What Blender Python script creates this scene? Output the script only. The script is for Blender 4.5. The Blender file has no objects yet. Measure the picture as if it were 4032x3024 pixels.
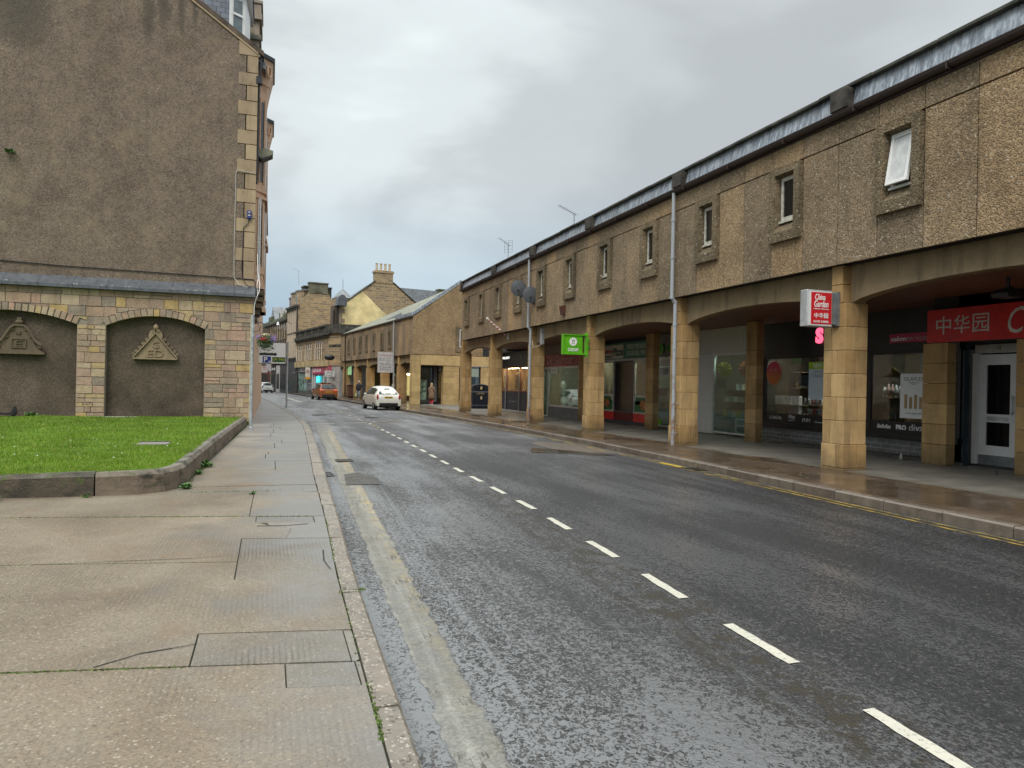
import bpy, bmesh, math, random
import numpy as np
from mathutils import Vector, Matrix
random.seed(7)
C = bpy.context.scene.collection
PI = math.pi
# ---------------------------------------------------------------- camera, sky, sun, exposure
cam = bpy.data.cameras.new('camera'); camo = bpy.data.objects.new('camera', cam); C.objects.link(camo)
cam.sensor_width = 36.0; cam.lens = 36.0 * 2850 / 4032; cam.clip_start = .05; cam.clip_end = 3000
_y, _r = math.radians(18.5), .02
_F = Vector((math.sin(_y), math.cos(_y), 0)); _R = Vector((math.cos(_y), -math.sin(_y), 0)); _U = Vector((0, 0, 1))
_R2 = _R * math.cos(_r) + _U * math.sin(_r); _U2 = _U * math.cos(_r) - _R * math.sin(_r)
# the picture's up leans so that world verticals tip to the right
camo.matrix_world = Matrix(((_R2.x, _U2.x, -_F.x, 0), (_R2.y, _U2.y, -_F.y, 0), (_R2.z, _U2.z, -_F.z, 1.65), (0, 0, 0, 1)))
S = bpy.context.scene; S.camera = camo
S.view_settings.view_transform = 'Standard'; S.view_settings.look = 'None'
S.view_settings.exposure = 0.88; S.view_settings.gamma = 1
S.cycles.max_bounces = 6; S.cycles.diffuse_bounces = 3; S.cycles.glossy_bounces = 3
S.cycles.transparent_max_bounces = 12; S.cycles.caustics_reflective = False; S.cycles.caustics_refractive = False
SUN_EL, SUN_AZ = math.radians(52), math.radians(215)      # azimuth from +Y towards +X: behind the camera, to its left
w = bpy.data.worlds.new('World'); S.world = w; w.use_nodes = True
nt = w.node_tree; nt.nodes.clear()
def _n(t, **k):
    n = nt.nodes.new(t)
    for a, b in k.items(): setattr(n, a, b)
    return n
L = nt.links.new
out = _n('ShaderNodeOutputWorld'); bg = _n('ShaderNodeBackground'); bg.inputs[1].default_value = 1.0; L(bg.outputs[0], out.inputs[0])
sky = _n('ShaderNodeTexSky', sky_type='NISHITA'); sky.sun_disc = False; sky.sun_elevation = SUN_EL; sky.sun_rotation = SUN_AZ
skm = _n('ShaderNodeVectorMath', operation='SCALE'); skm.inputs['Scale'].default_value = .09; L(sky.outputs[0], skm.inputs[0])
tc = _n('ShaderNodeTexCoord'); sep = _n('ShaderNodeSeparateXYZ'); L(tc.outputs['Generated'], sep.inputs[0])
mp = _n('ShaderNodeMapping'); mp.inputs['Scale'].default_value = (1.5, 1.5, 3.6); mp.inputs['Location'].default_value = (.35, .2, .1); L(tc.outputs['Generated'], mp.inputs[0])
n1 = _n('ShaderNodeTexNoise'); n1.inputs['Scale'].default_value = 1.25; n1.inputs['Detail'].default_value = 5; n1.inputs['Roughness'].default_value = .48; n1.inputs['Distortion'].default_value = .35
L(mp.outputs[0], n1.inputs[0])
def wramp(stops, src):
    r = _n('ShaderNodeValToRGB'); e = r.color_ramp.elements
    r.color_ramp.interpolation = 'EASE'
    while len(e) < len(stops): e.new(.5)
    for i, (p, c) in enumerate(stops): e[i].position = p; e[i].color = (*c, 1)
    L(src, r.inputs[0]); return r.outputs[0]
cl = wramp([(.30, (.37, .39, .395)), (.45, (.44, .465, .468)), (.57, (.56, .60, .60)), (.70, (.68, .73, .725))], n1.outputs[0])
lo = wramp([(.35, (.245, .345, .435)), (.6, (.315, .42, .495))], n1.outputs[0])
hz = wramp([(.03, (1, 1, 1)), (.30, (0, 0, 0))], sep.outputs[2])
mx = _n('ShaderNodeMix', data_type='RGBA'); L(hz, mx.inputs[0]); L(cl, mx.inputs[6]); L(lo, mx.inputs[7])
mx2 = _n('ShaderNodeMix', data_type='RGBA'); mx2.inputs[0].default_value = .10; L(mx.outputs[2], mx2.inputs[6]); L(skm.outputs[0], mx2.inputs[7])
up = wramp([(.0, (.315, .315, .315)), (.42, (.315, .315, .315)), (.85, (1, 1, 1))], sep.outputs[2])
sc = _n('ShaderNodeVectorMath', operation='MULTIPLY'); L(mx2.outputs[2], sc.inputs[0]); L(up, sc.inputs[1])
s2 = _n('ShaderNodeVectorMath', operation='SCALE'); s2.inputs['Scale'].default_value = 2.55; L(sc.outputs[0], s2.inputs[0])
L(s2.outputs[0], bg.inputs[0])
sl = bpy.data.lights.new('sun', 'SUN'); sl.energy = 1.1; sl.angle = math.radians(30); sl.color = (1, .96, .9)
so = bpy.data.objects.new('sun', sl); C.objects.link(so)
so.rotation_euler = Vector((math.sin(SUN_AZ) * math.cos(SUN_EL), math.cos(SUN_AZ) * math.cos(SUN_EL), math.sin(SUN_EL))).to_track_quat('Z', 'Y').to_euler()

# ---------------------------------------------------------------- materials
class N:
    def __init__(s, name):
        s.m = bpy.data.materials.new(name); s.m.use_nodes = True; s.t = s.m.node_tree; s.t.nodes.clear()
        s.o = s.t.nodes.new('ShaderNodeOutputMaterial'); s._tc = None
    def n(s, t, **k):
        x = s.t.nodes.new(t)
        for a, b in k.items(): setattr(x, a, b)
        return x
    def put(s, sock, v):
        if v is None: return
        if hasattr(v, 'links') or isinstance(v, bpy.types.NodeSocket): s.t.links.new(v, sock)
        else:
            if sock.type == 'RGBA' and not hasattr(v, '__len__'): v = (v, v, v, 1)
            elif sock.type == 'RGBA' and len(v) == 3: v = (*v, 1)
            sock.default_value = v
    def co(s, k='Object'):
        if not s._tc: s._tc = s.n('ShaderNodeTexCoord')
        return s._tc.outputs[k]
    def map(s, v, sc=(1, 1, 1), loc=(0, 0, 0), rot=(0, 0, 0)):
        m = s.n('ShaderNodeMapping'); s.put(m.inputs[0], v); m.inputs['Scale'].default_value = sc; m.inputs['Location'].default_value = loc; m.inputs['Rotation'].default_value = rot
        return m.outputs[0]
    def noise(s, v, scale, detail=4, rough=.55, dist=0):
        x = s.n('ShaderNodeTexNoise'); s.put(x.inputs[0], v); x.inputs['Scale'].default_value = scale; x.inputs['Detail'].default_value = detail
        x.inputs['Roughness'].default_value = rough; x.inputs['Distortion'].default_value = dist; return x.outputs[0]
    def vor(s, v, scale, feature='F1', out=0, rnd=1):
        x = s.n('ShaderNodeTexVoronoi', feature=feature); s.put(x.inputs['Vector'], v); x.inputs['Scale'].default_value = scale; x.inputs['Randomness'].default_value = rnd
        return x.outputs[out]
    def ramp(s, f, stops, interp='LINEAR'):
        r = s.n('ShaderNodeValToRGB'); e = r.color_ramp.elements; r.color_ramp.interpolation = interp
        while len(e) < len(stops): e.new(.5)
        for i, (p, c) in enumerate(stops):
            e[i].position = p; e[i].color = (c, c, c, 1) if not hasattr(c, '__len__') else (*c, 1)
        s.put(r.inputs[0], f); return r.outputs[0]
    def mix(s, a, b, f, mode='MIX'):
        x = s.n('ShaderNodeMix', data_type='RGBA', blend_type=mode); s.put(x.inputs[0], f); s.put(x.inputs[6], a); s.put(x.inputs[7], b); return x.outputs[2]
    def ma(s, op, a, b=None, clamp=False):
        x = s.n('ShaderNodeMath', operation=op); x.use_clamp = clamp; s.put(x.inputs[0], a); s.put(x.inputs[1], b); return x.outputs[0]
    def sep(s, v):
        x = s.n('ShaderNodeSeparateXYZ'); s.put(x.inputs[0], v); return x.outputs
    def comb(s, x_, y_, z_):
        x = s.n('ShaderNodeCombineXYZ'); s.put(x.inputs[0], x_); s.put(x.inputs[1], y_); s.put(x.inputs[2], z_); return x.outputs[0]
    def isl(s):
        return s.n('ShaderNodeNewGeometry').outputs['Random Per Island']
    def bump(s, h, st=.5, d=.01, nrm=None):
        x = s.n('ShaderNodeBump'); s.put(x.inputs['Strength'], st); x.inputs['Distance'].default_value = d; s.put(x.inputs['Height'], h); s.put(x.inputs['Normal'], nrm); return x.outputs[0]
    def pr(s, col, rough=.7, nrm=None, metal=0, spec=.5, emi=None, es=0, coat=0, trans=0):
        p = s.n('ShaderNodeBsdfPrincipled'); s.put(p.inputs['Base Color'], col); s.put(p.inputs['Roughness'], rough); s.put(p.inputs['Normal'], nrm)
        p.inputs['Metallic'].default_value = metal; s.put(p.inputs['Specular IOR Level'], spec); p.inputs['Coat Weight'].default_value = coat
        p.inputs['Transmission Weight'].default_value = trans
        if emi is not None: s.put(p.inputs['Emission Color'], emi); p.inputs['Emission Strength'].default_value = es
        s.t.links.new(p.outputs[0], s.o.inputs[0]); return s.m
_pl = {}
def plain(c, rough=.5, metal=0, coat=0, vary=.12, es=0, sc=6):
    k = (c, rough, metal, coat, vary, es, sc)
    if k in _pl: return _pl[k]
    a = N('paint'); v = a.co(); f = a.noise(v, sc, 5)
    d = tuple(x * (1 - vary * 2) for x in c); e = tuple(min(1, x * (1 + vary)) for x in c)
    col = a.ramp(f, [(.3, d), (.65, e)])
    r = a.ramp(a.noise(v, sc * 2.3, 3), [(.3, max(.02, rough - .08)), (.7, min(1, rough + .1))])
    _pl[k] = a.pr(col, r, None, metal, coat=coat, emi=(col if es else None), es=es); return _pl[k]
def roughcast(name, c, isl=.0, peb=42, speck=.06, bs=.8, streak=.35, patch=.35, dirt=(.06, .05, .035), pc=None, soft=0, stains=False):
    """pebble-dashed render; c = three colours dark, mid, light"""
    a = N(name); v = a.co(); 
    cell = a.vor(v, peb, out=1); cs = a.sep(cell)
    dist = a.vor(v, peb, out=0)
    big = a.noise(v, .55, 5, .6); med = a.noise(v, 3.0, 4)
    base = a.ramp(big, [(.28, c[0]), (.5, c[1]), (.74, c[2])])
    base = a.mix(base, a.ramp(cs[0], [(0, .45), (.5, .95), (1, 1.5)]), .75 - soft, 'MULTIPLY')
    base = a.mix(base, a.ramp(med, [(.25, .75), (.75, 1.2)]), .6, 'MULTIPLY')
    if isl: base = a.mix(base, a.ramp(a.isl(), [(0, (.66, .68, .71)), (.3, (.85, .86, .87)), (.6, (1.0, .99, .96)), (.8, (1.15, 1.10, 1.0)), (1, (1.32, 1.2, 1.03))]), isl, 'MULTIPLY')
    sv = a.map(v, (2.2, 2.2, .22)); st = a.noise(sv, 1.6, 4, .6)
    base = a.mix(base, dirt, a.ma('MULTIPLY', a.ramp(st, [(.55, 0), (.78, 1)]), streak))
    if pc: base = a.mix(base, pc, a.ma('MULTIPLY', a.ramp(a.noise(v, 1.3, 6, .7, .4), [(.52, 0), (.72, 1)]), patch))
    if stains:
        p = a.sep(v); 
        for (cx, cz, w_, h_) in ((2.9, 14.2, .16, 1.1), (2.35, 14.3, .22, .9), (1.85, 14.0, .28, 1.2), (3.3, 14.4, .1, .7), (-1.9, 13.6, 1.2, 1.6), (-3, 10, .5, 2.5)):
            dx = a.ma('DIVIDE', a.ma('SUBTRACT', a.ma('ADD', p[0], a.ma('MULTIPLY', a.noise(v, 2.5, 4), .35)), cx + .17), w_); dz = a.ma('DIVIDE', a.ma('SUBTRACT', p[2], cz), h_)
            q = a.ma('ADD', a.ma('MULTIPLY', dx, dx), a.ma('MULTIPLY', dz, dz)); base = a.mix(base, (.045, .045, .036), a.ramp(q, [(0, .6), (1, 0)], 'EASE'))
    wh = a.ramp(cs[1], [(1 - speck, 0), (1 - speck * .6, 1)])
    base = a.mix(base, (.52, .47, .38), a.ma('MULTIPLY', wh, .6))
    h = a.mix(a.ramp(dist, [(0, 1), (.8, 0)]), a.noise(v, peb * 3, 3), .3)
    return a.pr(base, .88, a.bump(h, bs, .02), spec=.3)
def stone(name, cols, sc=5, bs=.35, bd=.01, dirt=.4, rough=.85, fine=60, base_dirt=None):
    a = N(name); v = a.co(); i = a.isl()
    n_ = len(cols); base = a.ramp(i, [((k + .0) / n_, c) for k, c in enumerate(cols)], 'CONSTANT')
    base = a.mix(base, a.ramp(a.noise(v, sc, 6, .65), [(.25, .62), (.5, 1), (.8, 1.25)]), .75, 'MULTIPLY')
    base = a.mix(base, a.ramp(a.noise(v, fine, 3), [(.3, .8), (.7, 1.15)]), .6, 'MULTIPLY')
    st = a.noise(a.map(v, (2.5, 2.5, .35)), 1.3, 5, .65)
    base = a.mix(base, (.055, .045, .033), a.ma('MULTIPLY', a.ramp(st, [(.5, 0), (.75, 1)]), dirt))
    if base_dirt:
        z = a.sep(a.n('ShaderNodeNewGeometry').outputs['Position'])[2]
        base = a.mix(base, (.045, .035, .02), a.ma('MULTIPLY', a.ramp(a.ma('ADD', z, a.ma('MULTIPLY', a.noise(v, 4, 4), .5)), [(.2, 1), (.75, 0)]), base_dirt))
    h = a.mix(a.noise(v, sc * 2, 6, .7), a.noise(v, fine, 3), .35)
    return a.pr(base, rough, a.bump(h, bs, bd), spec=.35)
def slate(name='slates', c=(.09, .10, .12), row=.25):
    a = N(name); v = a.co(); b = a.n('ShaderNodeTexBrick'); a.put(b.inputs['Vector'], a.map(v, (1, 1, 1)))
    p = a.sep(v); vv = a.comb(a.ma('ADD', p[0], p[1]), a.ma('MULTIPLY', p[2], 1.35), 0); a.put(b.inputs['Vector'], vv)
    b.inputs['Scale'].default_value = 1; b.inputs['Brick Width'].default_value = .3; b.inputs['Row Height'].default_value = row; b.inputs['Mortar Size'].default_value = .012
    a.put(b.inputs['Color1'], c); a.put(b.inputs['Color2'], tuple(x * 1.7 for x in c)); a.put(b.inputs['Mortar'], tuple(x * .3 for x in c))
    col = a.mix(b.outputs[0], (.16, .17, .10), a.ramp(a.noise(v, 1.2, 5), [(.55, 0), (.8, .5)]))
    return a.pr(col, .5, a.bump(b.outputs[1], -.4, .01))
def glass(name='glass', tint=(.80, .84, .82), refl=1.0):
    a = N(name); lw = a.n('ShaderNodeLayerWeight'); lw.inputs[0].default_value = .5
    fr = a.ma('ADD', a.ma('MULTIPLY', a.ma('POWER', lw.outputs['Facing'], 4.5), .9), .055, True)
    g = a.n('ShaderNodeBsdfGlossy'); g.inputs['Roughness'].default_value = .015; g.inputs[0].default_value = (refl, refl, refl, 1)
    a.put(g.inputs['Normal'], a.bump(a.noise(a.co(), .8, 2), .12, .02))
    t = a.n('ShaderNodeBsdfTransparent'); t.inputs[0].default_value = (*tint, 1)
    m = a.n('ShaderNodeMixShader'); a.put(m.inputs[0], fr); a.put(m.inputs[1], t.outputs[0]); a.put(m.inputs[2], g.outputs[0])
    a.t.links.new(m.outputs[0], a.o.inputs[0]); return a.m
def emis(c, s=1.0, name='lit'):
    a = N(name); return a.pr(tuple(x * .5 for x in c), .5, emi=c, es=s)

# ---------------------------------------------------------------- mesh helpers
class MB:
    def __init__(s): s.v = []; s.f = []; s.mi = []; s.cm = 0; s.sm = []; s.smooth = False
    def add(s, vs, fs):
        o = len(s.v); s.v += [tuple(map(float, p)) for p in vs]
        for f in fs: s.f.append(tuple(i + o for i in f)); s.mi.append(s.cm); s.sm.append(s.smooth)
        return s
    def box(s, x0, x1, y0, y1, z0, z1):
        if x1 < x0: x0, x1 = x1, x0
        if y1 < y0: y0, y1 = y1, y0
        if z1 < z0: z0, z1 = z1, z0
        return s.add([(x0, y0, z0), (x1, y0, z0), (x1, y1, z0), (x0, y1, z0), (x0, y0, z1), (x1, y0, z1), (x1, y1, z1), (x0, y1, z1)],
                     [(0, 3, 2, 1), (4, 5, 6, 7), (0, 1, 5, 4), (1, 2, 6, 5), (2, 3, 7, 6), (3, 0, 4, 7)])
    def prism(s, pts, ax, a, b):
        """polygon pts (u,v) extruded along axis ax from a to b; ax='y': u=x v=z; 'x': u=y v=z; 'z': u=x v=y"""
        def P(u, v, t): return {'y': (u, t, v), 'x': (t, u, v), 'z': (u, v, t)}[ax]
        n = len(pts); s.add([P(u, v, a) for u, v in pts] + [P(u, v, b) for u, v in pts],
              [tuple(range(n)), tuple(range(2 * n - 1, n - 1, -1))] + [((i + 1) % n, i, n + i, n + (i + 1) % n) for i in range(n)])
        return s
    def quad(s, *p): return s.add(p, [tuple(range(len(p)))])
    def cyl(s, p, q, r0, r1=None, n=10, caps=True):
        r1 = r0 if r1 is None else r1; p, q = Vector(p), Vector(q); d = (q - p).normalized()
        u = d.orthogonal().normalized(); w_ = d.cross(u); vs = []
        for c, r in ((p, r0), (q, r1)):
            for i in range(n):
                t = 2 * PI * i / n; vs.append(c + u * math.cos(t) * r + w_ * math.sin(t) * r)
        fs = [(i, (i + 1) % n, n + (i + 1) % n, n + i) for i in range(n)]
        if caps: fs += [tuple(range(n - 1, -1, -1)), tuple(range(n, 2 * n))]
        return s.add(vs, fs)
    def tube(s, pts, r, n=6):
        for a, b in zip(pts[:-1], pts[1:]): s.cyl(a, b, r, n=n)
        return s
    def lathe(s, prof, c=(0, 0, 0), n=16):
        vs = []; k = len(prof)
        for i in range(n):
            t = 2 * PI * i / n
            for r, z in prof: vs.append((c[0] + r * math.cos(t), c[1] + r * math.sin(t), c[2] + z))
        fs = []
        for i in range(n):
            j = (i + 1) % n
            for q in range(k - 1): fs.append((i * k + q, j * k + q, j * k + q + 1, i * k + q + 1))
        return s.add(vs, fs)
    def ball(s, c, rx, ry=None, rz=None, n=10, m=7):
        ry = ry or rx; rz = rz or rx; vs = [(c[0], c[1], c[2] - rz)]
        for j in range(1, m):
            a = -PI / 2 + PI * j / m
            for i in range(n):
                t = 2 * PI * i / n; vs.append((c[0] + rx * math.cos(a) * math.cos(t), c[1] + ry * math.cos(a) * math.sin(t), c[2] + rz * math.sin(a)))
        vs.append((c[0], c[1], c[2] + rz)); fs = [(0, 1 + (i + 1) % n, 1 + i) for i in range(n)]
        for j in range(m - 2):
            for i in range(n): a = 1 + j * n + i; b = 1 + j * n + (i + 1) % n; fs.append((a, b, b + n, a + n))
        k = 1 + (m - 2) * n; fs += [(k + i, k + (i + 1) % n, len(vs) - 1) for i in range(n)]
        return s.add(vs, fs)
    def xf(s, M): s.v = [tuple(M @ Vector(p)) for p in s.v]; return s
    def build(s, name, mat, parent=None, bevel=0, seg=1, world=False, label=None, **kw):
        me = bpy.data.meshes.new(name); vs = s.v
        if world and parent is not None:
            l = parent.get('_o'); a = parent.get('_a', 0.0); l = tuple(l); ca, sa = math.cos(-a), math.sin(-a)
            vs = [((x - l[0]) * ca - (y - l[1]) * sa, (x - l[0]) * sa + (y - l[1]) * ca, z - l[2]) for x, y, z in vs]
        me.from_pydata(vs, [], s.f); ms = mat if isinstance(mat, (list, tuple)) else [mat]
        for m_ in ms: me.materials.append(m_)
        me.polygons.foreach_set('material_index', s.mi); me.polygons.foreach_set('use_smooth', s.sm); me.update()
        o = bpy.data.objects.new(name, me); C.objects.link(o)
        if parent is not None: o.parent = parent
        if bevel:
            b = o.modifiers.new('bevel', 'BEVEL'); b.width = bevel; b.segments = seg; b.limit_method = 'ANGLE'; b.angle_limit = .6
        if label: o['label'] = label
        for k_, v_ in kw.items(): o[k_] = v_
        return o
def thing(name, label, cat, loc=(0, 0, 0), rz=0, group=None):
    o = bpy.data.objects.new(name, None); C.objects.link(o); o.location = loc; o.rotation_euler = (0, 0, rz)
    o['label'] = label; o['category'] = cat; o['_o'] = tuple(map(float, loc)); o['_a'] = float(rz)
    if group: o['group'] = group
    return o
def tag(o, label, cat, group=None):
    o['label'] = label; o['category'] = cat
    if group: o['group'] = group
    return o
def struct(name, mb, m, **k):
    o = mb.build(name, m, None, **k); o['kind'] = 'structure'; return o
def copy_tree(o, loc=None, rz=None, label=None):
    r = o.copy(); C.objects.link(r)
    if loc is not None: r.location = loc; r['_o'] = tuple(map(float, loc))
    if rz is not None: r.rotation_euler = (0, 0, rz)
    if label: r['label'] = label
    for ch in list(o.children):
        c = ch.copy(); C.objects.link(c); c.parent = r
        for g in ch.children:
            d = g.copy(); C.objects.link(d); d.parent = c
    return r
def text(body, w_, h_, c, face, mat, parent, name='lettering', depth=.006, shear=0, bold=0, space=1.0):
    """lettering fitted in w x h, centre c (world), face '-x' (towards the road) or '-y' (towards the camera) or an angle"""
    cu = bpy.data.curves.new(name, 'FONT'); cu.body = body; cu.extrude = depth / 2; cu.offset = bold; cu.shear = shear
    cu.align_x = 'CENTER'; cu.resolution_u = 3; cu.space_character = space; cu.space_line = .95
    o = bpy.data.objects.new(name, cu); C.objects.link(o); dg = bpy.context.evaluated_depsgraph_get(); dg.update()
    me = bpy.data.meshes.new_from_object(o.evaluated_get(dg)); bpy.data.objects.remove(o)
    n_ = len(me.vertices); co = np.zeros(n_ * 3, 'f'); me.vertices.foreach_get('co', co); co = co.reshape(-1, 3)
    lo, hi = co.min(0), co.max(0); cen = (lo + hi) / 2; sx = w_ / max(1e-4, hi[0] - lo[0]); sy = h_ / max(1e-4, hi[1] - lo[1])
    u = (co[:, 0] - cen[0]) * sx; v = (co[:, 1] - cen[1]) * sy; t = co[:, 2]
    if face == '-x': a = -PI / 2
    elif face == '-y': a = 0
    else: a = face
    X = c[0] + u * math.cos(a) + t * math.sin(a); Y = c[1] + u * math.sin(a) - t * math.cos(a); Z = c[2] + v
    mb = MB(); mb.v = [tuple(map(float, p)) for p in zip(X, Y, Z)]
    for p in me.polygons: mb.f.append(tuple(p.vertices)); mb.mi.append(0); mb.sm.append(False)
    bpy.data.meshes.remove(me)
    return mb.build(name, mat, parent, world=parent is not None)
def interp(tab, x):
    xs = [t[0] for t in tab]; ys = [t[1] for t in tab]; return float(np.interp(x, xs, ys))
def gz(Y): return interp([(-400, 0), (12, 0), (60, -.168), (110, -.235), (900, -.4)], Y)
# ---------------------------------------------------------------- shared materials
PANEL = roughcast('pebble dashed panels', [(.19, .135, .083), (.28, .205, .128), (.35, .25, .15)], isl=.8, peb=38, speck=.035, bs=.85, streak=.5)
SURR = roughcast('pebble dashed surrounds', [(.10, .078, .048), (.165, .125, .075), (.235, .172, .10)], peb=30, speck=.02, bs=1, streak=.85, dirt=(.03, .028, .018))
HARL = roughcast('harled gable', [(.135, .10, .073), (.182, .138, .103), (.235, .182, .128)], peb=32, speck=.004, bs=.8, streak=.3, pc=(.28, .215, .13), patch=.5, soft=.1, stains=True)
HARL2 = roughcast('brown harled infill', [(.06, .045, .033), (.105, .08, .058), (.17, .13, .095)], peb=30, speck=.0, bs=.6, streak=.3, pc=(.15, .10, .07), patch=.35, soft=.25)
SAND = stone('sandstone blocks', [(.42, .27, .118), (.50, .33, .15), (.35, .23, .10), (.46, .305, .14), (.40, .25, .105)], sc=3, bs=.45, dirt=.55, base_dirt=.8)
BEAM = stone('stained precast beam', [(.22, .165, .095), (.26, .19, .108), (.20, .15, .09)], sc=1.6, bs=.15, dirt=.7)
YSTONE = stone('pale yellow blocks', [(.42, .30, .13), (.46, .33, .15), (.38, .27, .12)], sc=2, bs=.2, dirt=.15)
RUB = stone('rubble stones', [(.36, .25, .175), (.42, .32, .21), (.33, .235, .17), (.44, .32, .17), (.27, .215, .165), (.42, .275, .20), (.35, .265, .19), (.40, .30, .205), (.40, .27, .20), (.45, .31, .14), (.45, .345, .235), (.38, .26, .18), (.30, .235, .175)],
            sc=4, bs=.9, bd=.035, dirt=.35, fine=30)
MORT = plain((.25, .215, .17), .9)
QUOIN = stone('painted quoins', [(.36, .265, .165), (.39, .29, .18), (.33, .245, .155)], sc=1.5, bs=.2, dirt=.4)
PEACH = stone('peach painted stone', [(.56, .36, .235), (.54, .35, .23)], sc=1.2, bs=.1, dirt=.15)
LEAD = (lambda a: a.pr(a.mix(a.ramp(a.noise(a.map(a.co(), (5, 5, .9)), 2.2, 6, .7), [(.3, (.09, .10, .12)), (.47, (.19, .215, .25)), (.62, (.42, .46, .50))]), (.03, .03, .028),
        a.ramp(a.noise(a.co(), .9, 4), [(.55, 0), (.8, .6)])), .42, a.bump(a.noise(a.co(), 2.5, 3), .3, .02), metal=.15))(N('weathered lead'))
LEADD = (lambda a: a.pr(a.ramp(a.noise(a.map(a.co(), (2, 2, 1)), 3, 6, .7), [(.3, (.05, .052, .058)), (.7, (.13, .14, .15))]), .5, a.bump(a.noise(a.co(), 4, 3), .3, .02), metal=.1))(N('dark lead flashing'))
SLATE = slate(); SLATE2 = slate('pale slates', (.17, .18, .19), .22)
BLACK = plain((.012, .012, .014), .45); NAVY = plain((.012, .015, .028), .35); DKBROWN = plain((.03, .02, .015), .55)
GUT = plain((.035, .02, .016), .5); WHITE = plain((.72, .715, .69), .45, vary=.03); OFFW = plain((.50, .48, .43), .55); GREYM = plain((.22, .23, .235), .42, .35)
GALV = plain((.42, .44, .45), .45, .3, vary=.2, sc=12); ALU = plain((.55, .56, .57), .35, .5)
PIPE = (lambda a: a.pr(a.mix((.34, .36, .38), (.20, .09, .04), a.ramp(a.ma('ADD', a.noise(a.co(), 3, 6, .75), a.ma('MULTIPLY', a.sep(a.n('ShaderNodeNewGeometry').outputs['Position'])[2], -.07)), [(.38, 0), (.52, .85)])), .45, a.bump(a.noise(a.co(), 20, 3), .2, .01)))(N('rusting painted pipe'))
GLASS = glass(); GLASSD = glass('dark glass', (.5, .55, .56)); GLASSG = glass('greenish shop glass', (.62, .76, .72))
GREYBRICK = None
def brickm(name, c1, c2, mo, bw=.225, rh=.075, ms=.010, bs=.4, rough=.8):
    a = N(name); v = a.co(); p = a.sep(v); b = a.n('ShaderNodeTexBrick'); a.put(b.inputs['Vector'], a.comb(a.ma('ADD', p[0], p[1]), p[2], 0))
    b.inputs['Scale'].default_value = 1; b.inputs['Brick Width'].default_value = bw; b.inputs['Row Height'].default_value = rh; b.inputs['Mortar Size'].default_value = ms
    a.put(b.inputs['Color1'], c1); a.put(b.inputs['Color2'], c2); a.put(b.inputs['Mortar'], mo)
    col = a.mix(b.outputs[0], a.ramp(a.noise(v, 2.5, 6, .7), [(.25, .6), (.75, 1.25)]), .8, 'MULTIPLY')
    return a.pr(col, rough, a.bump(b.outputs[1], -bs, .01))
GREYBRICK = brickm('grey bricks', (.13, .13, .125), (.17, .165, .155), (.28, .27, .25), .33, .115, .012)
FARST = brickm('coursed brown ashlar', (.38, .285, .17), (.24, .175, .105), (.20, .15, .095), .75, .3, .02, .5)
FARST2 = brickm('squared tan rubble', (.40, .27, .13), (.20, .145, .09), (.36, .29, .19), .7, .26, .035, .6)
FARDK = brickm('dark sooty ashlar', (.13, .10, .07), (.10, .08, .06), (.10, .08, .06), .8, .35, .02, .4)
YELLOW = plain((.72, .58, .29), .85, vary=.22, sc=.6)

# ---------------------------------------------------------------- ground, road, pavements
def strip(rows, offs=None):
    """rows: list of lists of (x,y,z) -> sheet"""
    m = MB(); k = len(rows[0])
    m.v = [p for r in rows for p in r]
    for i in range(len(rows) - 1):
        for j in range(k - 1):
            m.f.append((i * k + j, i * k + j + 1, (i + 1) * k + j + 1, (i + 1) * k + j)); m.mi.append(0); m.sm.append(False)
    return m
LK = [(-40, .3), (0, .57), (2.9, .62), (5.9, .68), (8.2, .77), (12.2, .91), (16.9, 1.08), (22, 1.25), (27.2, 1.36), (33, 1.28), (37.5, 1.08), (42, .88), (51.5, .57), (65.5, -.2), (90, -1.9), (130, -6), (220, -24)]
RK = [(-40, 8.2), (6, 8.32), (11, 8.42), (15, 8.62), (20, 8.75), (27, 8.7), (34, 8.45), (43, 7.85), (55, 7.15), (68, 6.3), (85, 4.2), (100, 2.9), (115, 1.8), (150, -4.5), (220, -16)]
YS = [-40, -20, -8] + [i * 1.0 for i in range(-4, 60)] + [60 + i * 2.5 for i in range(20)] + [112, 120, 130, 150, 180, 220]
a = N('dull ground'); v = a.co('Object')
GROUND = a.pr(a.ramp(a.noise(v, .2, 6), [(.3, (.07, .066, .06)), (.7, (.12, .115, .10))]), .7, a.bump(a.noise(v, 8, 4), .3, .03))
xs = [-600, -200, -80, -30, -12, 0, 12, 30, 80, 200, 600]; ysg = [-600, -200, -60, -20, 0, 12, 24, 36, 48, 60, 72, 84, 96, 110, 160, 260, 600, 900]
struct('ground', strip([[(x, y, gz(y) - .30) for x in xs] for y in ysg]), GROUND)

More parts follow.
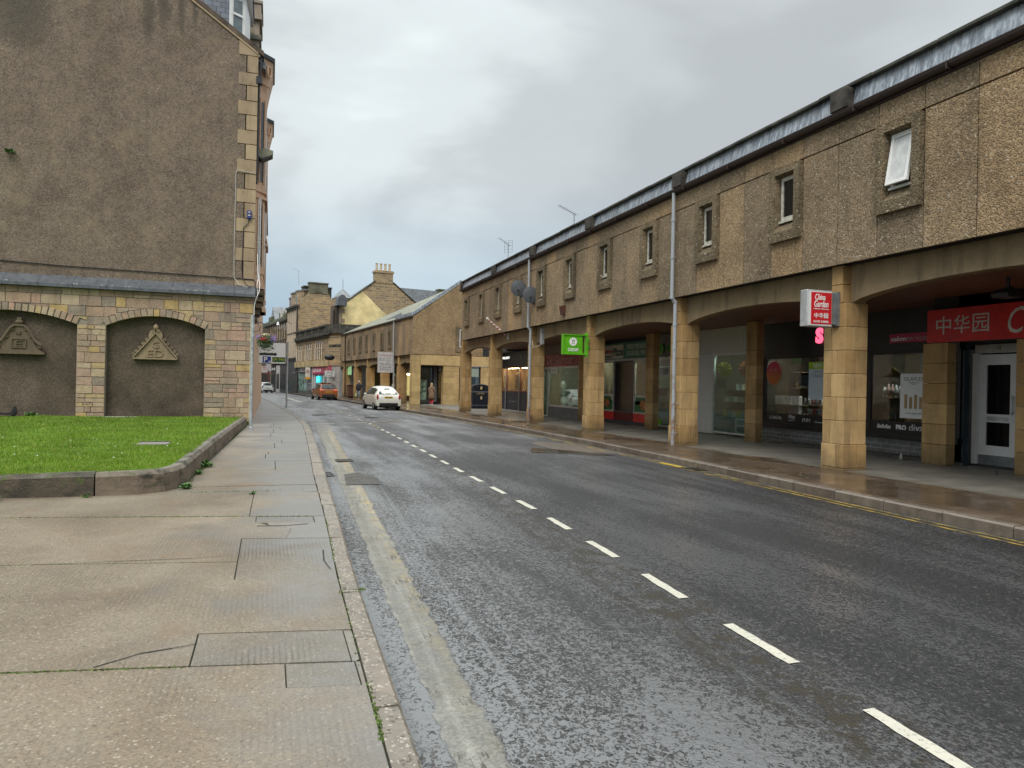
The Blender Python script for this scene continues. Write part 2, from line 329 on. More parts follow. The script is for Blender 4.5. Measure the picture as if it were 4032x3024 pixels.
def road_material():
    a = N('wet worn asphalt'); v = a.co('Object'); p = a.sep(v)
    cell = a.sep(a.vor(v, 70, out=1)); cd = a.vor(v, 70, out=0)
    lane = a.noise(a.map(v, (1.2, .09, 1)), 1.4, 5, .6, .3)
    big = a.noise(a.map(v, (.6, .28, 1)), .9, 5, .62, .5)
    mr = a.n('ShaderNodeMapRange'); a.put(mr.inputs[0], a.ma('ADD', p[0], a.ma('MULTIPLY', a.noise(v, .5, 4), 1.6))); mr.inputs[1].default_value = 1.9; mr.inputs[2].default_value = 4.2; right = mr.outputs[0]
    # worn, greyer left lane; fresher dark chippings on the right
    base = a.mix((.10, .097, .09), (.028, .0275, .0285), right)
    yf = a.n('ShaderNodeMapRange'); a.put(yf.inputs[0], a.ma('ADD', p[1], a.ma('MULTIPLY', a.noise(v, .3, 4), 12))); yf.inputs[1].default_value = 18; yf.inputs[2].default_value = 46; base = a.mix(base, (.27, .27, .27), a.ma('MULTIPLY', yf.outputs[0], .8))  # far road paled in the base colour to stand in for sky reflection
    base = a.mix(base, a.ramp(cell[0], [(0, .4), (.6, .95), (.9, 1.5), (1, 2.3)]), .85, 'MULTIPLY')
    c2 = a.sep(a.vor(a.map(v, (1, .8, 1)), 36, out=1)); base = a.mix(base, a.ramp(c2[0], [(0, .45), (.5, 1), (1, 1.8)]), .75, 'MULTIPLY')
    base = a.mix(base, a.ramp(lane, [(.3, .75), (.7, 1.3)]), .7, 'MULTIPLY')
    base = a.mix(base, a.mix((.20, .13, .10), (.22, .21, .19), cell[2]), a.ma('MULTIPLY', a.ramp(cell[1], [(.95, 0), (.965, 1)]), .8))
    d = a.ma('ABSOLUTE', a.ma('SUBTRACT', p[0], a.ma('ADD', a.ma('MULTIPLY', p[1], .05), 2.66)))
    scab = a.ma('MULTIPLY', a.ramp(d, [(.08, 1), (.40, 0)]), a.ramp(a.noise(a.map(v, (1, .6, 1)), 5.5, 9, .82), [(.505, 0), (.545, 1)]))
    base = a.mix(base, (.030, .022, .011), a.ma('MULTIPLY', scab, .9))
    scab2 = a.ramp(a.noise(a.map(v, (1, .5, 1)), .9, 8, .75, .4), [(.665, 0), (.685, 1)])
    base = a.mix(base, (.045, .034, .024), a.ma('MULTIPLY', scab2, .8))
    jn = a.ma('ABSOLUTE', a.ma('SUBTRACT', a.ma('ADD', p[1], a.ma('MULTIPLY', a.noise(a.map(v, (.7, .1, 1)), 1.2, 3), .5)), 12.1))
    base = a.mix(base, (.012, .012, .012), a.ma('MULTIPLY', a.ramp(jn, [(.015, 1), (.05, 0)]), .8))
    # water lying between the chippings: a flat film broken by proud stones
    worm = a.noise(a.map(v, (1, .8, 1)), 36, 3, .62, 1.2)
    lvl = a.ma('ADD', a.ma('MULTIPLY', a.ma('SUBTRACT', big, .5), .55), a.ma('MULTIPLY', a.ma('SUBTRACT', lane, .5), .45))
    lvl = a.ma('ADD', lvl, a.ma('MULTIPLY', right, -.075)); lvl = a.ma('SUBTRACT', lvl, a.ma('MULTIPLY', scab, .12))
    worm = a.ma('ADD', a.ma('MULTIPLY', worm, .9), a.ma('MULTIPLY', a.noise(a.map(v, (1, .75, 1)), 15, 3, .6, .8), .10))
    film = a.ramp(a.ma('ADD', worm, lvl), [(.445, 0), (.485, 1)])
    near_kerb = a.ramp(a.ma('ADD', p[0], a.ma('MULTIPLY', a.noise(v, .8, 4), .35)), [(.72, 1), (.98, 0)])
    film = a.ma('MAXIMUM', film, a.ma('MULTIPLY', near_kerb, a.ramp(a.noise(v, 2.5, 5), [(.42, 0), (.5, 1)])))
    # worn pale trench fill along the gutter, with ghosts of a yellow line
    wob = a.ma('MULTIPLY', a.ma('SUBTRACT', a.noise(a.map(v, (1, 1, 1)), 5, 7, .7), .5), .16)
    cx_ = a.ma('SUBTRACT', a.ma('ADD', p[0], wob), a.ma('ADD', a.ma('MULTIPLY', p[1], .0405), .80)); hw_ = a.ma('ADD', a.ma('MULTIPLY', p[1], .0065), .105)
    ratio = a.ma('DIVIDE', a.ma('ABSOLUTE', cx_), hw_)
    mr2 = a.n('ShaderNodeMapRange'); a.put(mr2.inputs[0], p[1]); mr2.inputs[1].default_value = 24; mr2.inputs[2].default_value = 34; mr2.inputs[3].default_value = 1; mr2.inputs[4].default_value = 0
    tm = a.ma('MULTIPLY', a.ramp(ratio, [(.86, 1), (.99, 0)]), mr2.outputs[0])
    seam = a.ma('MULTIPLY', a.ramp(ratio, [(.84, 0), (.93, 1), (1.0, 0)]), mr2.outputs[0])
    tcol = a.ramp(a.noise(v, 3.5, 8, .72), [(.25, (.10, .098, .084)), (.5, (.165, .158, .135)), (.75, (.235, .222, .19))])
    tcol = a.mix(tcol, a.ramp(cell[0], [(0, .55), (.6, 1), (1, 1.35)]), .6, 'MULTIPLY')
    ridg = a.ma('MULTIPLY', a.ramp(a.noise(a.map(v, (26, 3, 1)), 1.5, 5, .7), [(.55, 0), (.62, 1)]), a.ramp(a.noise(a.map(v, (1.2, .9, 1)), 1.6, 4), [(.5, 0), (.58, 1)]))
    tcol = a.mix(tcol, (.03, .028, .022), a.ma('MULTIPLY', ridg, .85))
    yr = a.n('ShaderNodeMapRange'); a.put(yr.inputs[0], p[1]); yr.inputs[1].default_value = 3; yr.inputs[2].default_value = 10; yr.inputs[3].default_value = .04; yr.inputs[4].default_value = .65
    side = a.ramp(a.ma('DIVIDE', cx_, hw_), [(.0, 0), (.55, 1)])
    yel = a.ma('MULTIPLY', a.ma('MULTIPLY', a.ramp(a.noise(a.map(v, (2.2, 1.2, 1)), 5, 9, .8), [(.46, 0), (.55, 1)]), yr.outputs[0]), a.ma('ADD', a.ma('MULTIPLY', side, .7), .3))
    tcol = a.mix(tcol, (.34, .24, .075), yel)
    base = a.mix(base, tcol, tm); base = a.mix(base, (.018, .016, .014), a.ma('MULTIPLY', seam, a.ramp(a.noise(v, 9, 5), [(.45, 0), (.55, .9)])))
    film = a.mix(film, a.ramp(a.noise(v, 2.2, 5), [(.4, .75), (.6, .2)]), tm)
    # longitudinal wheel tracks: thin pale and dark lines along the lane
    ln = a.noise(a.map(a.comb(a.ma('SUBTRACT', p[0], a.ma('MULTIPLY', p[1], .045)), p[1], 0), (9, .12, 1)), 1.2, 4, .6)
    base = a.mix(base, a.ramp(ln, [(.35, .7), (.5, 1), (.66, 1.5)]), a.ma('MULTIPLY', a.ma('SUBTRACT', 1, right), .55), 'MULTIPLY')
    film = a.ma('ADD', film, a.ma('MULTIPLY', a.ramp(ln, [(.56, 0), (.66, .5)]), a.ma('SUBTRACT', 1, right)), True)
    ft = a.ma('MULTIPLY', film, a.ma('SUBTRACT', 1, tm)); stn = a.mix(base, (.42, .42, .42), a.ma('SUBTRACT', 1, tm), 'MULTIPLY')
    base = a.mix(stn, a.mix(a.mix((.175, .177, .178), (.092, .093, .096), right), (.30, .30, .305), a.ma('MULTIPLY', yf.outputs[0], .8)), a.ma('MULTIPLY', ft, .8))  # reflected sky painted into the film's base colour, paler farther off
    base = a.mix(base, (.026, .019, .009), a.ma('MULTIPLY', scab, .85))
    mf = a.n('ShaderNodeMapRange'); a.put(mf.inputs[0], p[1]); mf.inputs[1].default_value = 4; mf.inputs[2].default_value = 22; mf.inputs[3].default_value = .16; mf.inputs[4].default_value = .5
    rough = a.mix(a.mix(.48, .62, cell[1]), a.ma('ADD', mf.outputs[0], a.ma('MULTIPLY', right, .08)), film)
    h = a.mix(a.ramp(cd, [(0, 1), (.55, .25), (.9, 0)]), a.noise(v, 150, 3, .7), .3); h = a.mix(h, a.ma('SUBTRACT', .6, ridg), tm)
    h2 = a.noise(v, 26, 3, .6)
    nb = a.bump(h, a.mix(.8, .05, film), .008); nb = a.bump(h2, .28, .012, nb)
    return a.pr(base, rough, nb, spec=a.mix(.5, .95, film))
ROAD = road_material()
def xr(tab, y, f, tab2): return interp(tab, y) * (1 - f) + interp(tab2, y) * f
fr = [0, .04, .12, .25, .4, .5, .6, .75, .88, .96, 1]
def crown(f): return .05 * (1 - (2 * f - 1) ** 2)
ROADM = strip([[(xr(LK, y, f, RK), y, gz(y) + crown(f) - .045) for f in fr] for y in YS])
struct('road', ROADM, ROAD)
def rz(x, y):
    l, r = interp(LK, y), interp(RK, y); f = min(1, max(0, (x - l) / (r - l))); return gz(y) + crown(f) - .045
# white centre dashes, faded yellow beyond
CL = [(-2, 2.72), (2.4, 2.93), (3.6, 3.03), (5, 3.11), (6.3, 3.2), (7.65, 3.27), (9, 3.35), (13, 3.42), (18.3, 3.6), (24, 3.75), (29.4, 3.86), (38, 3.8), (49.6, 3.45), (60, 2.9), (80, 1.6)]
WP = (lambda a: a.pr(a.mix(a.mix((.60, .57, .47), (.44, .42, .35), a.noise(a.co(), 7, 5)), (.08, .078, .07), a.ramp(a.noise(a.co(), 30, 8, .8), [(.55, 0), (.63, .85)])), .42, a.bump(a.noise(a.co(), 60, 3), .4, .004)))(N('road paint'))
YP = (lambda a: a.pr(a.mix((.46, .31, .05), (.055, .05, .042), a.ramp(a.noise(a.map(a.co(), (1, .5, 1)), 7, 7, .75), [(.40, 0), (.55, .95)])), .4, a.bump(a.noise(a.co(), 50, 3), .4, .004)))(N('worn yellow paint'))
def markline(y0, y1, tab, dx, w_, seed=0, n=6, lift=.005, jag=.006):
    rnd = random.Random(seed); rows = []
    for i in range(n + 1):
        y = y0 + (y1 - y0) * i / n; x = interp(tab, y) + dx
        a_, b_ = x - w_ / 2 + rnd.uniform(-jag, jag), x + w_ / 2 + rnd.uniform(-jag, jag)
        rows.append([(a_, y, rz(a_, y) + lift), (b_, y, rz(b_, y) + lift)])
    return strip(rows)
y = .9; k = 0
while y < 26:
    struct('centre_line_dash', markline(y, y + .72, CL, 0, .085, k), WP); y += 1.345; k += 1
while y < 47:
    struct('centre_line_dash', markline(y, y + .62, CL, 0, .11, k), YP if k % 3 else WP); y += 1.25; k += 1
for y, x0, x1 in ((30, 4.0, 5.3), (43, 3.7, 5.2)):
    m = MB()
    for i in range(6): m.add([(x0 + i * .2, y + i * .25, rz(x0 + i * .2, y) + .006), (x0 + .45 + i * .2, y + i * .25 - .05, rz(x0 + .4, y) + .006), (x0 + .5 + i * .2, y + i * .25 + .1, rz(x0 + .5, y) + .006), (x0 + .05 + i * .2, y + i * .25 + .14, rz(x0, y) + .006)], [(0, 1, 2, 3)])
    struct('yellow_hatching', m, YP)
struct('stop_line', strip([[(1.5, 29.6, rz(1.5, 29.6) + .006), (2.5, 29.7, rz(2.5, 29.6) + .006)], [(1.5, 29.75, rz(1.5, 29.7) + .006), (2.5, 29.85, rz(2.5, 29.7) + .006)]]), WP)
struct('stop_line', strip([[(2.9, 29.9, rz(2.9, 29.6) + .006), (3.8, 30, rz(3.6, 29.6) + .006)], [(2.9, 30.05, rz(2.9, 29.7) + .006), (3.8, 30.15, rz(3.6, 29.7) + .006)]]), WP)
for dx in (-.16, -.34):
    struct('yellow_line', markline(-30, 62, RK, dx, .07, 5, 180, jag=.008), YP)
struct('zigzag_mark', markline(62, 76, CL, -.3, .3, 9, 6), WP)
struct('bright_yellow_line', markline(13.35, 14.3, RK, -.25, .10, 3, 4, lift=.009), plain((.62, .45, .04), .4))
# patches on the road
def patch(name, pts, m, lift=.0055):
    mb = MB(); n_ = len(pts); mb.add([(x, y, rz(x, y) + lift) for x, y in pts], [tuple(range(n_))]); return struct(name, mb, m)
PATD = (lambda a: a.pr(a.ramp(a.noise(a.co(), 4, 6, .7), [(.35, (.022, .018, .014)), (.6, (.05, .038, .028)), (.75, (.11, .085, .06))]), a.ramp(a.noise(a.co(), 2, 4), [(.4, .12), (.6, .5)]), a.bump(a.noise(a.co(), 30, 5), .6, .012)))(N('dark road patch'))
PATL = (lambda a: a.pr(a.ramp(a.noise(a.co(), 9, 6, .7), [(.35, (.10, .085, .07)), (.65, (.18, .15, .125))]), .4, a.bump(a.noise(a.co(), 60, 5), .6, .008)))(N('pinkish road patch'))
patch('road_patch', [(6.1, 16.6), (6.7, 16.35), (7.6, 15.85), (8.0, 15.9), (7.5, 16.6), (7.2, 17.3), (6.6, 17.9), (6.3, 17.3)], PATD)
patch('road_patch', [(7.0, 17.6), (7.7, 16.6), (8.5, 16.2), (8.6, 17.6), (8.3, 19.5), (7.6, 20.2), (7.1, 19.4)], PATL)
patch('road_patch', [(1.2, 11.9), (1.75, 11.8), (1.8, 12.6), (1.55, 13.5), (1.3, 13.3)], PATD, .008)
# drain covers
IRON = plain((.05, .045, .04), .45, .5, vary=.3, sc=30)
def cover(label, x, y, w_, h_, ang, z, bars=True):
    t = thing('manhole_cover', label, 'manhole cover', (x, y, z), ang)
    m = MB().box(-w_ / 2, w_ / 2, -h_ / 2, -h_ / 2 + .03, 0, .012).box(-w_ / 2, w_ / 2, h_ / 2 - .03, h_ / 2, 0, .012).box(-w_ / 2, -w_ / 2 + .03, -h_ / 2 + .03, h_ / 2 - .03, 0, .012).box(w_ / 2 - .03, w_ / 2, -h_ / 2 + .03, h_ / 2 - .03, 0, .012)
    m.build('frame', IRON, t)
    m = MB().box(-w_ / 2 + .035, w_ / 2 - .035, -h_ / 2 + .035, h_ / 2 - .035, 0, .006)
    k_ = int((w_ - .08) / .05)
    for i in range(k_): m.box(-w_ / 2 + .045 + i * .05, -w_ / 2 + .07 + i * .05, -h_ / 2 + .05, h_ / 2 - .05, .0062, .010)
    m.build('lid', IRON, t)
cover('dark iron gully cover by the right kerb beside the bright yellow line', 8.42, 13.0, .42, .5, .03, rz(8.4, 13) + .004)
cover('rusty iron cover in the road by the left kerb before the trench repair', .98, 13.4, .26, .6, .05, rz(.98, 13.4) + .003)
cover('small iron cover in the road near the left kerb, farther up the street', 1.52, 15.6, .34, .4, .05, rz(1.5, 15.6) + .009)
cover('iron cover in the middle of the road by the yellow hatching', 4.6, 34.5, .6, .6, .1, rz(4.6, 34.5) + .003)
cover('iron cover in the left lane short of the direction sign', 2.4, 37.5, .7, .6, .1, rz(2.4, 37.5) + .003)

# kerbs: stones as islands of one sheet of street edging
a = N('concrete kerb stone'); v = a.co(); i_ = a.isl()
kc = a.mix(a.ramp(i_, [(0, (.185, .155, .122)), (.5, (.23, .19, .15)), (1, (.17, .15, .122))]), a.ramp(a.noise(v, 6, 6, .7), [(.3, .65), (.7, 1.25)]), .9, 'MULTIPLY')
sp = a.sep(a.vor(v, 70, out=1)); kc = a.mix(kc, (.42, .38, .31), a.ramp(sp[0], [(.88, 0), (.92, .7)])); kc = a.mix(kc, (.07, .055, .04), a.ramp(sp[1], [(.92, 0), (.95, .8)]))
KERB = a.pr(kc, a.ramp(a.noise(v, 3, 4), [(.35, .30), (.65, .6)]), a.bump(a.noise(v, 45, 5, .7), .5, .006))
def kerb(tab, side, name, y0, y1, step=.97, w_=.145, wid=None, off=.08, mat=KERB):
    m = MB(); y = y0; rnd = random.Random(5)
    while y < y1:
        a_, b_ = y + .007, y + step - .007; xa, xb = interp(tab, a_), interp(tab, b_)
        wa = interp(wid, y) if wid else w_; o = -side * wa
        za, zb = gz(a_) + .10, gz(b_) + .10; dz = rnd.uniform(-.004, .004); lo = -.16
        # outer edge on the road side has a small bull nose
        P = lambda x, yy, z: (x, yy, z)
        ring = lambda x, yy, z: [(x, yy, lo), (x, yy, z - .022 + dz), (x + o * .16, yy, z + dz), (x + o, yy, z + dz + .002), (x + o, yy, lo)]
        r0, r1 = ring(xa, a_, za), ring(xb, b_, zb)
        fs = [(j, j + 1, 5 + j + 1, 5 + j) if side > 0 else (j + 1, j, 5 + j, 5 + j + 1) for j in range(4)] + [(4, 3, 2, 1, 0) if side > 0 else (0, 1, 2, 3, 4), (5, 6, 7, 8, 9) if side > 0 else (9, 8, 7, 6, 5)]
        m.add(r0 + r1, fs); y += step
    return struct(name, m, mat)
kerb(LK, 1, 'left_kerb', 3.45 - .97 * 8, 120, wid=[(2, .125), (8, .15), (12, .2), (20, .22)])
a = N('wet dark kerb stone'); v = a.co()
kc = a.mix(a.ramp(a.isl(), [(0, (.10, .078, .058)), (.5, (.135, .105, .08)), (1, (.16, .13, .10))]), a.ramp(a.noise(v, 6, 6, .7), [(.3, .6), (.7, 1.3)]), .9, 'MULTIPLY')
KERB2 = a.pr(kc, a.ramp(a.noise(v, 3, 4), [(.35, .25), (.65, .5)]), a.bump(a.noise(v, 45, 5, .7), .4, .006))
kerb(RK, -1, 'right_kerb', -20, 112, w_=.16, mat=KERB2)

# left pavement: cast slabs with joints
def pave_material(name, cs, ribs=.5, wetx=True):
    a = N(name); v = a.co(); p = a.sep(v); i_ = a.isl()
    base = a.ramp(a.noise(v, .8, 6, .6, .3), [(.3, cs[0]), (.5, cs[1]), (.7, cs[2])])
    base = a.mix(base, a.ramp(i_, [(0, (.88, .88, .90)), (.5, (1, 1, 1)), (1, (1.10, 1.06, 1.02))]), .6, 'MULTIPLY')
    sc_ = a.sep(a.vor(v, 95, out=1)); base = a.mix(base, a.ramp(sc_[0], [(0, .65), (.5, 1), (1, 1.35)]), .6, 'MULTIPLY')
    base = a.mix(base, (.40, .35, .27), a.ma('MULTIPLY', a.ramp(sc_[1], [(.955, 0), (.975, 1)]), .6)); base = a.mix(base, (.05, .04, .03), a.ma('MULTIPLY', a.ramp(sc_[2], [(.94, 0), (.96, 1)]), .6))
    yf = a.n('ShaderNodeMapRange'); a.put(yf.inputs[0], p[1]); yf.inputs[1].default_value = 12; yf.inputs[2].default_value = 34; base = a.mix(base, (.44, .42, .38), a.ma('MULTIPLY', yf.outputs[0], .7))  # far slabs lightened in colour to imitate wet sky sheen
    rust = a.ramp(a.noise(v, 1.4, 7, .7), [(.56, 0), (.72, 1)]); base = a.mix(base, (.17, .10, .05), a.ma('MULTIPLY', rust, .45))
    w1 = a.n('ShaderNodeTexWave', wave_type='BANDS', bands_direction='X'); a.put(w1.inputs['Vector'], v); w1.inputs['Scale'].default_value = 9.5; w1.inputs['Distortion'].default_value = 1.6; w1.inputs['Detail'].default_value = 2; w1.inputs['Detail Scale'].default_value = 3
    rib = a.ma('MULTIPLY', w1.outputs[1], a.ramp(a.noise(v, .9, 3), [(.35, .1), (.6, 1)]))
    base = a.mix(base, (.06, .045, .03), a.ma('MULTIPLY', a.ramp(rib, [(.5, 0), (.95, 1)]), .28 * ribs * 2))
    wet = a.ramp(a.ma('ADD', a.ma('ADD', a.ma('MULTIPLY', a.noise(a.map(v, (.8, .8, 1)), 1.1, 5, .6, .3), .9), a.ma('MULTIPLY', p[0], .14)), a.ma('MULTIPLY', p[1], .008)), [(.42, 0), (.62, 1)])
    base = a.mix(base, a.mix(base, (.17, .17, .165), .6), wet)
    rough = a.mix(.5, .30, wet)
    h = a.mix(a.mix(a.noise(v, 60, 5, .7), a.ramp(a.vor(v, 95, out=0), [(0, 1), (.8, 0)]), .5), rib, .35)
    st = a.mix(.6, .16, wet)
    return a.pr(base, rough, a.bump(h, st, .006), spec=.5)
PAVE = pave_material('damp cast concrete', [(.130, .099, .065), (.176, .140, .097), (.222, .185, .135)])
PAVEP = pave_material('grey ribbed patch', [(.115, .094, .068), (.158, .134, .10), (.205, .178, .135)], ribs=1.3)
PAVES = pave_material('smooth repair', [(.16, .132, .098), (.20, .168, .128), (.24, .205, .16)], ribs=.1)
def kx(y, e=.0):  # inner edge of the left kerb
    return interp(LK, y) - interp([(2, .125), (8, .15), (12, .2), (20, .22)], y) - e
struct('pavement_bed', strip([[(-14, y, gz(y) + .088), (kx(y), y, gz(y) + .088)] for y in YS if y > -9]), plain((.035, .04, .022), .8, vary=.3, sc=25))
slabs = MB(); patches_ = MB(); smooth_ = MB(); rnd = random.Random(11)
def slab(mb, x0, x1, ya, yb, tilt=None, dz=None, xr_=None, g=.006):
    """x1 None = up to the kerb"""
    dz = rnd.uniform(-.003, .003) if dz is None else dz; n_ = max(1, int((yb - ya) / .5)); 
    k0 = rnd.uniform(-.02, .02)
    vs = []
    for i in range(n_ + 1):
        yy = ya + g + (yb - ya - 2 * g) * i / n_
        xa = (x0 if not callable(x0) else x0(yy)) + g; xb = (kx(yy, .004) if x1 is None else (x1 if not callable(x1) else x1(yy))) - g
        z = gz(yy) + .1 + dz
        vs += [(xa, yy - tilt * xa if tilt else yy, z), (xb, yy - tilt * xb if tilt else yy, z)]
    fs = [(2 * i, 2 * i + 1, 2 * i + 3, 2 * i + 2) for i in range(n_)]
    m_ = len(vs); lo = [(x, y, z - .05) for x, y, z in vs]; per = [2 * i for i in range(n_ + 1)][::-1] + [2 * i + 1 for i in range(n_ + 1)]
    fs += [(per[j], per[(j + 1) % len(per)], m_ + per[(j + 1) % len(per)], m_ + per[j])[::-1] for j in range(len(per))]
    mb.add(vs + lo, fs)
def wx(y): return interp([(10.6, -1.45), (11.2, -1.12), (13, -1.10), (20, -.88), (26.6, -.70)], y)     # foot of the lawn edging
TL_ = .18
def poly(mb, pts, dz=0.):
    mb.prism([(x, yy - TL_ * x) for x, yy in pts], 'z', .05, .1 + dz)
kk = lambda yy: kx(yy, .010) 
def K(yy): return (kk(yy), yy)
L_ = -7.0
poly(slabs, [(L_, -6), K(-6), K(-3), (L_, -3)]); poly(slabs, [(L_, -2.985), K(-2.985), K(1.2), (L_, 1.2)], .001)
poly(slabs, [(L_, 1.215), K(1.215), K(2.9), K(4.142), (.478, 4.142), (.478, 3.82), (.104, 3.82), (.104, 4.142), (L_, 4.142)], .0)
poly(patches_, [(.112, 3.83), (.470, 3.83), (.470, 4.145), (.112, 4.145)], -.003)
poly(patches_, [(-.375, 4.158), (.455, 4.158), (.455, 4.668), (-.375, 4.668)], .001); poly(smooth_, [(.463, 4.158), K(4.158), K(4.668), (.463, 4.668)], -.002)
poly(slabs, [(L_, 4.160), (-.385, 4.160), (-.385, 4.680), K(4.680), K(5.905), (-.235, 5.905), (-.235, 6.475), (L_, 6.475)], .002)
poly(patches_, [(-.225, 5.917), K(5.917), K(7.42), (-.225, 7.42)], -.001)
poly(slabs, [(L_, 6.495), (-.235, 6.495), (-.235, 7.432), (.18, 7.432), (.24, 7.9), (.02, 8.06), (-.12, 8.3), (-.12, 8.61), (L_, 8.61)], .001)
poly(smooth_, [(.183, 7.432), K(7.432), K(8.61), (.50, 8.61), (.50, 8.24), (-.0, 8.24), (.028, 8.062), (.245, 7.905)], .001); poly(patches_, [(-.11, 8.25), (.49, 8.25), (.49, 8.61), (-.11, 8.61)], -.002)
poly(slabs, [(L_, 8.625), (-.195, 8.625), (-.175, 10.50), (L_, 10.50)], .001); poly(slabs, [(-.185, 8.625), K(8.625), K(10.50), (-.165, 10.50)], .003)
slab(slabs, -14, L_ - .01, -8, 10.3, .0)
poly(slabs, [(-1.15, 10.515), (.0, 10.515), (.0, 10.75), (-1.15, 10.75)], 0); slab(slabs, .0, None, 10.42, 10.64)
y = 10.63; k = 0
while y < 44:
    h_ = rnd.choice([.9, 1.2, 1.5, 1.9, .5]); split = rnd.random()
    if y < 26.2: lf = wx
    else: lf = (lambda yy: interp([(26.6, -.70), (27.2, -1.3), (60, -2.0)], yy))
    if split < .45:
        sx = rnd.uniform(-.15, .35); slab(slabs, lf, sx, y, y + h_); slab(patches_ if rnd.random() < .5 else slabs, sx + .003, None, y, y + h_)
    else: slab(slabs, lf, None, y, y + h_)
    y += h_ + .004; k += 1
slab(slabs, lambda yy: interp([(40, -1.6), (60, -2.2), (118, -12)], yy), None, y, 118)
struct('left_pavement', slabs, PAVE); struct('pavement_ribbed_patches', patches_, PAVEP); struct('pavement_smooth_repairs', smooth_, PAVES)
# cracks: thin dark slivers
m = MB()
def crack(pts, w_=.008, z=.1055):
    for (xa, ya), (xb, yb) in zip(pts[:-1], pts[1:]):
        d = Vector((xb - xa, yb - ya, 0)).normalized(); n_ = Vector((-d.y, d.x, 0)) * w_ * random.uniform(.4, 1)
        m.quad((xa - n_.x, ya - n_.y, z), (xa + n_.x, ya + n_.y, z), (xb + n_.x, yb + n_.y, z), (xb - n_.x, yb - n_.y, z))
crack([(-.86, 4.33), (-.72, 4.43), (-.66, 4.48), (-.5, 4.52), (-.37, 4.56)])
crack([(-.1, 8.06), (.2, 8.02), (.42, 8.08)], .014); crack([(.5, 6.1), (.47, 6.4), (.49, 6.8)]); crack([(-1.8, 6.8), (-1.2, 6.77), (-.6, 6.73), (-.38, 6.74)], .007)
struct('pavement_cracks', m, plain((.02, .018, .014), .9))
# moss in the joints
m = MB(); rnd = random.Random(4)
def mossline(xa, ya, xb, yb, n_, sp=.02, h=.014):
    for i in range(n_):
        t = rnd.random(); x = xa + (xb - xa) * t + rnd.gauss(0, sp * .3); y_ = ya + (yb - ya) * t + rnd.gauss(0, sp * .5); r = rnd.uniform(.004, .013)
        z0 = gz(y_) + .098; an = rnd.uniform(0, 6.3)
        vs = [(x + r * math.cos(an + q * 2.1), y_ + r * math.sin(an + q * 2.1), z0) for q in range(3)] + [(x + rnd.uniform(-r, r), y_ + rnd.uniform(-r, r), z0 + rnd.uniform(.3, 1) * h)]
        m.add(vs, [(0, 1, 3), (1, 2, 3), (2, 0, 3)])
mossline(-4, 4.15 + .72, -.4, 4.15 + .072, 650, .014, .010); mossline(-4, 6.485 + .72, -.3, 6.485 + .05, 500, .014, .010); mossline(-4, 8.62 + .72, .5, 8.62 - .09, 500, .025); mossline(-1.6, 8.62 + .29, -.3, 8.62 + .05, 250, .025)
mossline(.49, 3.1, .515, 3.75, 110, .018, .018); mossline(.5, 4.0, .62, 8.4, 200); mossline(.6, 5.44, .7, 5.45, 60); mossline(.52, 5.4, .56, 5.5, 60, .03)
mossline(-1.15, 11.3, -1.05, 14, 200, .08, .05); mossline(-.9, 20, -.7, 26.5, 200, .05, .04); mossline(-1.0, 10.62, .5, 10.6, 160, .03)
mo = m.build('moss', plain((.075, .12, .018), .8, vary=.4, sc=40)); mo['kind'] = 'stuff'; mo['label'] = 'green moss growing in the pavement joints'; mo['category'] = 'moss'

# right pavement: brown wet asphalt in front, drier slabs under the arcade
a = N('wet brown pavement'); v = a.co(); p = a.sep(v)
dry = a.n('ShaderNodeMapRange'); a.put(dry.inputs[0], a.ma('ADD', p[0], a.ma('MULTIPLY', a.noise(a.map(v, (.9, .35, 1)), 1.2, 5, .6), 1.9))); dry.inputs[1].default_value = 11.35; dry.inputs[2].default_value = 11.75
br = a.ramp(a.noise(v, 1.1, 7, .65, .3), [(.3, (.058, .040, .025)), (.5, (.092, .064, .042)), (.72, (.14, .105, .075))])
gr = a.ramp(a.noise(v, 1.4, 6, .65), [(.3, (.10, .092, .078)), (.7, (.20, .185, .155))])
b2 = a.n('ShaderNodeTexBrick'); a.put(b2.inputs['Vector'], v); b2.inputs['Scale'].default_value = 1; b2.inputs['Brick Width'].default_value = .9; b2.inputs['Row Height'].default_value = .6; b2.inputs['Mortar Size'].default_value = .008
for q, c_ in (('Color1', (1, 1, 1, 1)), ('Color2', (.78, .78, .78, 1)), ('Mortar', (.35, .35, .35, 1))): b2.inputs[q].default_value = c_
col = a.mix(a.mix(br, gr, dry.outputs[0]), b2.outputs[0], .6, 'MULTIPLY')
col = a.mix(col, a.ramp(a.noise(v, 70, 3), [(.3, .75), (.7, 1.25)]), .6, 'MULTIPLY')
wet = a.ramp(a.noise(a.map(v, (.7, .3, 1)), 1.3, 6, .6), [(.40, .45), (.6, .09)])
rough = a.mix(wet, .6, dry.outputs[0])
RPAVE = a.pr(col, rough, a.bump(a.mix(a.noise(v, 70, 4), b2.outputs[1], .4), a.mix(.22, .35, dry.outputs[0]), .005))
struct('right_pavement', strip([[(interp(RK, y) + .157, y, gz(y) + .098), (interp(RK, y) + 1.5, y, gz(y) + .108), (18, y, gz(y) + .112)] for y in YS if -21 < y < 112]), RPAVE)
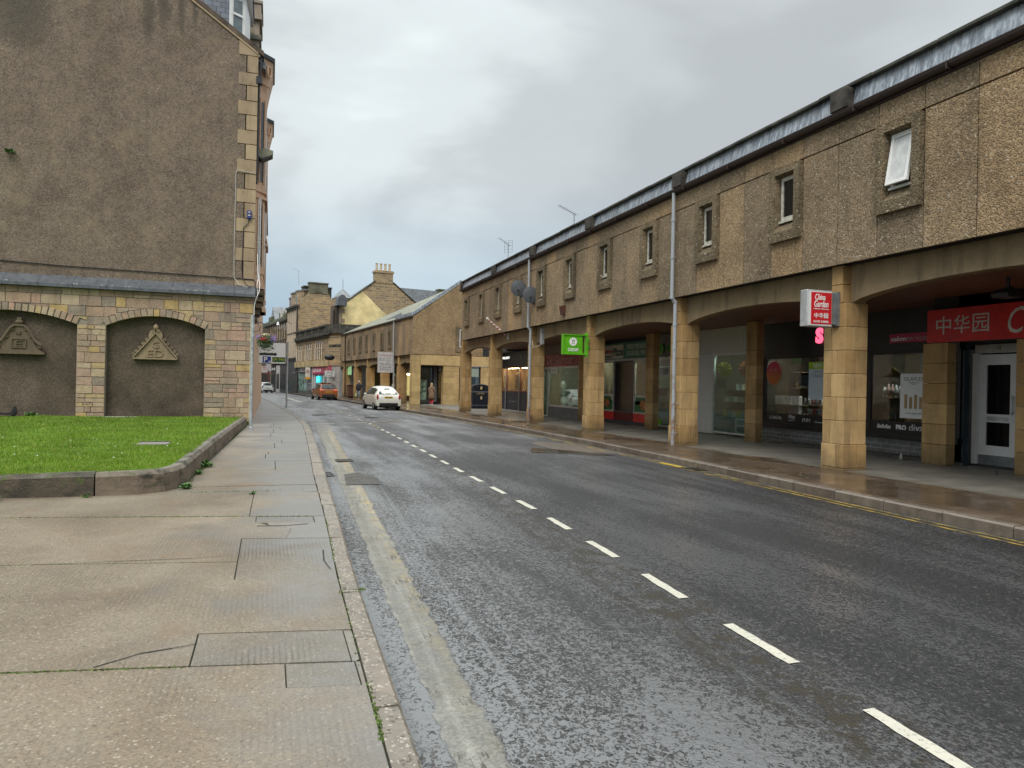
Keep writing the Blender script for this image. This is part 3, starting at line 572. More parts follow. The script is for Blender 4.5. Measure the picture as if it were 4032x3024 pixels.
# ---------------------------------------------------------------- near arcade building (world coordinates)
ARC = thing('arcade_building', 'long brown pebble dashed building over a sandstone shop arcade, on the right', 'building', (10.45, 16.97, 0))
CREAM = plain((.50, .47, .40), .5, vary=.2, sc=9)
PIL = [11.15 - 5.82 * 3 + 5.82 * i for i in range(9)]           # near front corners; last used is the end one
PIL = [p for p in PIL if p < 41]
MOD = .9685; J0 = 8.34 - 16 * MOD; YE = 8.34 + 32.7 * MOD       # panel joints
joints = [J0 + i * MOD for i in range(200) if J0 + i * MOD < YE - .3] + [YE]
win_at = [i for i in range(len(joints) - 1) if (i - 17) % 3 == 0 and joints[i] > -5]
up = MB(); 
for i in range(len(joints) - 1):
    a_, b_ = joints[i] + .009, joints[i + 1] - .009
    up.box(10.30, 10.36, a_, b_, 6.41, 6.80)
    if i in win_at: up.box(10.30, 10.36, a_, b_, 4.07, 4.80)
    else: up.box(10.30, 10.36, a_, b_, 4.07, 6.38)
up.build('wall_panel', PANEL, ARC, world=True)
core = MB().box(10.56, 17.5, J0, YE - .01, 4.08, 7.0); core.box(10.885, 17.49, J0, YE - .012, 3.73, 4.079); core.box(10.365, 10.559, J0, YE - .01, 4.10, 4.78); core.box(10.365, 10.559, J0, YE - .01, 6.38, 6.95)
for i in range(len(joints) - 1):
    if i not in win_at: core.box(10.37, 10.559, joints[i] - .0, joints[i + 1], 4.782, 6.378)
core.box(17.5, 17.6, J0, YE, 0, 7.0)
core.build('wall_core', plain((.018, .014, .011), .9), ARC, world=True)
MB().box(10.31, 12.6, YE - .005, YE + .03, 4.07, 6.8).build('end_wall', PANEL, ARC, world=True)
def surround(y0, y1):
    m = MB(); X0, X1 = 10.205, 10.30; c_ = (y0 + y1) / 2; za, zb = 4.79, 6.36
    ya, yb = y0 + .015, y1 - .015; fa, fb, fz0, fz1 = c_ - .30, c_ + .30, 5.00, 6.22; ba, bb, bz0, bz1 = c_ - .265, c_ + .255, 5.22, 6.18; XB = 10.395
    o = [(X0, ya, za), (X0, yb, za), (X0, yb, zb), (X0, ya, zb)]; i_ = [(X0, fa, fz0), (X0, fb, fz0), (X0, fb, fz1), (X0, fa, fz1)]
    b = [(XB, ba, bz0), (XB, bb, bz0), (XB, bb, bz1), (XB, ba, bz1)]; r = [(X1 + .06, *p[1:]) for p in o]
    fs = []
    for k in range(4):
        j = (k + 1) % 4; fs += [(k, j, 4 + j, 4 + k), (4 + k, 4 + j, 8 + j, 8 + k), (k, 12 + k, 12 + j, j)]
    m.add(o + i_ + b + r, fs); return m, (ba, bb, bz0, bz1)
for n_, i in enumerate(win_at):
    m, (ba, bb, z0, z1) = surround(joints[i], joints[i + 1])
    m.build('window_surround', SURR, ARC, world=True)
    xf = 10.355; f = MB(); t_ = .055
    f.box(xf, xf + .07, ba, bb, z0, z0 + t_); f.box(xf, xf + .07, ba, bb, z1 - t_, z1); f.box(xf, xf + .07, ba, ba + t_, z0 + t_, z1 - t_); f.box(xf, xf + .07, bb - t_, bb, z0 + t_, z1 - t_)
    f.box(xf - .05, xf, ba - .01, bb + .01, z0 - .02, z0 + .02)
    opened = abs(joints[i] - 9.31) < .1
    if not opened:
        q = t_ + .035; f.box(xf - .02, xf + .03, ba + .03, bb - .03, z0 + .03, z0 + q + .01); f.box(xf - .02, xf + .03, ba + .03, bb - .03, z1 - q, z1 - .03)
        f.box(xf - .02, xf + .03, ba + .03, ba + q, z0 + q + .01, z1 - q); f.box(xf - .02, xf + .03, bb - q, bb - .03, z0 + q + .01, z1 - q)
        F_ = f.build('window', CREAM, ARC, world=True)
        p = MB().box(xf + .0, xf + .012, ba + .06, bb - .06, z0 + .06, z1 - .06).build('pane', GLASSD, F_); p.data.transform(Matrix.Translation((-10.45, -16.97, 0)))
        back = MB().box(10.44, 10.45, ba, bb, z0, z1).build('curtain', plain((.10, .10, .10), .9) if n_ % 2 else plain((.26, .255, .24), .9), F_); back.data.transform(Matrix.Translation((-10.45, -16.97, 0)))
    else:
        F_ = f.build('window', WHITE, ARC, world=True)
        s = MB(); s.box(-.02, .03, ba + .03, bb - .03, z0 + .03, z0 + .09); s.box(-.02, .03, ba + .03, bb - .03, z1 - .09, z1 - .03); s.box(-.02, .03, ba + .03, ba + .09, z0 + .09, z1 - .09); s.box(-.02, .03, bb - .09, bb - .03, z0 + .09, z1 - .09)
        s.cm = 1; s.box(.0, .01, ba + .09, bb - .09, z0 + .09, z1 - .09)
        R_ = Matrix.Translation((xf, 0, z1 - .04)) @ Matrix.Rotation(.17, 4, 'Y') @ Matrix.Translation((0, 0, -(z1 - .04)))
        s.xf(R_); s.xf(Matrix.Translation((-10.45, -16.97, 0)))
        s.build('open_casement', [WHITE, plain((.55, .55, .54), .35)], F_)
        back = MB().box(10.44, 10.45, ba, bb, z0, z1).build('curtain', plain((.02, .02, .02), .9), F_); back.data.transform(Matrix.Translation((-10.45, -16.97, 0)))
# gutter, lead band, coping, blocks
m = MB(); 
for k in range(7):
    a0, a1 = PI + PI * k / 7, PI + PI * (k + 1) / 7
    m.quad((10.215 + .085 * math.cos(a0), J0, 6.93 + .09 * math.sin(a0)), (10.215 + .085 * math.cos(a1), J0, 6.93 + .09 * math.sin(a1)), (10.215 + .085 * math.cos(a1), YE + .05, 6.93 + .09 * math.sin(a1)), (10.215 + .085 * math.cos(a0), YE + .05, 6.93 + .09 * math.sin(a0)))
m.box(10.125, 10.14, J0, YE + .05, 6.925, 6.945); m.box(10.27, 10.33, J0, YE + .03, 6.805, 6.95)
for i in range(60):
    y = J0 + .4 + i * .97
    if y < YE: m.box(10.12, 10.30, y, y + .025, 6.82, 6.935) if i % 2 == 0 else None
m.build('gutter', GUT, ARC, world=True)
m = MB(); y = J0; k = 0
while y < YE - .3:
    l_ = min(2.0, YE - y); m.add([(10.25, y, 6.93), (10.25, y + l_ - .01, 6.93), (10.33, y + l_ - .01, 7.36), (10.33, y, 7.36), (10.6, y, 6.93), (10.6, y + l_ - .01, 6.93), (10.6, y + l_ - .01, 7.36), (10.6, y, 7.36)], [(1, 0, 3, 2), (2, 3, 7, 6), (0, 4, 7, 3), (5, 1, 2, 6)])
    m.box(10.235, 10.33, y + l_ - .05, y + l_ + .01, 6.93, 6.97) ; y += l_
m.build('lead_band', LEAD, ARC, world=True)
m = MB(); y = J0; rnd = random.Random(8)
while y < YE - .1:
    l_ = min(1.35, YE + .03 - y); d = rnd.uniform(-.008, .008); m.box(10.22, 10.75, y + .004, y + l_ - .004, 7.362 + d, 7.43 + d); y += l_
m.build('coping', plain((.065, .062, .05), .8, vary=.35, sc=3), ARC, world=True, bevel=.012)
MB().box(10.6, 17.6, J0, YE, 7.0, 7.36).build('roof', SLATE, ARC, world=True)
for p in (11.08 - 5.82, 11.08, 16.84, 22.5, 28.1, 33.6): MB().box(10.10, 10.40, p - .21, p + .21, 6.96, 7.34).build('parapet_block', plain((.05, .042, .033), .8, vary=.4, sc=5), ARC, world=True, bevel=.01)
MB().box(10.15, 10.4, YE - .2, YE + .02, 6.95, 7.38).build('parapet_block', plain((.05, .042, .033), .8, vary=.4, sc=5), ARC, world=True, bevel=.01)
# downpipes
for y in (17.08, 28.5):
    m = MB(); m.cyl((10.19, y, 6.86), (10.19, y, 4.03), .048); m.cyl((10.19, y, 4.06), (10.30, y, 3.9), .05); m.cyl((10.30, y, 3.98), (10.30, y, 2.62), .05)
    for z in (6.1, 5.1, 4.02, 3.3, 2.66): m.cyl((10.19 if z > 4 else 10.30, y, z), (10.19 if z > 4 else 10.30, y, z + .06), .062)
    m.build('downpipe', PIPE, ARC, world=True)
    m = MB(); m.cyl((10.30, y, 2.62), (10.30, y, gz(y) + .1), .05)
    for z in (1.2, .4): m.cyl((10.30, y, z), (10.30, y, z + .05), .06); m.box(10.30, 10.46, y - .012, y + .012, z + .01, z + .03)
    m.build('downpipe', PIPE, ARC, world=True)
# beam with segmental arches, pilaster strips
for k, p in enumerate(PIL):
    q = PIL[k + 1] if k + 1 < len(PIL) else None
    if q:
        a_, b_ = p + .50, q + .06; n_ = 22; pts = []
        for i in range(n_ + 1):
            t = i / n_; yy = a_ + (b_ - a_) * t; pts.append((yy, 3.345 + .255 * math.sqrt(max(0, 1 - (2 * t - 1) ** 2)) ** 1.35))
        m = MB().prism([(a_, 4.075)] + pts + [(b_, 4.075)], 'x', 10.64, 10.88); m.build('arched_beam', BEAM, ARC, world=True)
    m = MB(); z = 3.345
    m.box(10.46, 10.70, p + .10, p + .38, 3.35, 3.70); m.box(10.46, 10.70, p + .10, p + .38, 3.71, 4.072); m.box(10.66, 10.95, p - .0, p + .56, 3.346, 4.07)
    m.build('pilaster_strip', SAND, ARC, world=True, bevel=.006)
    m = MB(); base = gz(p) + .10; ch = .455; z = 3.34; c_ = 0; g = .0035; rnd = random.Random(int(p * 10))
    while z > base + .02:
        z0 = max(base - .02, z - ch); ex = .012 if z0 < base + .3 else 0; jy = (.20, .36)[c_ % 2]; jx = (.34, .18)[c_ % 2]
        xa, xb, ya, yb = 10.45 - ex, 11.0 + ex, p - ex, p + .56 + ex
        for (u0, u1) in ((xa, xa + jx - g), (xa + jx + g, xb)):
            for (v0, v1) in ((ya, ya + jy - g), (ya + jy + g, yb)):
                m.box(u0 + rnd.uniform(0, .003), u1, v0 + rnd.uniform(0, .003), v1, z0 + g, z - g)
        z -= ch; c_ += 1
    P_ = m.build('pillar', SAND, ARC, world=True, bevel=.007)
    MB().box(10.462, 10.99, p + .012, p + .55, base - .02, 3.34).build('pillar_joints', plain((.12, .09, .055), .9), P_).data.transform(Matrix.Translation((-10.45, -16.97, 0)))
# ceiling of slats, back wall piers
a = N('varnished soffit boards'); v = a.co(); w1 = a.n('ShaderNodeTexWave', wave_type='BANDS', bands_direction='X', wave_profile='SAW'); a.put(w1.inputs['Vector'], v); w1.inputs['Scale'].default_value = 1.6
SOFFIT = a.pr(a.mix(a.ramp(a.noise(a.map(v, (3, .3, 1)), 4, 5), [(.3, (.12, .048, .026)), (.7, (.24, .10, .055))]), (.015, .008, .005), a.ramp(w1.outputs[1], [(.86, 0), (.93, 1)])), .5, a.bump(w1.outputs[1], .6, .02))
MB().box(10.885, 14.75, J0, YE - .02, 3.66, 3.72).build('ceiling', SOFFIT, ARC, world=True)
def pier(x, ya, yb, top):
    m = MB(); base = gz(ya) + .1; z = top; c_ = 0; g = .004
    while z > base + .02:
        z0 = max(base - .02, z - .43); jy = (yb - ya) * (.38, .62)[c_ % 2]
        m.box(x, x + .25, ya, yb, z0 + g, z - g); z -= .43; c_ += 1
    m.build('back_pier', SAND, ARC, world=True, bevel=.006)
for x, ya, yb, top in ((13.43, 3.6, 4.2, 2.70), (13.43, 9.42, 10.0, 2.70), (13.43, 11.47, 12.07, 2.70), (13.46, 17.78, 18.28, 3.64), (13.43, 23.72, 24.3, 3.64), (13.30, 29.75, 30.25, 3.64), (13.3, 35.3, 35.9, 3.64)): pier(x, ya, yb, top)
# ---------------------------------------------------------------- shop fronts: each a part of the building with its own pieces
def sub(mb, name, mat, par, **k):
    o = mb.build(name, mat, par, **k); o.data.transform(Matrix.Translation((-10.45, -16.97, 0))); return o
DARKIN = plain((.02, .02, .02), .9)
def room(x, ya, yb, name='shop_interior', wall=None, floor=.12, top=3.3, depth=2.3):
    m = MB(); x2 = x + depth
    m.quad((x2, ya, floor), (x2, yb, floor), (x2, yb, top), (x2, ya, top)); m.quad((x, ya, floor), (x2, ya, floor), (x2, ya, top), (x, ya, top)); m.quad((x, yb, floor), (x, yb, top), (x2, yb, top), (x2, yb, floor))
    m.quad((x, ya, floor), (x, yb, floor), (x2, yb, floor), (x2, ya, floor)); m.quad((x, ya, top), (x2, ya, top), (x2, yb, top), (x, yb, top))
    return m.build(name, wall or plain((.16, .15, .13), .8), ARC, world=True)
def frame(m, x, ya, yb, z0, z1, t=.06, d=.08, mull=()):
    m.box(x, x + d, ya, yb, z0, z0 + t); m.box(x, x + d, ya, yb, z1 - t, z1); m.box(x, x + d, ya, ya + t, z0 + t, z1 - t); m.box(x, x + d, yb - t, yb, z0 + t, z1 - t)
    for q in mull: m.box(x, x + d, q - t / 2, q + t / 2, z0 + t, z1 - t)
def window(x, ya, yb, z0, z1, fm, gm, mull=(), t=.06, name='shop_window'):
    m = MB(); frame(m, x, ya, yb, z0, z1, t, .08, mull); F_ = m.build(name, fm, ARC, world=True)
    sub(MB().box(x + .03, x + .04, ya + t * .5, yb - t * .5, z0 + t * .5, z1 - t * .5), 'pane', gm, F_); return F_
# S1: red takeaway, door bay with white double door
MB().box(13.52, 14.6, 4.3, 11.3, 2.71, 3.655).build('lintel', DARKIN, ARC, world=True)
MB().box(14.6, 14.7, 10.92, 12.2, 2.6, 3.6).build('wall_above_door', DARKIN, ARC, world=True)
MB().box(13.9, 13.98, 11.40, 11.46, .1, 2.7).build('side_wall', plain((.02, .035, .045), .35, vary=.3, sc=30), ARC, world=True)
m = MB().box(14.60, 14.66, 10.9, 12.3, .1, 2.7); m.build('wall_panel', plain((.018, .032, .042), .3, vary=.3, sc=25), ARC, world=True)
m = MB(); m.box(14.30, 14.42, 9.95, 11.55, 2.50, 2.68); m.build('transom', OFFW, ARC, world=True)
D = MB(); x = 14.34                                             # main leaf  Y 10.3..11.2 ; narrow leaf to the right
def leaf(ya, yb, name, panels=True):
    m = MB(); z0, z1 = .14, 2.47; t = .12; w_ = yb - ya
    t = min(.17, w_ * .22)
    m.box(x, x + .06, ya, ya + t, z0, z1); m.box(x, x + .06, yb - t, yb, z0, z1); m.box(x, x + .06, ya + t, yb - t, z1 - .22, z1); m.box(x, x + .06, ya + t, yb - t, 1.05, 1.22); m.box(x, x + .06, ya + t, yb - t, z0 + .22, z0 + .42)
    m.cm = 1; m.box(x - .004, x + .06, ya + .01, yb - .01, z0, z0 + .215); m.cm = 2; m.box(x + .03, x + .035, ya + t, yb - t, z0 + .4, z1 - .2)
    m.cm = 3
    if panels: m.box(x - .012, x, ya + t + .03, yb - t - .03, 1.09, 1.17)
    hy = ya + t * .5; m.box(x - .07, x - .05, hy - .012, hy + .012, 1.2, 1.62); m.box(x - .07, x, hy - .01, hy + .01, 1.25, 1.28); m.box(x - .07, x, hy - .01, hy + .01, 1.55, 1.58)
    o = m.build(name, [WHITE, GREYM, plain((.006, .006, .008), .12), ALU], ARC, world=True); return o
leaf(10.62, 11.48, 'door'); leaf(10.30, 10.60, 'door', False)
MB().box(14.30, 14.40, 11.485, 11.60, .1, 2.5).build('door_post', WHITE, ARC, world=True); MB().box(14.30, 14.40, 10.15, 10.295, .1, 2.5).build('door_post', WHITE, ARC, world=True)
for k, ch in enumerate('PULL'): text(ch, .06, .085, (14.32, 10.45, 2.05 - k * .13), '-x', BLACK, ARC, 'door_lettering')
text('4', .09, .11, (14.29, 11.0, 2.59), '-x', plain((.35, .25, .10), .4), ARC, 'house_number')
MB().box(13.0, 13.02, 10.01, 10.02, .1, .2).build('step_edge', DARKIN, ARC, world=True)
MB().box(14.2, 14.34, 10.0, 11.6, .1, .15).build('doorstep', plain((.03, .028, .026), .7), ARC, world=True)
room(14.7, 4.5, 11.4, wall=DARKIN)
# S2: black salon shop
SB = plain((.010, .011, .013), .4, vary=.2)
m = MB().box(14.55, 14.65, 12.08, 19.2, 2.80, 3.655); m.box(14.50, 14.55, 12.08, 19.2, 2.64, 2.82); m.build('shop_fascia', SB, ARC, world=True)
MB().box(14.6, 14.7, 12.08, 19.2, .1, .50).build('stall_riser', GREYBRICK, ARC, world=True)
m = MB().box(14.48, 14.6, 12.08, 19.2, .50, .64); m.build('window_sill', SB, ARC, world=True)
def win2(a_, b_):
    F_ = window(14.56, a_, b_, .64, 2.66, SB, GLASSD, t=.09); sub(MB().box(14.575, 14.585, a_ + .09, b_ - .09, .66, .93), 'window_band', SB, F_)
win2(12.1, 14.72); win2(15.9, 18.86); MB().box(14.55, 14.65, 18.86, 19.2, .5, 2.66).build('shop_pilaster', SB, ARC, world=True) 
m = MB().box(14.62, 14.66, 14.74, 15.88, .1, 2.66); m.build('shop_door', SB, ARC, world=True)
room(14.72, 12.1, 19.2, wall=plain((.085, .07, .055), .8))
MB().box(13.75, 14.58, 12.08, 17.6, .08, .135).build('front_step', plain((.06, .055, .048), .6, vary=.3), ARC, world=True)
t = thing('paper_pennant', 'yellow and pink paper pennant hanging in the right salon window', 'decoration', (14.7, 14, 2)); MB().prism([(14.08, 2.28), (14.06, 2.0), (13.70, 2.02)], 'x', 14.66, 14.665).build('yellow_part', plain((.55, .38, .08), .6), t, world=True); MB().prism([(14.4, 2.0), (14.1, 2.14), (14.08, 1.99)], 'x', 14.67, 14.675).build('pink_part', plain((.45, .10, .10), .6), t, world=True)
# S3: charity shop (white upper panel, shutter, window) and its second unit beyond the pillar
UP = plain((.46, .45, .38), .6, vary=.05)
MB().box(14.3, 14.4, 19.22, 23.6, 2.80, 3.655).build('shop_fascia', UP, ARC, world=True)
window(14.3, 19.25, 21.2, .15, 2.80, ALU, GLASSG, t=.05); 
m = MB(); [m.box(14.30, 14.335 + .0, 21.22, 22.2, .16 + i * .085, .16 + i * .085 + .078) for i in range(31)]; m.box(14.34, 14.37, 21.22, 22.2, .1, 2.8)
m.build('roller_shutter', plain((.55, .54, .50), .5, vary=.04), ARC, world=True)
window(14.2, 23.0, 25.0, .14, 2.78, ALU, GLASSG, t=.05); MB().box(14.25, 14.3, 23.0, 25.35, 2.8, 3.655).build('shop_fascia', plain((.20, .205, .19), .6), ARC, world=True); MB().box(14.25, 14.3, 25.0, 25.35, 0, 2.8).build('wall_panel', UP, ARC, world=True); MB().box(14.35, 14.4, 22.2, 23.0, .1, 2.8).build('wall_panel', UP, ARC, world=True)
room(14.45, 19.22, 25.3, wall=plain((.07, .08, .07), .8))
# S4: pizza shop
m = MB().box(14.2, 14.3, 25.36, 30.1, 2.80, 3.50); m.build('shop_fascia', plain((.03, .16, .10), .5), ARC, world=True)
MB().box(14.16, 14.2, 27.58, 30.1, 2.84, 3.42).build('fascia_panel', plain((.50, .48, .38), .5, vary=.05), ARC, world=True)
MB().box(14.14, 14.2, 25.36, 30.1, 2.73, 2.80).build('fascia_trim', OFFW, ARC, world=True)
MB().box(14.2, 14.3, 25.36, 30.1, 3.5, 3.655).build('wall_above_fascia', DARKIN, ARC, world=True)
RED = plain((.60, .03, .025), .45); DRED = plain((.12, .006, .008), .5)
MB().box(14.22, 14.3, 25.38, 26.68, .2, .54).box(14.22, 14.3, 28.5, 30.1, .2, .54).build('stall_riser', RED, ARC, world=True)
MB().box(14.235, 14.3, 26.68, 28.5, .2, .54).build('stall_riser', DRED, ARC, world=True); MB().box(14.18, 14.3, 25.36, 30.1, .02, .2).build('plinth', plain((.05, .05, .055), .7), ARC, world=True)
window(14.2, 25.38, 26.66, .54, 2.73, OFFW, GLASS, t=.06); window(14.2, 28.5, 30.08, .54, 2.73, OFFW, GLASS, t=.06)
F_ = window(14.23, 26.68, 28.48, .54, 2.73, plain((.07, .065, .06), .5), plain((.008, .012, .022), .12), t=.07)
GRN = plain((.03, .14, .05), .5)
for a_, b_ in ((25.45, 26.6), (28.56, 30.0)):
    o = MB().box(14.215, 14.222, a_, b_, .62, 1.05).box(14.215, 14.222, a_ + .2, b_ - .1, .9, 1.2); o.build('window_sticker', GRN, ARC, world=True)
    m = MB(); cy, cz = (a_ + b_) / 2 - .15, .9
    m.prism([(cy + .26 * math.cos(t * PI / 8), cz + .2 * math.sin(t * PI / 8)) for t in range(16)], 'x', 14.205, 14.212); m.build('pizza_sticker', plain((.42, .16, .05), .5, vary=.6, sc=14), ARC, world=True)
    MB().box(14.2165, 14.2185, a_, b_, 1.052, 1.3).build('frosted_band', OFFW, ARC, world=True)
room(14.32, 25.36, 30.1, wall=plain((.20, .18, .12), .8))
# S5: closed boutique with faded red sign
m = MB().box(13.5, 13.6, 30.3, 35.2, 2.56, 3.20); m.build('shop_fascia', plain((.36, .085, .08), .5, vary=.25, sc=1), ARC, world=True)
MB().box(13.5, 13.6, 30.3, 35.2, 3.2, 3.655).build('wall_above_fascia', plain((.20, .17, .13), .7), ARC, world=True)
MB().box(13.53, 13.6, 30.3, 34.6, .0, .56).build('stall_riser', brickm('blue grey bricks', (.15, .155, .165), (.19, .195, .2), (.12, .12, .12), .4, .11, .008), ARC, world=True)
window(13.48, 30.6, 34.5, .56, 2.56, ALU, GLASSG, t=.09)
F_ = window(13.5, 34.52, 35.25, .02, 2.5, OFFW, GLASSG, t=.07, name='shop_door'); room(13.62, 30.3, 35.2, wall=plain((.22, .24, .21), .8), floor=.05)
MB().box(13.5, 13.6, 35.25, 37.6, 0, 3.655).build('wall_panel', plain((.05, .05, .055), .6), ARC, world=True)
# S6: jeweller, black front with lit windows (the last, deeper unit)
m = MB().box(13.55, 13.65, 37.6, 42.9, 2.70, 3.55); m.build('shop_fascia', plain((.018, .02, .024), .4), ARC, world=True)
MB().box(13.6, 17.4, 42.9, 43.0, -.05, 4.2).box(12.9, 13.62, 42.85, 42.95, 2.7, 3.6).build('end_wall', PANEL, ARC, world=True); MB().box(13.0, 17.5, 39.9, 43, 3.56, 3.8).build('flat_roof', LEADD, ARC, world=True)
RL = plain((.12, .035, .02), .5)
MB().box(13.66, 13.74, 37.6, 42.0, .12, 1.16).box(13.66, 13.74, 42.05, 42.85, .12, 1.16).build('lower_panel', plain((.035, .035, .052), .5), ARC, world=True)
MB().box(13.64, 13.75, 37.6, 42.9, 1.16, 1.22).box(13.64, 13.75, 37.6, 42.9, 2.64, 2.70).build('red_trim', RL, ARC, world=True); MB().box(13.63, 13.75, 37.6, 42.9, -.0, .12).build('threshold', OFFW, ARC, world=True)
for a_, b_ in ((37.6, 39.35), (39.42, 41.85), (42.0, 42.88)): window(13.66, a_, b_, 1.22, 2.64, plain((.25, .12, .06), .4), GLASS, t=.05)
MB().box(13.6, 13.65, 39.36, 39.41, .1, 2.66).build('mullion', ALU, ARC, world=True); MB().box(13.6, 13.65, 41.86, 41.98, .1, 2.66).build('mullion', ALU, ARC, world=True)
room(13.76, 37.6, 42.85, wall=plain((.42, .33, .22), .8), floor=.1, top=2.9, depth=1.3)
def lamp_or_fill_bar(x, ya, yb, z, c, s, name='shop_lamp_or_fill'): MB().box(x, x + .12, ya, yb, z, z + .03).build(name, emis(c, s), ARC, world=True)
lamp_or_fill_bar(13.85, 37.8, 39.2, 2.58, (1, .66, .36), 34); lamp_or_fill_bar(13.85, 39.6, 41.7, 2.58, (1, .66, .36), 34); lamp_or_fill_bar(13.85, 42.1, 42.7, 2.58, (1, .66, .36), 25)


for x, ya, yb, s_ in ((14.80, 12.3, 14.6, 22), (14.80, 16.0, 18.8, 22), (14.55, 19.4, 21.1, 14), (14.42, 23.1, 24.9, 12), (14.4, 25.5, 26.6, 12), (14.4, 28.6, 30.0, 12), (13.75, 30.8, 34.3, 8)): lamp_or_fill_bar(x - .12, ya, yb, 2.95, (1, .93, .8), s_ * 2.6)  # unseen fill strips added above the window heads to brighten the displays
# ---------------------------------------------------------------- signs of the arcade
t = thing('fascia_sign', 'wide red fascia sign with white Chinese characters above the white door', 'sign', (13.40, 9.0, 2.71))
MB().box(13.40, 13.50, 4.0, 11.95, 2.71, 3.40).build('board', plain((.55, .014, .016), .4), t, world=True)
SW = plain((.60, .57, .50), .5)
for ch, cy in (('中', 11.55), ('华', 11.13), ('园', 10.71)): text(ch, .35, .37, (13.395, cy, 3.06), '-x', SW, t)
text('China Garden', 2.9, .5, (13.395, 8.7, 3.06), '-x', SW, t, shear=.3)
MB().box(13.52, 13.6, 4.3, 11.9, 3.40, 3.655).build('wall_above_sign', DARKIN, ARC, world=True)
t = thing('projecting_sign', 'red and white takeaway sign box projecting from the nearest pillar', 'sign', (10.0, 11.35, 2.85))
MB().box(9.68, 10.27, 11.30, 11.50, 2.87, 3.57).build('light_box', ALU, t, world=True, bevel=.01)
MB().box(9.765, 10.245, 11.292, 11.30, 2.915, 3.525).build('face', plain((.60, .018, .025), .35, vary=.02), t, world=True); MB().box(9.70, 10.25, 11.296, 11.299, 2.89, 3.55).build('face_border', WHITE, t, world=True)
MB().box(10.275, 10.40, 11.34, 11.46, 2.93, 3.52).build('bracket', GREYM, t, world=True); MB().box(10.40, 10.45, 11.30, 11.5, 2.9, 3.56).build('mounting_plate', GREYM, t, world=True)
WT = plain((.82, .81, .78), .5, vary=.03)
for s_, w_, h_, x_, z_ in (('China', .24, .115, 9.97, 3.435), ('Garden', .33, .13, 10.0, 3.305), ('Chinese Takeaway', .36, .032, 10.0, 3.205), ('01343 542055', .35, .042, 10.0, 2.965)): text(s_, w_, h_, (x_, 11.288, z_), '-y', WT, t, shear=.25 if s_ in ('China', 'Garden') else 0, bold=.012)
for i, ch in enumerate('中华园'): text(ch, .095, .10, (9.885 + i * .115, 11.288, 3.08), '-y', WT, t, bold=.01)
OG = plain((.11, .42, .012), .4)
t = thing('projecting_sign', 'bright green charity shop sign projecting from the third pillar', 'sign', (9.9, 22.85, 2.7))
MB().box(9.42, 10.12, 22.72, 22.80, 2.72, 3.36).build('board', OG, t, world=True)
m = MB().box(9.38, 10.28, 22.69, 22.83, 3.345, 3.385).box(9.38, 10.28, 22.69, 22.83, 2.695, 2.735).box(9.38, 9.42, 22.69, 22.83, 2.735, 3.345).box(10.24, 10.30, 22.66, 22.86, 2.62, 3.44).box(10.30, 10.45, 22.86, 22.9, 2.9, 3.0).box(10.30, 10.45, 22.86, 22.9, 3.15, 3.25); m.build('frame', OG, t, world=True)
def emblem(c, r, face, parent, disc, ring, par_tag='emblem'):
    """round badge with a small figure of a ring over two legs"""
    m = MB(); n_ = 28
    def P(u, v, d):
        return (c[0] + u, c[1] - d, c[2] + v) if face == '-y' else (c[0] - d, c[1] - u, c[2] + v)
    m.add([P(r * math.cos(2 * PI * i / n_), r * math.sin(2 * PI * i / n_), 0) for i in range(n_)] + [P(r * math.cos(2 * PI * i / n_), r * math.sin(2 * PI * i / n_), .006) for i in range(n_)], [tuple(range(n_, 2 * n_))] + [(i, (i + 1) % n_, n_ + (i + 1) % n_, n_ + i) for i in range(n_)])
    E_ = m.build('emblem', disc, parent, world=True); m = MB()
    def arc(cx, cy, ra, w_, a0, a1, k=14):
        pts = [(cx + (ra) * math.cos(a0 + (a1 - a0) * i / k), cy + ra * math.sin(a0 + (a1 - a0) * i / k), cx + (ra - w_) * math.cos(a0 + (a1 - a0) * i / k), cy + (ra - w_) * math.sin(a0 + (a1 - a0) * i / k)) for i in range(k + 1)]
        for p, q in zip(pts[:-1], pts[1:]): m.add([P(p[0], p[1], .010), P(p[2], p[3], .010), P(q[2], q[3], .010), P(q[0], q[1], .010)], [(0, 1, 2, 3)])
    arc(0, r * .22, r * .34, r * .16, -.9, PI + .9)
    arc(r * .02, r * .22, r * .34, r * .16, -.9, PI + .9)
    for sgn in (-1, 1):
        m.add([P(sgn * r * .30, r * .02, .010), P(sgn * r * .14, r * -.04, .010), P(-sgn * r * .28, -r * .62, .010), P(-sgn * r * .45, -r * .52, .010)], [(0, 1, 2, 3)])
    m.build('emblem_figure', ring, parent, world=True)
emblem((9.77, 22.718, 3.13), .14, '-y', t, WT, plain((.06, .25, .01), .5))
text('OXFAM', .38, .115, (9.77, 22.715, 2.86), '-y', WT, t, bold=.02)
t = thing('fascia_sign', 'green emblem and lettering on the white panel behind the second downpipe', 'sign', (14.2, 23, 2.9))
emblem((14.19, 24.52, 3.11), .21, '-x', t, OG, plain((.02, .09, .01), .5)); text('OXFAM', .95, .26, (14.22, 23.72, 3.11), '-x', OG, t, bold=.02, depth=.03)
t = thing('fascia_sign', 'pizza shop lettering in red and green on the cream and green fascia', 'sign', (14.15, 27, 2.8))
text('Sunny', .95, .24, (14.152, 28.98, 3.15), '-x', plain((.38, .03, .02), .5), t, bold=.03); text('Pizza', .95, .34, (14.152, 28.05, 3.12), '-x', plain((.03, .06, .05), .5), t, shear=.2, bold=.03); MB().box(14.148, 14.156, 28.6, 29.4, 2.90, 2.95).build('underline', plain((.03, .06, .05), .5), t, world=True)
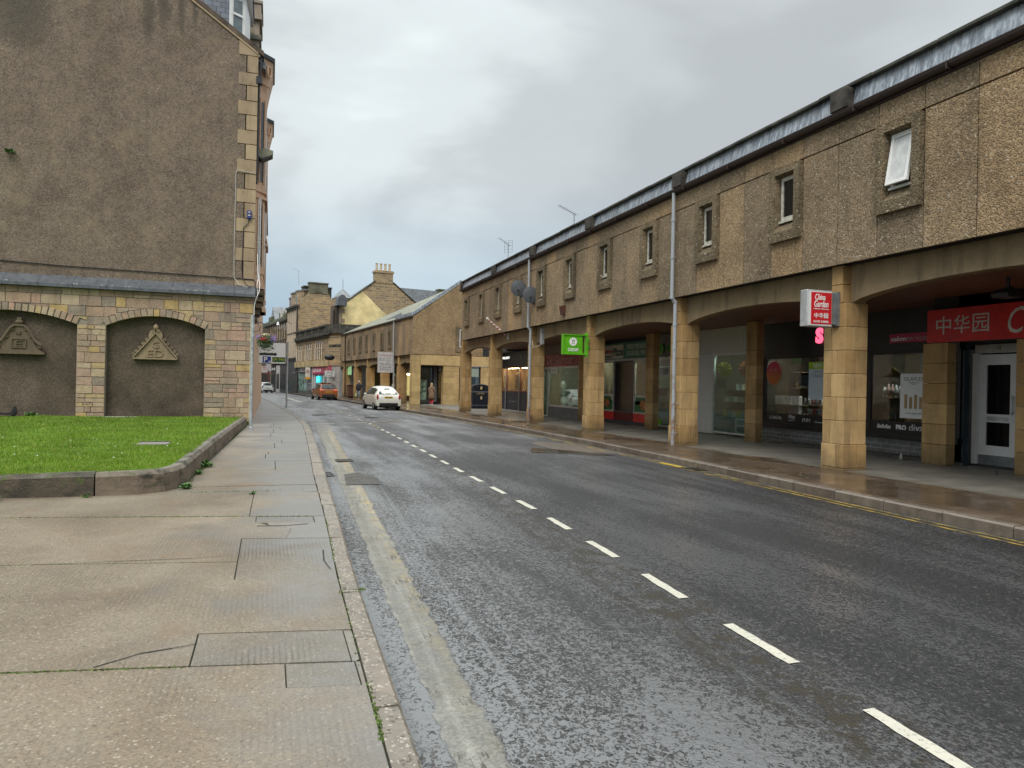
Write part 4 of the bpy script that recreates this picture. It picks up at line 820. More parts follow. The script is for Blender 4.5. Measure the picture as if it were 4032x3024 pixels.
text('FRESHLY PREPARED', 1.6, .2, (14.19, 26.5, 3.30), '-x', plain((.5, .55, .42), .5), t, bold=.02); text('DOUGH DEAL YUMS', 1.6, .2, (14.19, 26.5, 3.04), '-x', plain((.5, .55, .42), .5), t, bold=.02)
t = thing('fascia_sign', 'faded pink lettering on the dull red fascia of the closed boutique', 'sign', (13.48, 32.7, 2.6))
text('De Glamour', 3.4, .46, (13.49, 33.0, 2.90), '-x', plain((.55, .28, .26), .4), t, shear=.1, depth=.02)
t = thing('fascia_sign', 'small pink salon sign with grey lettering on black, left of the red fascia', 'sign', (14.5, 13.0, 2.8))
MB().box(14.51, 14.545, 12.88, 14.02, 2.84, 3.06).build('board', plain((.42, .025, .08), .45), t, world=True)
text('salon', .44, .11, (14.505, 13.74, 2.94), '-x', WT, t, bold=.02); text('services', .60, .11, (14.505, 13.20, 2.94), '-x', plain((.50, .36, .38), .5), t)
t = thing('lit_letter', 'glowing pink letter S on the black fascia beside the nearest pillar', 'sign', (14.5, 16.2, 3))
text('S', .27, .44, (14.5, 16.42, 3.17), '-x', emis((1, .12, .22), .95), t, bold=.05, depth=.04)
t = thing('fascia_sign', 'small white lettering on the black fascia of the jeweller', 'sign', (13.5, 41, 3))
text('JEWELLERY', 1.9, .18, (13.54, 41.95, 3.20), '-x', emis((1, 1, .95), .8), t, bold=.02); emblem((13.545, 38.95, 3.22), .13, '-x', t, plain((.3, .3, .28), .5), BLACK)
# logos in the salon windows
t = thing('window_lettering', 'row of white cosmetics names along the foot of the left salon window', 'lettering', (14.57, 17, .7))
GW = plain((.78, .78, .78), .6)
text("L'ORÉAL", .56, .12, (14.57, 18.28, .81), '-x', GW, t); MB().box(14.565, 14.572, 18.02, 18.55, .70, .73).build('strapline', plain((.25, .25, .25), .6), t, world=True)
text('WELLA', .28, .09, (14.57, 17.57, .71), '-x', GW, t)
m = MB()
for k in range(3):
    for i in range(8):
        y0_, y1_ = 17.71 - i * .035, 17.71 - (i + 1) * .035; z0_, z1_ = .80 + k * .035 + .02 * math.sin(i * .8), .80 + k * .035 + .02 * math.sin((i + 1) * .8); m.quad((14.569, y0_, z0_), (14.569, y1_, z1_), (14.569, y1_, z1_ + .016), (14.569, y0_, z0_ + .016))
m.build('wave_mark', GW, t, world=True)
text('O·P·I', .30, .13, (14.57, 16.96, .77), '-x', GW, t); text('Schwarzkopf', .40, .06, (14.57, 16.42, .74), '-x', GW, t)
t = thing('window_lettering', 'row of white hair brand names along the foot of the right salon window', 'lettering', (14.57, 13, .7))
text('BaByliss', .42, .13, (14.57, 14.20, .77), '-x', WT, t, shear=.2, bold=.02); text('PRO', .30, .13, (14.57, 13.68, .78), '-x', WT, t, bold=.05); text('diva', .40, .17, (14.57, 13.25, .80), '-x', GW, t)
# posters and goods in the windows
def poster(label, x, ya, yb, z0, z1, c, lines=(), bold=None, em=0):
    t = thing('poster', label, 'poster', (x, (ya + yb) / 2, z0)); MB().box(x, x + .004, ya, yb, z0, z1).build('sheet', plain(c, .6, vary=.03, es=em), t, world=True)
    for s_, w_, h_, dy, dz, cc in lines: text(s_, w_, h_, (x - .003, (ya + yb) / 2 + dy, z0 + (z1 - z0) * dz), '-x', plain(cc, .6), t, depth=.002)
    return t
t = poster('white shampoo poster with small bottles in the right salon window', 14.555, 12.92, 13.71, 1.02, 2.09, (.85, .85, .84), [('OLAPLEX', .58, .09, 0, .88, (.15, .15, .15)), ('AVAILABLE HERE', .5, .04, 0, .11, (.2, .2, .2)), ('THE ORIGINAL BOND\nMULTIPLIER', .3, .06, 0, .78, (.3, .3, .3))])
m = MB(); [m.box(14.548, 14.554, 13.08 + i * .14, 13.16 + i * .14, 1.25, 1.25 + .28 + .06 * (i % 2)) for i in range(4)]; m.build('pictured_bottle', plain((.45, .30, .14), .6), t, world=True)
poster('pale blue poster with a green NEW heading in the left salon window', 14.55, 16.12, 16.87, 1.38, 2.44, (.60, .68, .74), [('OLAPLEX', .4, .05, 0, .74, (.2, .22, .25)), ('No.4C Bond Maintenance\nClarifying Shampoo', .55, .09, 0, .63, (.2, .22, .25))])
t = thing('poster', 'green NEW heading board at the top of the pale blue poster', 'poster', (14.54, 16.3, 2.15)); MB().box(14.543, 14.549, 16.12, 16.87, 2.24, 2.44).build('sheet', plain((.38, .60, .03), .5), t, world=True); text('NEW', .36, .12, (14.54, 16.5, 2.34), '-x', WT, t, bold=.02)
poster('small white card sign on a wire in the left salon window', 14.64, 16.92, 17.45, 1.74, 2.07, (.85, .84, .8), [('MULTY\nBUY\nDEALS', .3, .22, 0, .5, (.05, .05, .05))])
t = thing('balloon_sticker', 'pink and orange oval sticker in the left salon window', 'sticker', (14.55, 17.5, 1.7))
m = MB().prism([(18.38 + .33 * math.cos(i * PI / 12), 2.14 + .36 * math.sin(i * PI / 12)) for i in range(24)], 'x', 14.545, 14.553); m.build('disc', (lambda a: a.pr(a.ramp(a.sep(a.co())[2], [(.35, (.55, .16, .04)), (.62, (.60, .04, .10))]), .5))(N('pink fading to orange')), t, world=True)
text('Lovely', .32, .12, (14.54, 18.38, 2.24), '-x', plain((.65, .35, .3), .5), t)
rnd = random.Random(21)
def goods(x, ya, yb, z, n_, kind, label, grp, cols, size=(.08, .2)):
    for i in range(n_):
        yy = yb - (yb - ya) * (i + .5) / n_; c_ = cols[i % len(cols)]
        if kind == 'bottle':
            r = size[0] / 2; h = size[1] * rnd.uniform(.8, 1.1); m = MB(); m.smooth = True; m.lathe([(0, 0), (r, 0), (r, h * .72), (r * .45, h * .82), (r * .45, h), (0, h)], (x, yy, z), 10)
            o = m.build('bottle', plain(c_, .35), None)
        else:
            w_ = (yb - ya) / n_ * .9; h = size[1]; o = MB().box(x, x + .12, yy - w_ / 2, yy + w_ / 2, z, z + h).build('carton', plain(c_, .5), None)
        tag(o, label, kind, grp)
def shelf(x, ya, yb, zs, mat=None, d=.28, name='window_shelf'):
    m = MB(); [m.box(x, x + d, ya, yb, z - .02, z) for z in zs]; m.box(x + d, x + d + .01, ya, yb, .15, zs[-1]); m.build(name, mat or plain((.30, .24, .16), .5), ARC, world=True)
shelf(14.80, 13.15, 14.6, (.98, 1.5, )); goods(14.88, 13.72, 14.55, 1.5, 7, 'bottle', 'pale bottle on the shelf in the right salon window', 'bottles on the salon shelf', [(.5, .48, .44), (.45, .30, .28), (.45, .30, .28), (.42, .43, .45), (.42, .43, .45), (.5, .5, .48), (.4, .4, .4)], (.09, .34))
goods(14.83, 13.3, 14.5, .98, 6, 'carton', 'small pale carton low in the right salon window', 'cartons low in the right salon window', [(.42, .22, .12), (.52, .50, .46), (.35, .30, .24)], (.1, .14))
shelf(14.80, 17.5, 18.72, (.94, 1.20)); goods(14.83, 17.57, 18.68, .94, 3, 'carton', 'white boxed appliance on the lower shelf of the left salon window', 'lower white cartons in the left salon window', [(.8, .79, .78), (.7, .68, .72)], (.1, .24)); goods(14.83, 17.57, 18.68, 1.20, 3, 'carton', 'white boxed appliance on the upper shelf of the left salon window', 'upper white cartons in the left salon window', [(.85, .84, .82)], (.1, .26))
goods(14.83, 16.2, 17.2, .94, 6, 'carton', 'small coloured carton beside the blue poster in the left salon window', 'small cartons in the left salon window', [(.5, .5, .5), (.45, .1, .06), (.12, .3, .34)], (.1, .16))
for k, (yy, zz, cc, lb) in enumerate(((20.73, 2.28, (.50, .50, .07), 'round yellow paper fan hanging in the charity shop window'), (19.55, 2.28, (.55, .16, .07), 'round orange paper fan hanging in the charity shop window'))):
    m = MB(); pts = []
    n_ = 24; 
    for i in range(n_): t_ = 2 * PI * i / n_; pts.append((14.42 + (.02 if i % 2 else -.01), yy + .40 * math.cos(t_), zz + .26 * math.sin(t_)))
    m.add([(14.42, yy, zz)] + pts, [(0, 1 + i, 1 + (i + 1) % n_) for i in range(n_)]); tag(m.build('paper_fan', plain(cc, .7, vary=.2), None), lb, 'decoration')
poster('white notice in the charity shop window below the yellow fan', 14.36, 20.5, 21.1, 1.64, 1.98, (.24, .26, .25))
shelf(14.62, 19.3, 21.15, (.7, 1.2, 1.6), plain((.12, .13, .12), .6)); goods(14.65, 19.35, 21.1, 1.2, 9, 'carton', 'dim item on the middle shelf of the charity shop window', 'goods on the middle charity shop shelf', [(.3, .36, .42), (.45, .42, .3), (.2, .36, .33), (.6, .6, .55)], (.1, .18)); goods(14.65, 19.35, 21.1, .7, 7, 'carton', 'dim item on the lowest shelf of the charity shop window', 'goods on the lowest charity shop shelf', [(.5, .42, .1), (.2, .36, .33), (.5, .48, .4)], (.1, .22)); goods(14.65, 19.35, 20.4, 1.6, 6, 'carton', 'dim item on the top shelf of the charity shop window', 'goods on the top charity shop shelf', [(.4, .5, .5), (.3, .3, .35), (.6, .55, .4)], (.1, .2))
t = thing('display_rack', 'small white slatted rack at the foot of the charity shop window', 'rack', (14.4, 19.8, .15)); m = MB(); frame(m, 14.40, 19.45, 20.05, .18, .68, .05, .05); m.box(14.40, 14.45, 19.5, 20.0, .42, .46); m.build('frame', WHITE, t, world=True)
poster('white notice at the top of the far charity shop window', 14.21, 23.85, 24.64, 2.45, 2.70, (.7, .7, .68)); poster('blue and white notice in the far charity shop window', 14.21, 23.85, 24.64, 2.1, 2.38, (.6, .62, .66), [('19', .3, .2, -.1, .5, (.08, .09, .2))]); poster('dark blue cloth poster in the far charity shop window', 14.26, 24.13, 24.77, 1.3, 1.6, (.01, .015, .14)); poster('bright green card low in the far charity shop window', 14.21, 24.42, 24.88, .2, .42, (.16, .48, .02)); poster('crumpled pale print low in the far charity shop window', 14.26, 24.0, 24.65, .76, 1.06, (.2, .17, .2))
poster('white notice at the top of the boutique window', 13.47, 33.2, 34.1, 2.2, 2.5, (.75, .77, .75), [('TO LET', .5, .08, 0, .6, (.1, .1, .1))])
t = thing('mannequin_stand', 'white display stand inside the boutique window', 'display stand', (14.0, 34, .1)); m = MB(); m.smooth = True; m.lathe([(.0, 0), (.22, .0), (.2, .3), (.06, .5), (.12, .9), (.16, 1.15), (.05, 1.3), (0, 1.32)], (14.1, 33.9, .55), 12); m.build('body', OFFW, t, world=True)
for a_, b_, z_, lb in ((39.7, 41.2, 1.35, 'warm lit wooden jewellery display board in the middle window'), (38.0, 39.1, 1.35, 'warm lit wooden jewellery display board in the right window')):
    t = thing('display_board', lb, 'display', (13.9, a_, 1.2)); MB().box(13.95, 13.98, a_, b_, 1.3, 2.35).build('board', plain((.50, .33, .16), .5), t, world=True)
    m = MB(); rr = random.Random(int(a_ * 7))
    for i in range(16): yy, zz = rr.uniform(a_ + .1, b_ - .25), rr.uniform(1.4, 2.15); m.box(13.93, 13.95, yy, yy + .16, zz, zz + .13)
    m.build('tray', plain((.16, .10, .07), .6, vary=.4), t, world=True)
text('SALE  NOW ON', 1.3, .08, (13.655, 40.6, .62), '-x', plain((.4, .38, .36), .5), thing('window_lettering', 'small pale lettering on the dark lower panel of the jeweller', 'lettering', (13.65, 40, .6)))
tag((lambda m: m.build('price_card', plain((.40, .36, .30), .6), None))(MB().box(13.90, 13.91, 42.2, 42.6, 1.5, 2.2)), 'pale oval card in the narrow door window of the jeweller', 'card')
shelf(15.4, 12.3, 14.6, (1.1, 1.6, 2.1), plain((.16, .12, .08), .6)); goods(15.45, 12.4, 14.5, 1.1, 12, 'bottle', 'small bottle on the deep lower shelf of the right salon window', 'bottles on the deep lower shelf', [(.6, .55, .5), (.3, .12, .15), (.2, .2, .25)], (.08, .2)); goods(15.45, 12.4, 14.5, 1.6, 12, 'bottle', 'small bottle on the deep upper shelf of the right salon window', 'bottles on the deep upper shelf', [(.5, .3, .1), (.7, .68, .6), (.15, .15, .18)], (.08, .2))
shelf(15.5, 16.0, 18.7, (1.2, 1.7, 2.2), plain((.16, .12, .08), .6)); goods(15.55, 16.1, 18.6, 1.2, 14, 'bottle', 'small bottle on the lower back shelf of the left salon window', 'bottles on the lower back shelf', [(.6, .55, .5), (.3, .12, .15), (.2, .2, .25)], (.08, .22)); goods(15.55, 16.1, 18.6, 1.7, 14, 'bottle', 'small bottle on the upper back shelf of the left salon window', 'bottles on the upper back shelf', [(.5, .3, .1), (.7, .68, .6), (.15, .15, .18)], (.08, .22))
# small fittings
t = thing('barber_pole', 'red and white striped barber pole slanting out below the far windows', 'barber pole', (10.64, 32.6, 3.95))
A_, B_ = Vector((10.2, 34.5, 4.87)), None
p0 = Vector((10.62, 32.45, 3.86)); p1 = Vector((9.75, 33.0, 4.72))
STR = (lambda a: a.pr(a.ramp(a.ma('FRACT', a.ma('MULTIPLY', a.sep(a.co())[2], 8.5)), [(0, (.62, .60, .56)), (.48, (.62, .60, .56)), (.5, (.35, .03, .03)), (.98, (.35, .03, .03))], 'CONSTANT'), .4))(N('barber stripes'))
m = MB().cyl(p0, p1, .035, n=10); m.build('striped_pole', STR, t, world=True); m = MB(); m.smooth = True; m.ball(p1, .075); m.build('knob', OFFW, t, world=True); MB().box(10.58, 10.64, 32.39, 32.5, 3.74, 4.05).build('wall_bracket', WHITE, t, world=True)
DISH = plain((.075, .08, .085), .5)
def dish(label, c, r):
    t = thing('satellite_dish', label, 'satellite dish', c, math.radians(-8)); n_ = 28; vs = []; fs = []
    for k in range(6):
        for i in range(n_):
            a = 2 * PI * i / n_; rr = r * k / 5; vs.append((rr * math.cos(a), .35 * rr * rr - .06, rr * math.sin(a) * 1.02))
    for k in range(5):
        for i in range(n_): fs.append((k * n_ + i, k * n_ + (i + 1) % n_, (k + 1) * n_ + (i + 1) % n_, (k + 1) * n_ + i))
    m = MB(); m.smooth = True; m.add(vs, fs); m.add([(x_, y_ + .012, z_) for x_, y_, z_ in vs], [f[::-1] for f in fs]); m.build('reflector', DISH, t)
    m = MB().cyl((0, -.06, -r * .9), (-.1, -.52, -r * .55), .012).cyl((-.1, -.52, -r * .55), (-.1, -.52, -r * .4), .035); m.box(-.14, -.06, -.56, -.44, -r * .6, -r * .38); m.build('feed_arm', BLACK, t)
    m = MB().cyl((0, .0, 0), (.12, .12, -.1), .03).cyl((.12, .12, .1), (.12, .12, -.4), .025).cyl((.12, .12, -.3), (10.32 - c[0], .3, -.3), .025); m.build('wall_bracket', BLACK, t)
dish('dark round satellite dish, the higher and farther of the pair by the downpipe', (9.79, 28.65, 5.66), .335); dish('dark round satellite dish, the lower and nearer of the pair by the downpipe', (10.08, 27.95, 5.32), .335)
t = thing('alarm_box', 'small orange and brown alarm box on the pebble dash below the windows', 'alarm', (10.2, 24.9, 4.4))
m = MB().prism([(10.30, 4.60), (10.14, 4.57), (10.20, 4.24), (10.30, 4.30)], 'y', 24.72, 24.98); m.build('housing', plain((.09, .03, .02), .5), t, world=True); MB().prism([(10.145, 4.585), (10.30, 4.605), (10.30, 4.52), (10.15, 4.48)], 'y', 24.985, 25.03).build('lens', plain((.50, .24, .07), .4), t, world=True)
t = thing('junction_box', 'tall white cable box on the beam beside the far downpipe', 'cable box', (10.6, 28.1, 3.4)); MB().box(10.54, 10.64, 27.75, 27.98, 3.30, 3.95).build('cover', plain((.36, .37, .37), .5), t, world=True); m = MB().tube([(10.56, 27.85, 3.3), (10.5, 27.95, 3.25), (10.4, 28.2, 3.2), (10.4, 28.4, 3.18), (10.38, 28.45, 3.5)], .012); m.build('cable', OFFW, t, world=True)
t = thing('floodlight', 'black floodlight hanging from the soffit in front of the red fascia sign', 'floodlight', (12.6, 9.6, 3.5)); MB().cyl((12.0, 9.10, 3.66), (12.0, 9.10, 3.46), .03).box(11.95, 12.05, 9.05, 9.15, 3.44, 3.5).build('stem', BLACK, t, world=True); MB().prism([(11.82, 3.30), (12.15, 3.30), (12.2, 3.40), (12.1, 3.45), (11.9, 3.45), (11.78, 3.37)], 'y', 8.95, 9.25).build('head', BLACK, t, world=True)
t = thing('small_spotlight', 'small dark spotlight under the soffit behind the nearest pillar', 'spotlight', (12.2, 12.8, 3.5)); m = MB().cyl((12.5, 12.9, 3.66), (12.5, 12.9, 3.5), .02).box(12.42, 12.56, 12.8, 13.0, 3.38, 3.52); m.build('head', BLACK, t, world=True)
t = thing('drink_can', 'small white bottle standing by the foot of the salon wall', 'bottle', (13.35, 12.55, .11)); m = MB(); m.smooth = True; m.lathe([(0, 0), (.035, 0), (.035, .09), (.012, .12), (.012, .16), (0, .16)], (13.6, 12.75, .11), 10); m.build('body', OFFW, t, world=True)
# aerials on the roof
def aerial(label, x, y, z, h, n_=5, rz_=0.3, grid=False):
    t = thing('aerial', label, 'aerial', (x, y, z), rz_); MB().cyl((0, 0, 0), (0, 0, h), .018, n=6).build('mast', GREYM, t); m = MB(); m.cyl((-.75, 0, h + .22), (.1, 0, h - .05), .014, n=5)
    for i in range(n_):
        f = i / (n_ - 1); cx = -.75 + .85 * f; cz = h + .22 - .27 * f; m.cyl((cx, -.16, cz), (cx, .16, cz), .006, n=4)
    if grid:
        for dz in (-.35, -.18, 0, .18, .3): m.cyl((.02, -.3, h + dz - .1), (.02, .3, h + dz - .1), .007, n=4)
        for dy in (-.3, 0, .3): m.cyl((.02, dy, h - .45), (.02, dy, h + .2), .007, n=4)
    m.build('elements', GREYM, t)
# ---------------------------------------------------------------- lawn with its concrete edging
def edge_path():
    """outer foot of the edging, from the left, round the corner, up to the building"""
    p = [(-13, 10.35), (-9, 10.42), (-5, 10.50), (-3.3, 10.53), (-2.12, 10.50)]; q = [(-1.62, 10.58), (-1.32, 10.78), (-1.18, 11.10), (-1.12, 11.6), (-1.10, 13), (-1.03, 16), (-.95, 19), (-.86, 22), (-.78, 24.5), (-.71, 26.55)]
    return p, q
def edging(name, pts, top_, mat, label, w_=.17, wob=.0, seed=1):
    m = MB(); rnd = random.Random(seed); dense = []
    for (xa, ya), (xb, yb) in zip(pts[:-1], pts[1:]):
        k = max(1, int(math.hypot(xb - xa, yb - ya) / .25))
        for i in range(k): dense.append((xa + (xb - xa) * i / k, ya + (yb - ya) * i / k))
    dense.append(pts[-1]); rings = []
    for i, (x, y) in enumerate(dense):
        a_ = dense[max(0, i - 1)]; b_ = dense[min(len(dense) - 1, i + 1)]; d = Vector((b_[0] - a_[0], b_[1] - a_[1], 0)).normalized(); n_ = Vector((-d.y, d.x, 0))
        z0 = gz(y) + .02; zt = top_(y) + rnd.uniform(-wob, wob); o = rnd.uniform(-wob, wob) * .6
        rings += [(x + n_.x * o, y + n_.y * o, z0), (x + n_.x * (o + .02), y + n_.y * (o + .02), zt - .055), (x + n_.x * .07, y + n_.y * .07, zt), (x + n_.x * w_, y + n_.y * w_, zt), (x + n_.x * w_, y + n_.y * w_, z0)]
    k = len(dense); fs = []
    for i in range(k - 1):
        for j in range(4): fs.append((i * 5 + j, (i + 1) * 5 + j, (i + 1) * 5 + j + 1, i * 5 + j + 1))
    fs += [(0, 1, 2, 3, 4), tuple((k - 1) * 5 + j for j in (4, 3, 2, 1, 0))]
    m.add(rings, fs); return tag(m.build(name, mat, None), label, 'edging')
def edgemat(name, moss):
    a = N(name); v = a.co(); c = a.ramp(a.noise(v, 1.6, 6, .65), [(.3, (.10, .072, .048)), (.5, (.155, .115, .08)), (.72, (.21, .165, .115))])
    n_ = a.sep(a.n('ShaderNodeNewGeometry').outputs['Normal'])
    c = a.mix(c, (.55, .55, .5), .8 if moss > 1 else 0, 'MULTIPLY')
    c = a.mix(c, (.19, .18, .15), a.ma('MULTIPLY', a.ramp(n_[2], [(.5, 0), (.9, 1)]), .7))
    c = a.mix(c, (.018, .018, .010), a.ramp(a.noise(a.map(v, (1, 1, 2)), 2.2, 6, .7), [(.5 - .12 * (moss > 1), 0), (.62, .85)]))
    c = a.mix(c, (.07, .095, .02), a.ma('MULTIPLY', a.ramp(a.noise(v, 4.5, 7, .75), [(.56, 0), (.64, 1)]), moss))
    return a.pr(c, .75, a.bump(a.noise(v, 9, 7, .75), .7 + moss * .3, .03))
P1, P2 = edge_path(); topz = lambda y: interp([(10, .40), (12, .40), (27, .335)], y)
edging('lawn_edging', P1, lambda y: topz(y) - .01, edgemat('mossy crumbling concrete', 1.3), 'mossy crumbling stretch of low concrete edging along the front of the lawn', wob=.022, seed=2)
edging('lawn_edging', [(-2.10, 10.50)] + P2, topz, edgemat('stained concrete edging', .25), 'smoother brown concrete edging curving round the lawn corner', wob=.004)
ins = [(x, y + .14) for x, y in P1] + [(-1.68, 10.72), (-1.45, 10.9), (-1.33, 11.2), (-1.28, 11.7), (-1.25, 13), (-1.18, 16), (-1.1, 19), (-1.01, 22), (-.93, 24.5), (-.86, 26.9)]
LZ = lambda x, y: interp([(10, .345), (13, .36), (27, .30)], y) + .025 * math.sin(x * 1.7) * math.sin(y * .8)
rightx = lambda y: interp([(p[1], p[0]) for p in ins[5:]], y) if y > 10.72 else -1.75
m = MB(); ys = [10.64 + i * .5 for i in range(33)] + [26.98]
rows = [[(-13 + (rightx(y) + 13) * i / 24, y, LZ(-13 + (rightx(y) + 13) * i / 24, y)) for i in range(25)] for y in ys]
SOIL = (lambda a: a.pr(a.ramp(a.noise(a.co(), 2.5, 6), [(.3, (.07, .14, .01)), (.7, (.12, .22, .016))]), .9))(N('turf base'))
struct('lawn', strip(rows), SOIL)
# grass blades
GR = np.random.default_rng(5); nb = 150000
yy = 10.6 + 16.35 * GR.random(nb) ** 1.35; xmin = -.36 * yy - .8; xr_ = np.interp(yy, [p[1] for p in ins[5:]], [p[0] for p in ins[5:]]) + .03
xx = xmin + (xr_ - xmin) * GR.random(nb)
zz = np.interp(yy, [10, 13, 27], [.345, .36, .30]) + .025 * np.sin(xx * 1.7) * np.sin(yy * .8)
keep = ~((np.abs(xx + 2.12) < .30) & (np.abs(yy - 15.5) < .40)); xx, yy, zz = xx[keep], yy[keep], zz[keep]; nb = len(xx)
tuft = (np.sin(xx * 3.1 + np.sin(yy * 2.3) * 2) * np.sin(yy * 2.9 + xx) + 1) / 2
hh = (.02 + .038 * GR.random(nb) ** 1.6) * (.5 + 1.0 * tuft); an = GR.random(nb) * 2 * np.pi; wd = .0035 + .004 * GR.random(nb) + yy * .00018; le = GR.normal(0, .45, nb) * hh; la = GR.random(nb) * 2 * np.pi
V = np.zeros((nb, 3, 3), 'f'); cx, sx = np.cos(an) * wd, np.sin(an) * wd
V[:, 0] = np.stack([xx - cx, yy - sx, zz - .004], 1); V[:, 1] = np.stack([xx + cx, yy + sx, zz - .004], 1); V[:, 2] = np.stack([xx + le * np.cos(la), yy + le * np.sin(la), zz + hh], 1)
me = bpy.data.meshes.new('grass'); me.vertices.add(nb * 3); me.vertices.foreach_set('co', V.reshape(-1)); me.loops.add(nb * 3); me.loops.foreach_set('vertex_index', np.arange(nb * 3, dtype=np.int32))
me.polygons.add(nb); me.polygons.foreach_set('loop_start', np.arange(nb, dtype=np.int32) * 3); me.polygons.foreach_set('loop_total', np.full(nb, 3, np.int32)); me.update(); me.validate()
a = N('grass blades'); v = a.co(); gc = a.ramp(a.isl(), [(0, (.10, .19, .014)), (.45, (.165, .29, .02)), (.8, (.25, .37, .035)), (1, (.40, .38, .12))])
gc = a.mix(gc, a.ramp(a.noise(v, 1.1, 7, .7), [(.28, .5), (.5, 1), (.75, 1.35)]), .85, 'MULTIPLY')
p_ = a.n('ShaderNodeBsdfPrincipled'); a.put(p_.inputs['Base Color'], gc); p_.inputs['Roughness'].default_value = .55; tr = a.n('ShaderNodeBsdfTranslucent'); a.put(tr.inputs[0], gc)
ms = a.n('ShaderNodeMixShader'); ms.inputs[0].default_value = .35; a.put(ms.inputs[1], p_.outputs[0]); a.put(ms.inputs[2], tr.outputs[0]); a.t.links.new(ms.outputs[0], a.o.inputs[0]); GRASS = a.m
me.materials.append(GRASS); go = bpy.data.objects.new('grass', me); C.objects.link(go); go['kind'] = 'stuff'; go['label'] = 'bright green mown lawn grass in front of the gable'; go['category'] = 'grass'
m = MB(); rnd = random.Random(31)
for i in range(16):
    yy_ = rnd.uniform(11.2, 20); xx_ = rnd.uniform(-.33 * yy_, -1.6); m.ball((xx_, yy_, LZ(xx_, yy_) + .05), .012, .012, .006, 6, 4)
o = m.build('daisies', plain((.8, .8, .75), .6), None); o['kind'] = 'stuff'; o['label'] = 'tiny white daisies scattered in the lawn'; o['category'] = 'flowers'
t = thing('inspection_cover', 'grey stone inspection cover sunk in the lawn', 'cover', (-2.12, 15.5, .33)); MB().box(-.27, .27, -.33, .33, 0, .03).build('lid', stone('cover stone', [(.20, .19, .165)], sc=6), t); MB().box(-.29, .29, .34, .37, 0, .045).box(-.29, .29, -.37, -.34, 0, .04).build('rim', plain((.09, .085, .07), .8), t)
# weeds
LEAF = plain((.06, .17, .02), .5, vary=.4, sc=18)
def weed(label, x, y, z, r, n_, seed, big=1.0, grp=None):
    rnd = random.Random(seed); m = MB()
    for i in range(n_):
        a_ = rnd.uniform(0, 2 * PI); l_ = r * rnd.uniform(.35, 1); e_ = rnd.uniform(.1, 1.1); w_ = .018 * big * rnd.uniform(.7, 1.4); d = Vector((math.cos(a_) * math.cos(e_), math.sin(a_) * math.cos(e_), math.sin(e_))); s = Vector((-math.sin(a_), math.cos(a_), rnd.uniform(-.3, .3))); b = Vector((x + rnd.gauss(0, r * .2), y + rnd.gauss(0, r * .2), z)); c_ = b + d * l_
        m.cyl(b, b + d * (l_ * .5), .0015, n=3, caps=False)
        m.add([b + d * (l_ * .45), b + d * (l_ * .75) + s * w_, c_, b + d * (l_ * .75) - s * w_], [(0, 1, 2, 3)])
    return tag(m.build('weed', LEAF, None), label, 'weed', grp)
weed('large leafy weed at the left edge of the photo below the lawn edging', -3.62, 10.25, .1, .26, 130, 1, 1.8); weed('small leafy weed beside the large one below the lawn edging', -3.18, 10.33, .1, .13, 60, 2, 1.5)
weed('low weed at the joint in the lawn edging', -2.18, 10.42, .1, .07, 25, 3); weed('weed at the corner of the lawn edging where the slabs meet', -1.08, 11.0, .1, .11, 50, 4, 1.2); weed('drooping weed on the lawn edging up the pavement', -1.02, 13.6, .1, .17, 60, 5, 1.3); weed('little weed at the foot of the lawn edging past the corner', -1.05, 12.6, .1, .09, 40, 6, 1)
weed('tiny weed in the slab joint behind the wide slab', -.19, 10.3, .1, .06, 30, 7); weed('weed at the far end of the lawn edging by the wall', -.73, 26.65, .04, .22, 50, 8, 1.4)
weed('tuft of weeds at the foot of the left blind arch', -7.2, 26.7, .3, .22, 90, 9, 1.6); weed('sprig growing high out of the harled gable near the left edge', -8.05, 27.2, 8.75, .22, 60, 10, 2.2)

# ---------------------------------------------------------------- rubble screen wall with two blind arches
SW_ = thing('rubble_screen_wall', 'coursed pink and ochre rubble wall with blind arches below the gable', 'wall', (-4, 27, .3))
Yf = 27.0; ARCH = [(-9.88, -6.02), (-5.18, -2.15)]; SPR = 3.32; CR = 3.70
def intr(x, e=0.):
    for a_, b_ in ARCH:
        a2, b2 = a_ - e * .0, b_ + e * .0
        if a2 < x < b2:
            c_ = (a_ + b_) / 2; h_ = (b_ - a_) / 2; R_ = (h_ * h_ + (CR - SPR) ** 2) / (2 * (CR - SPR)); zc = CR - R_; return zc + math.sqrt(max(0, (R_ + e) ** 2 - (x - c_) ** 2))
    return None
X0, X1 = -13.0, -.60
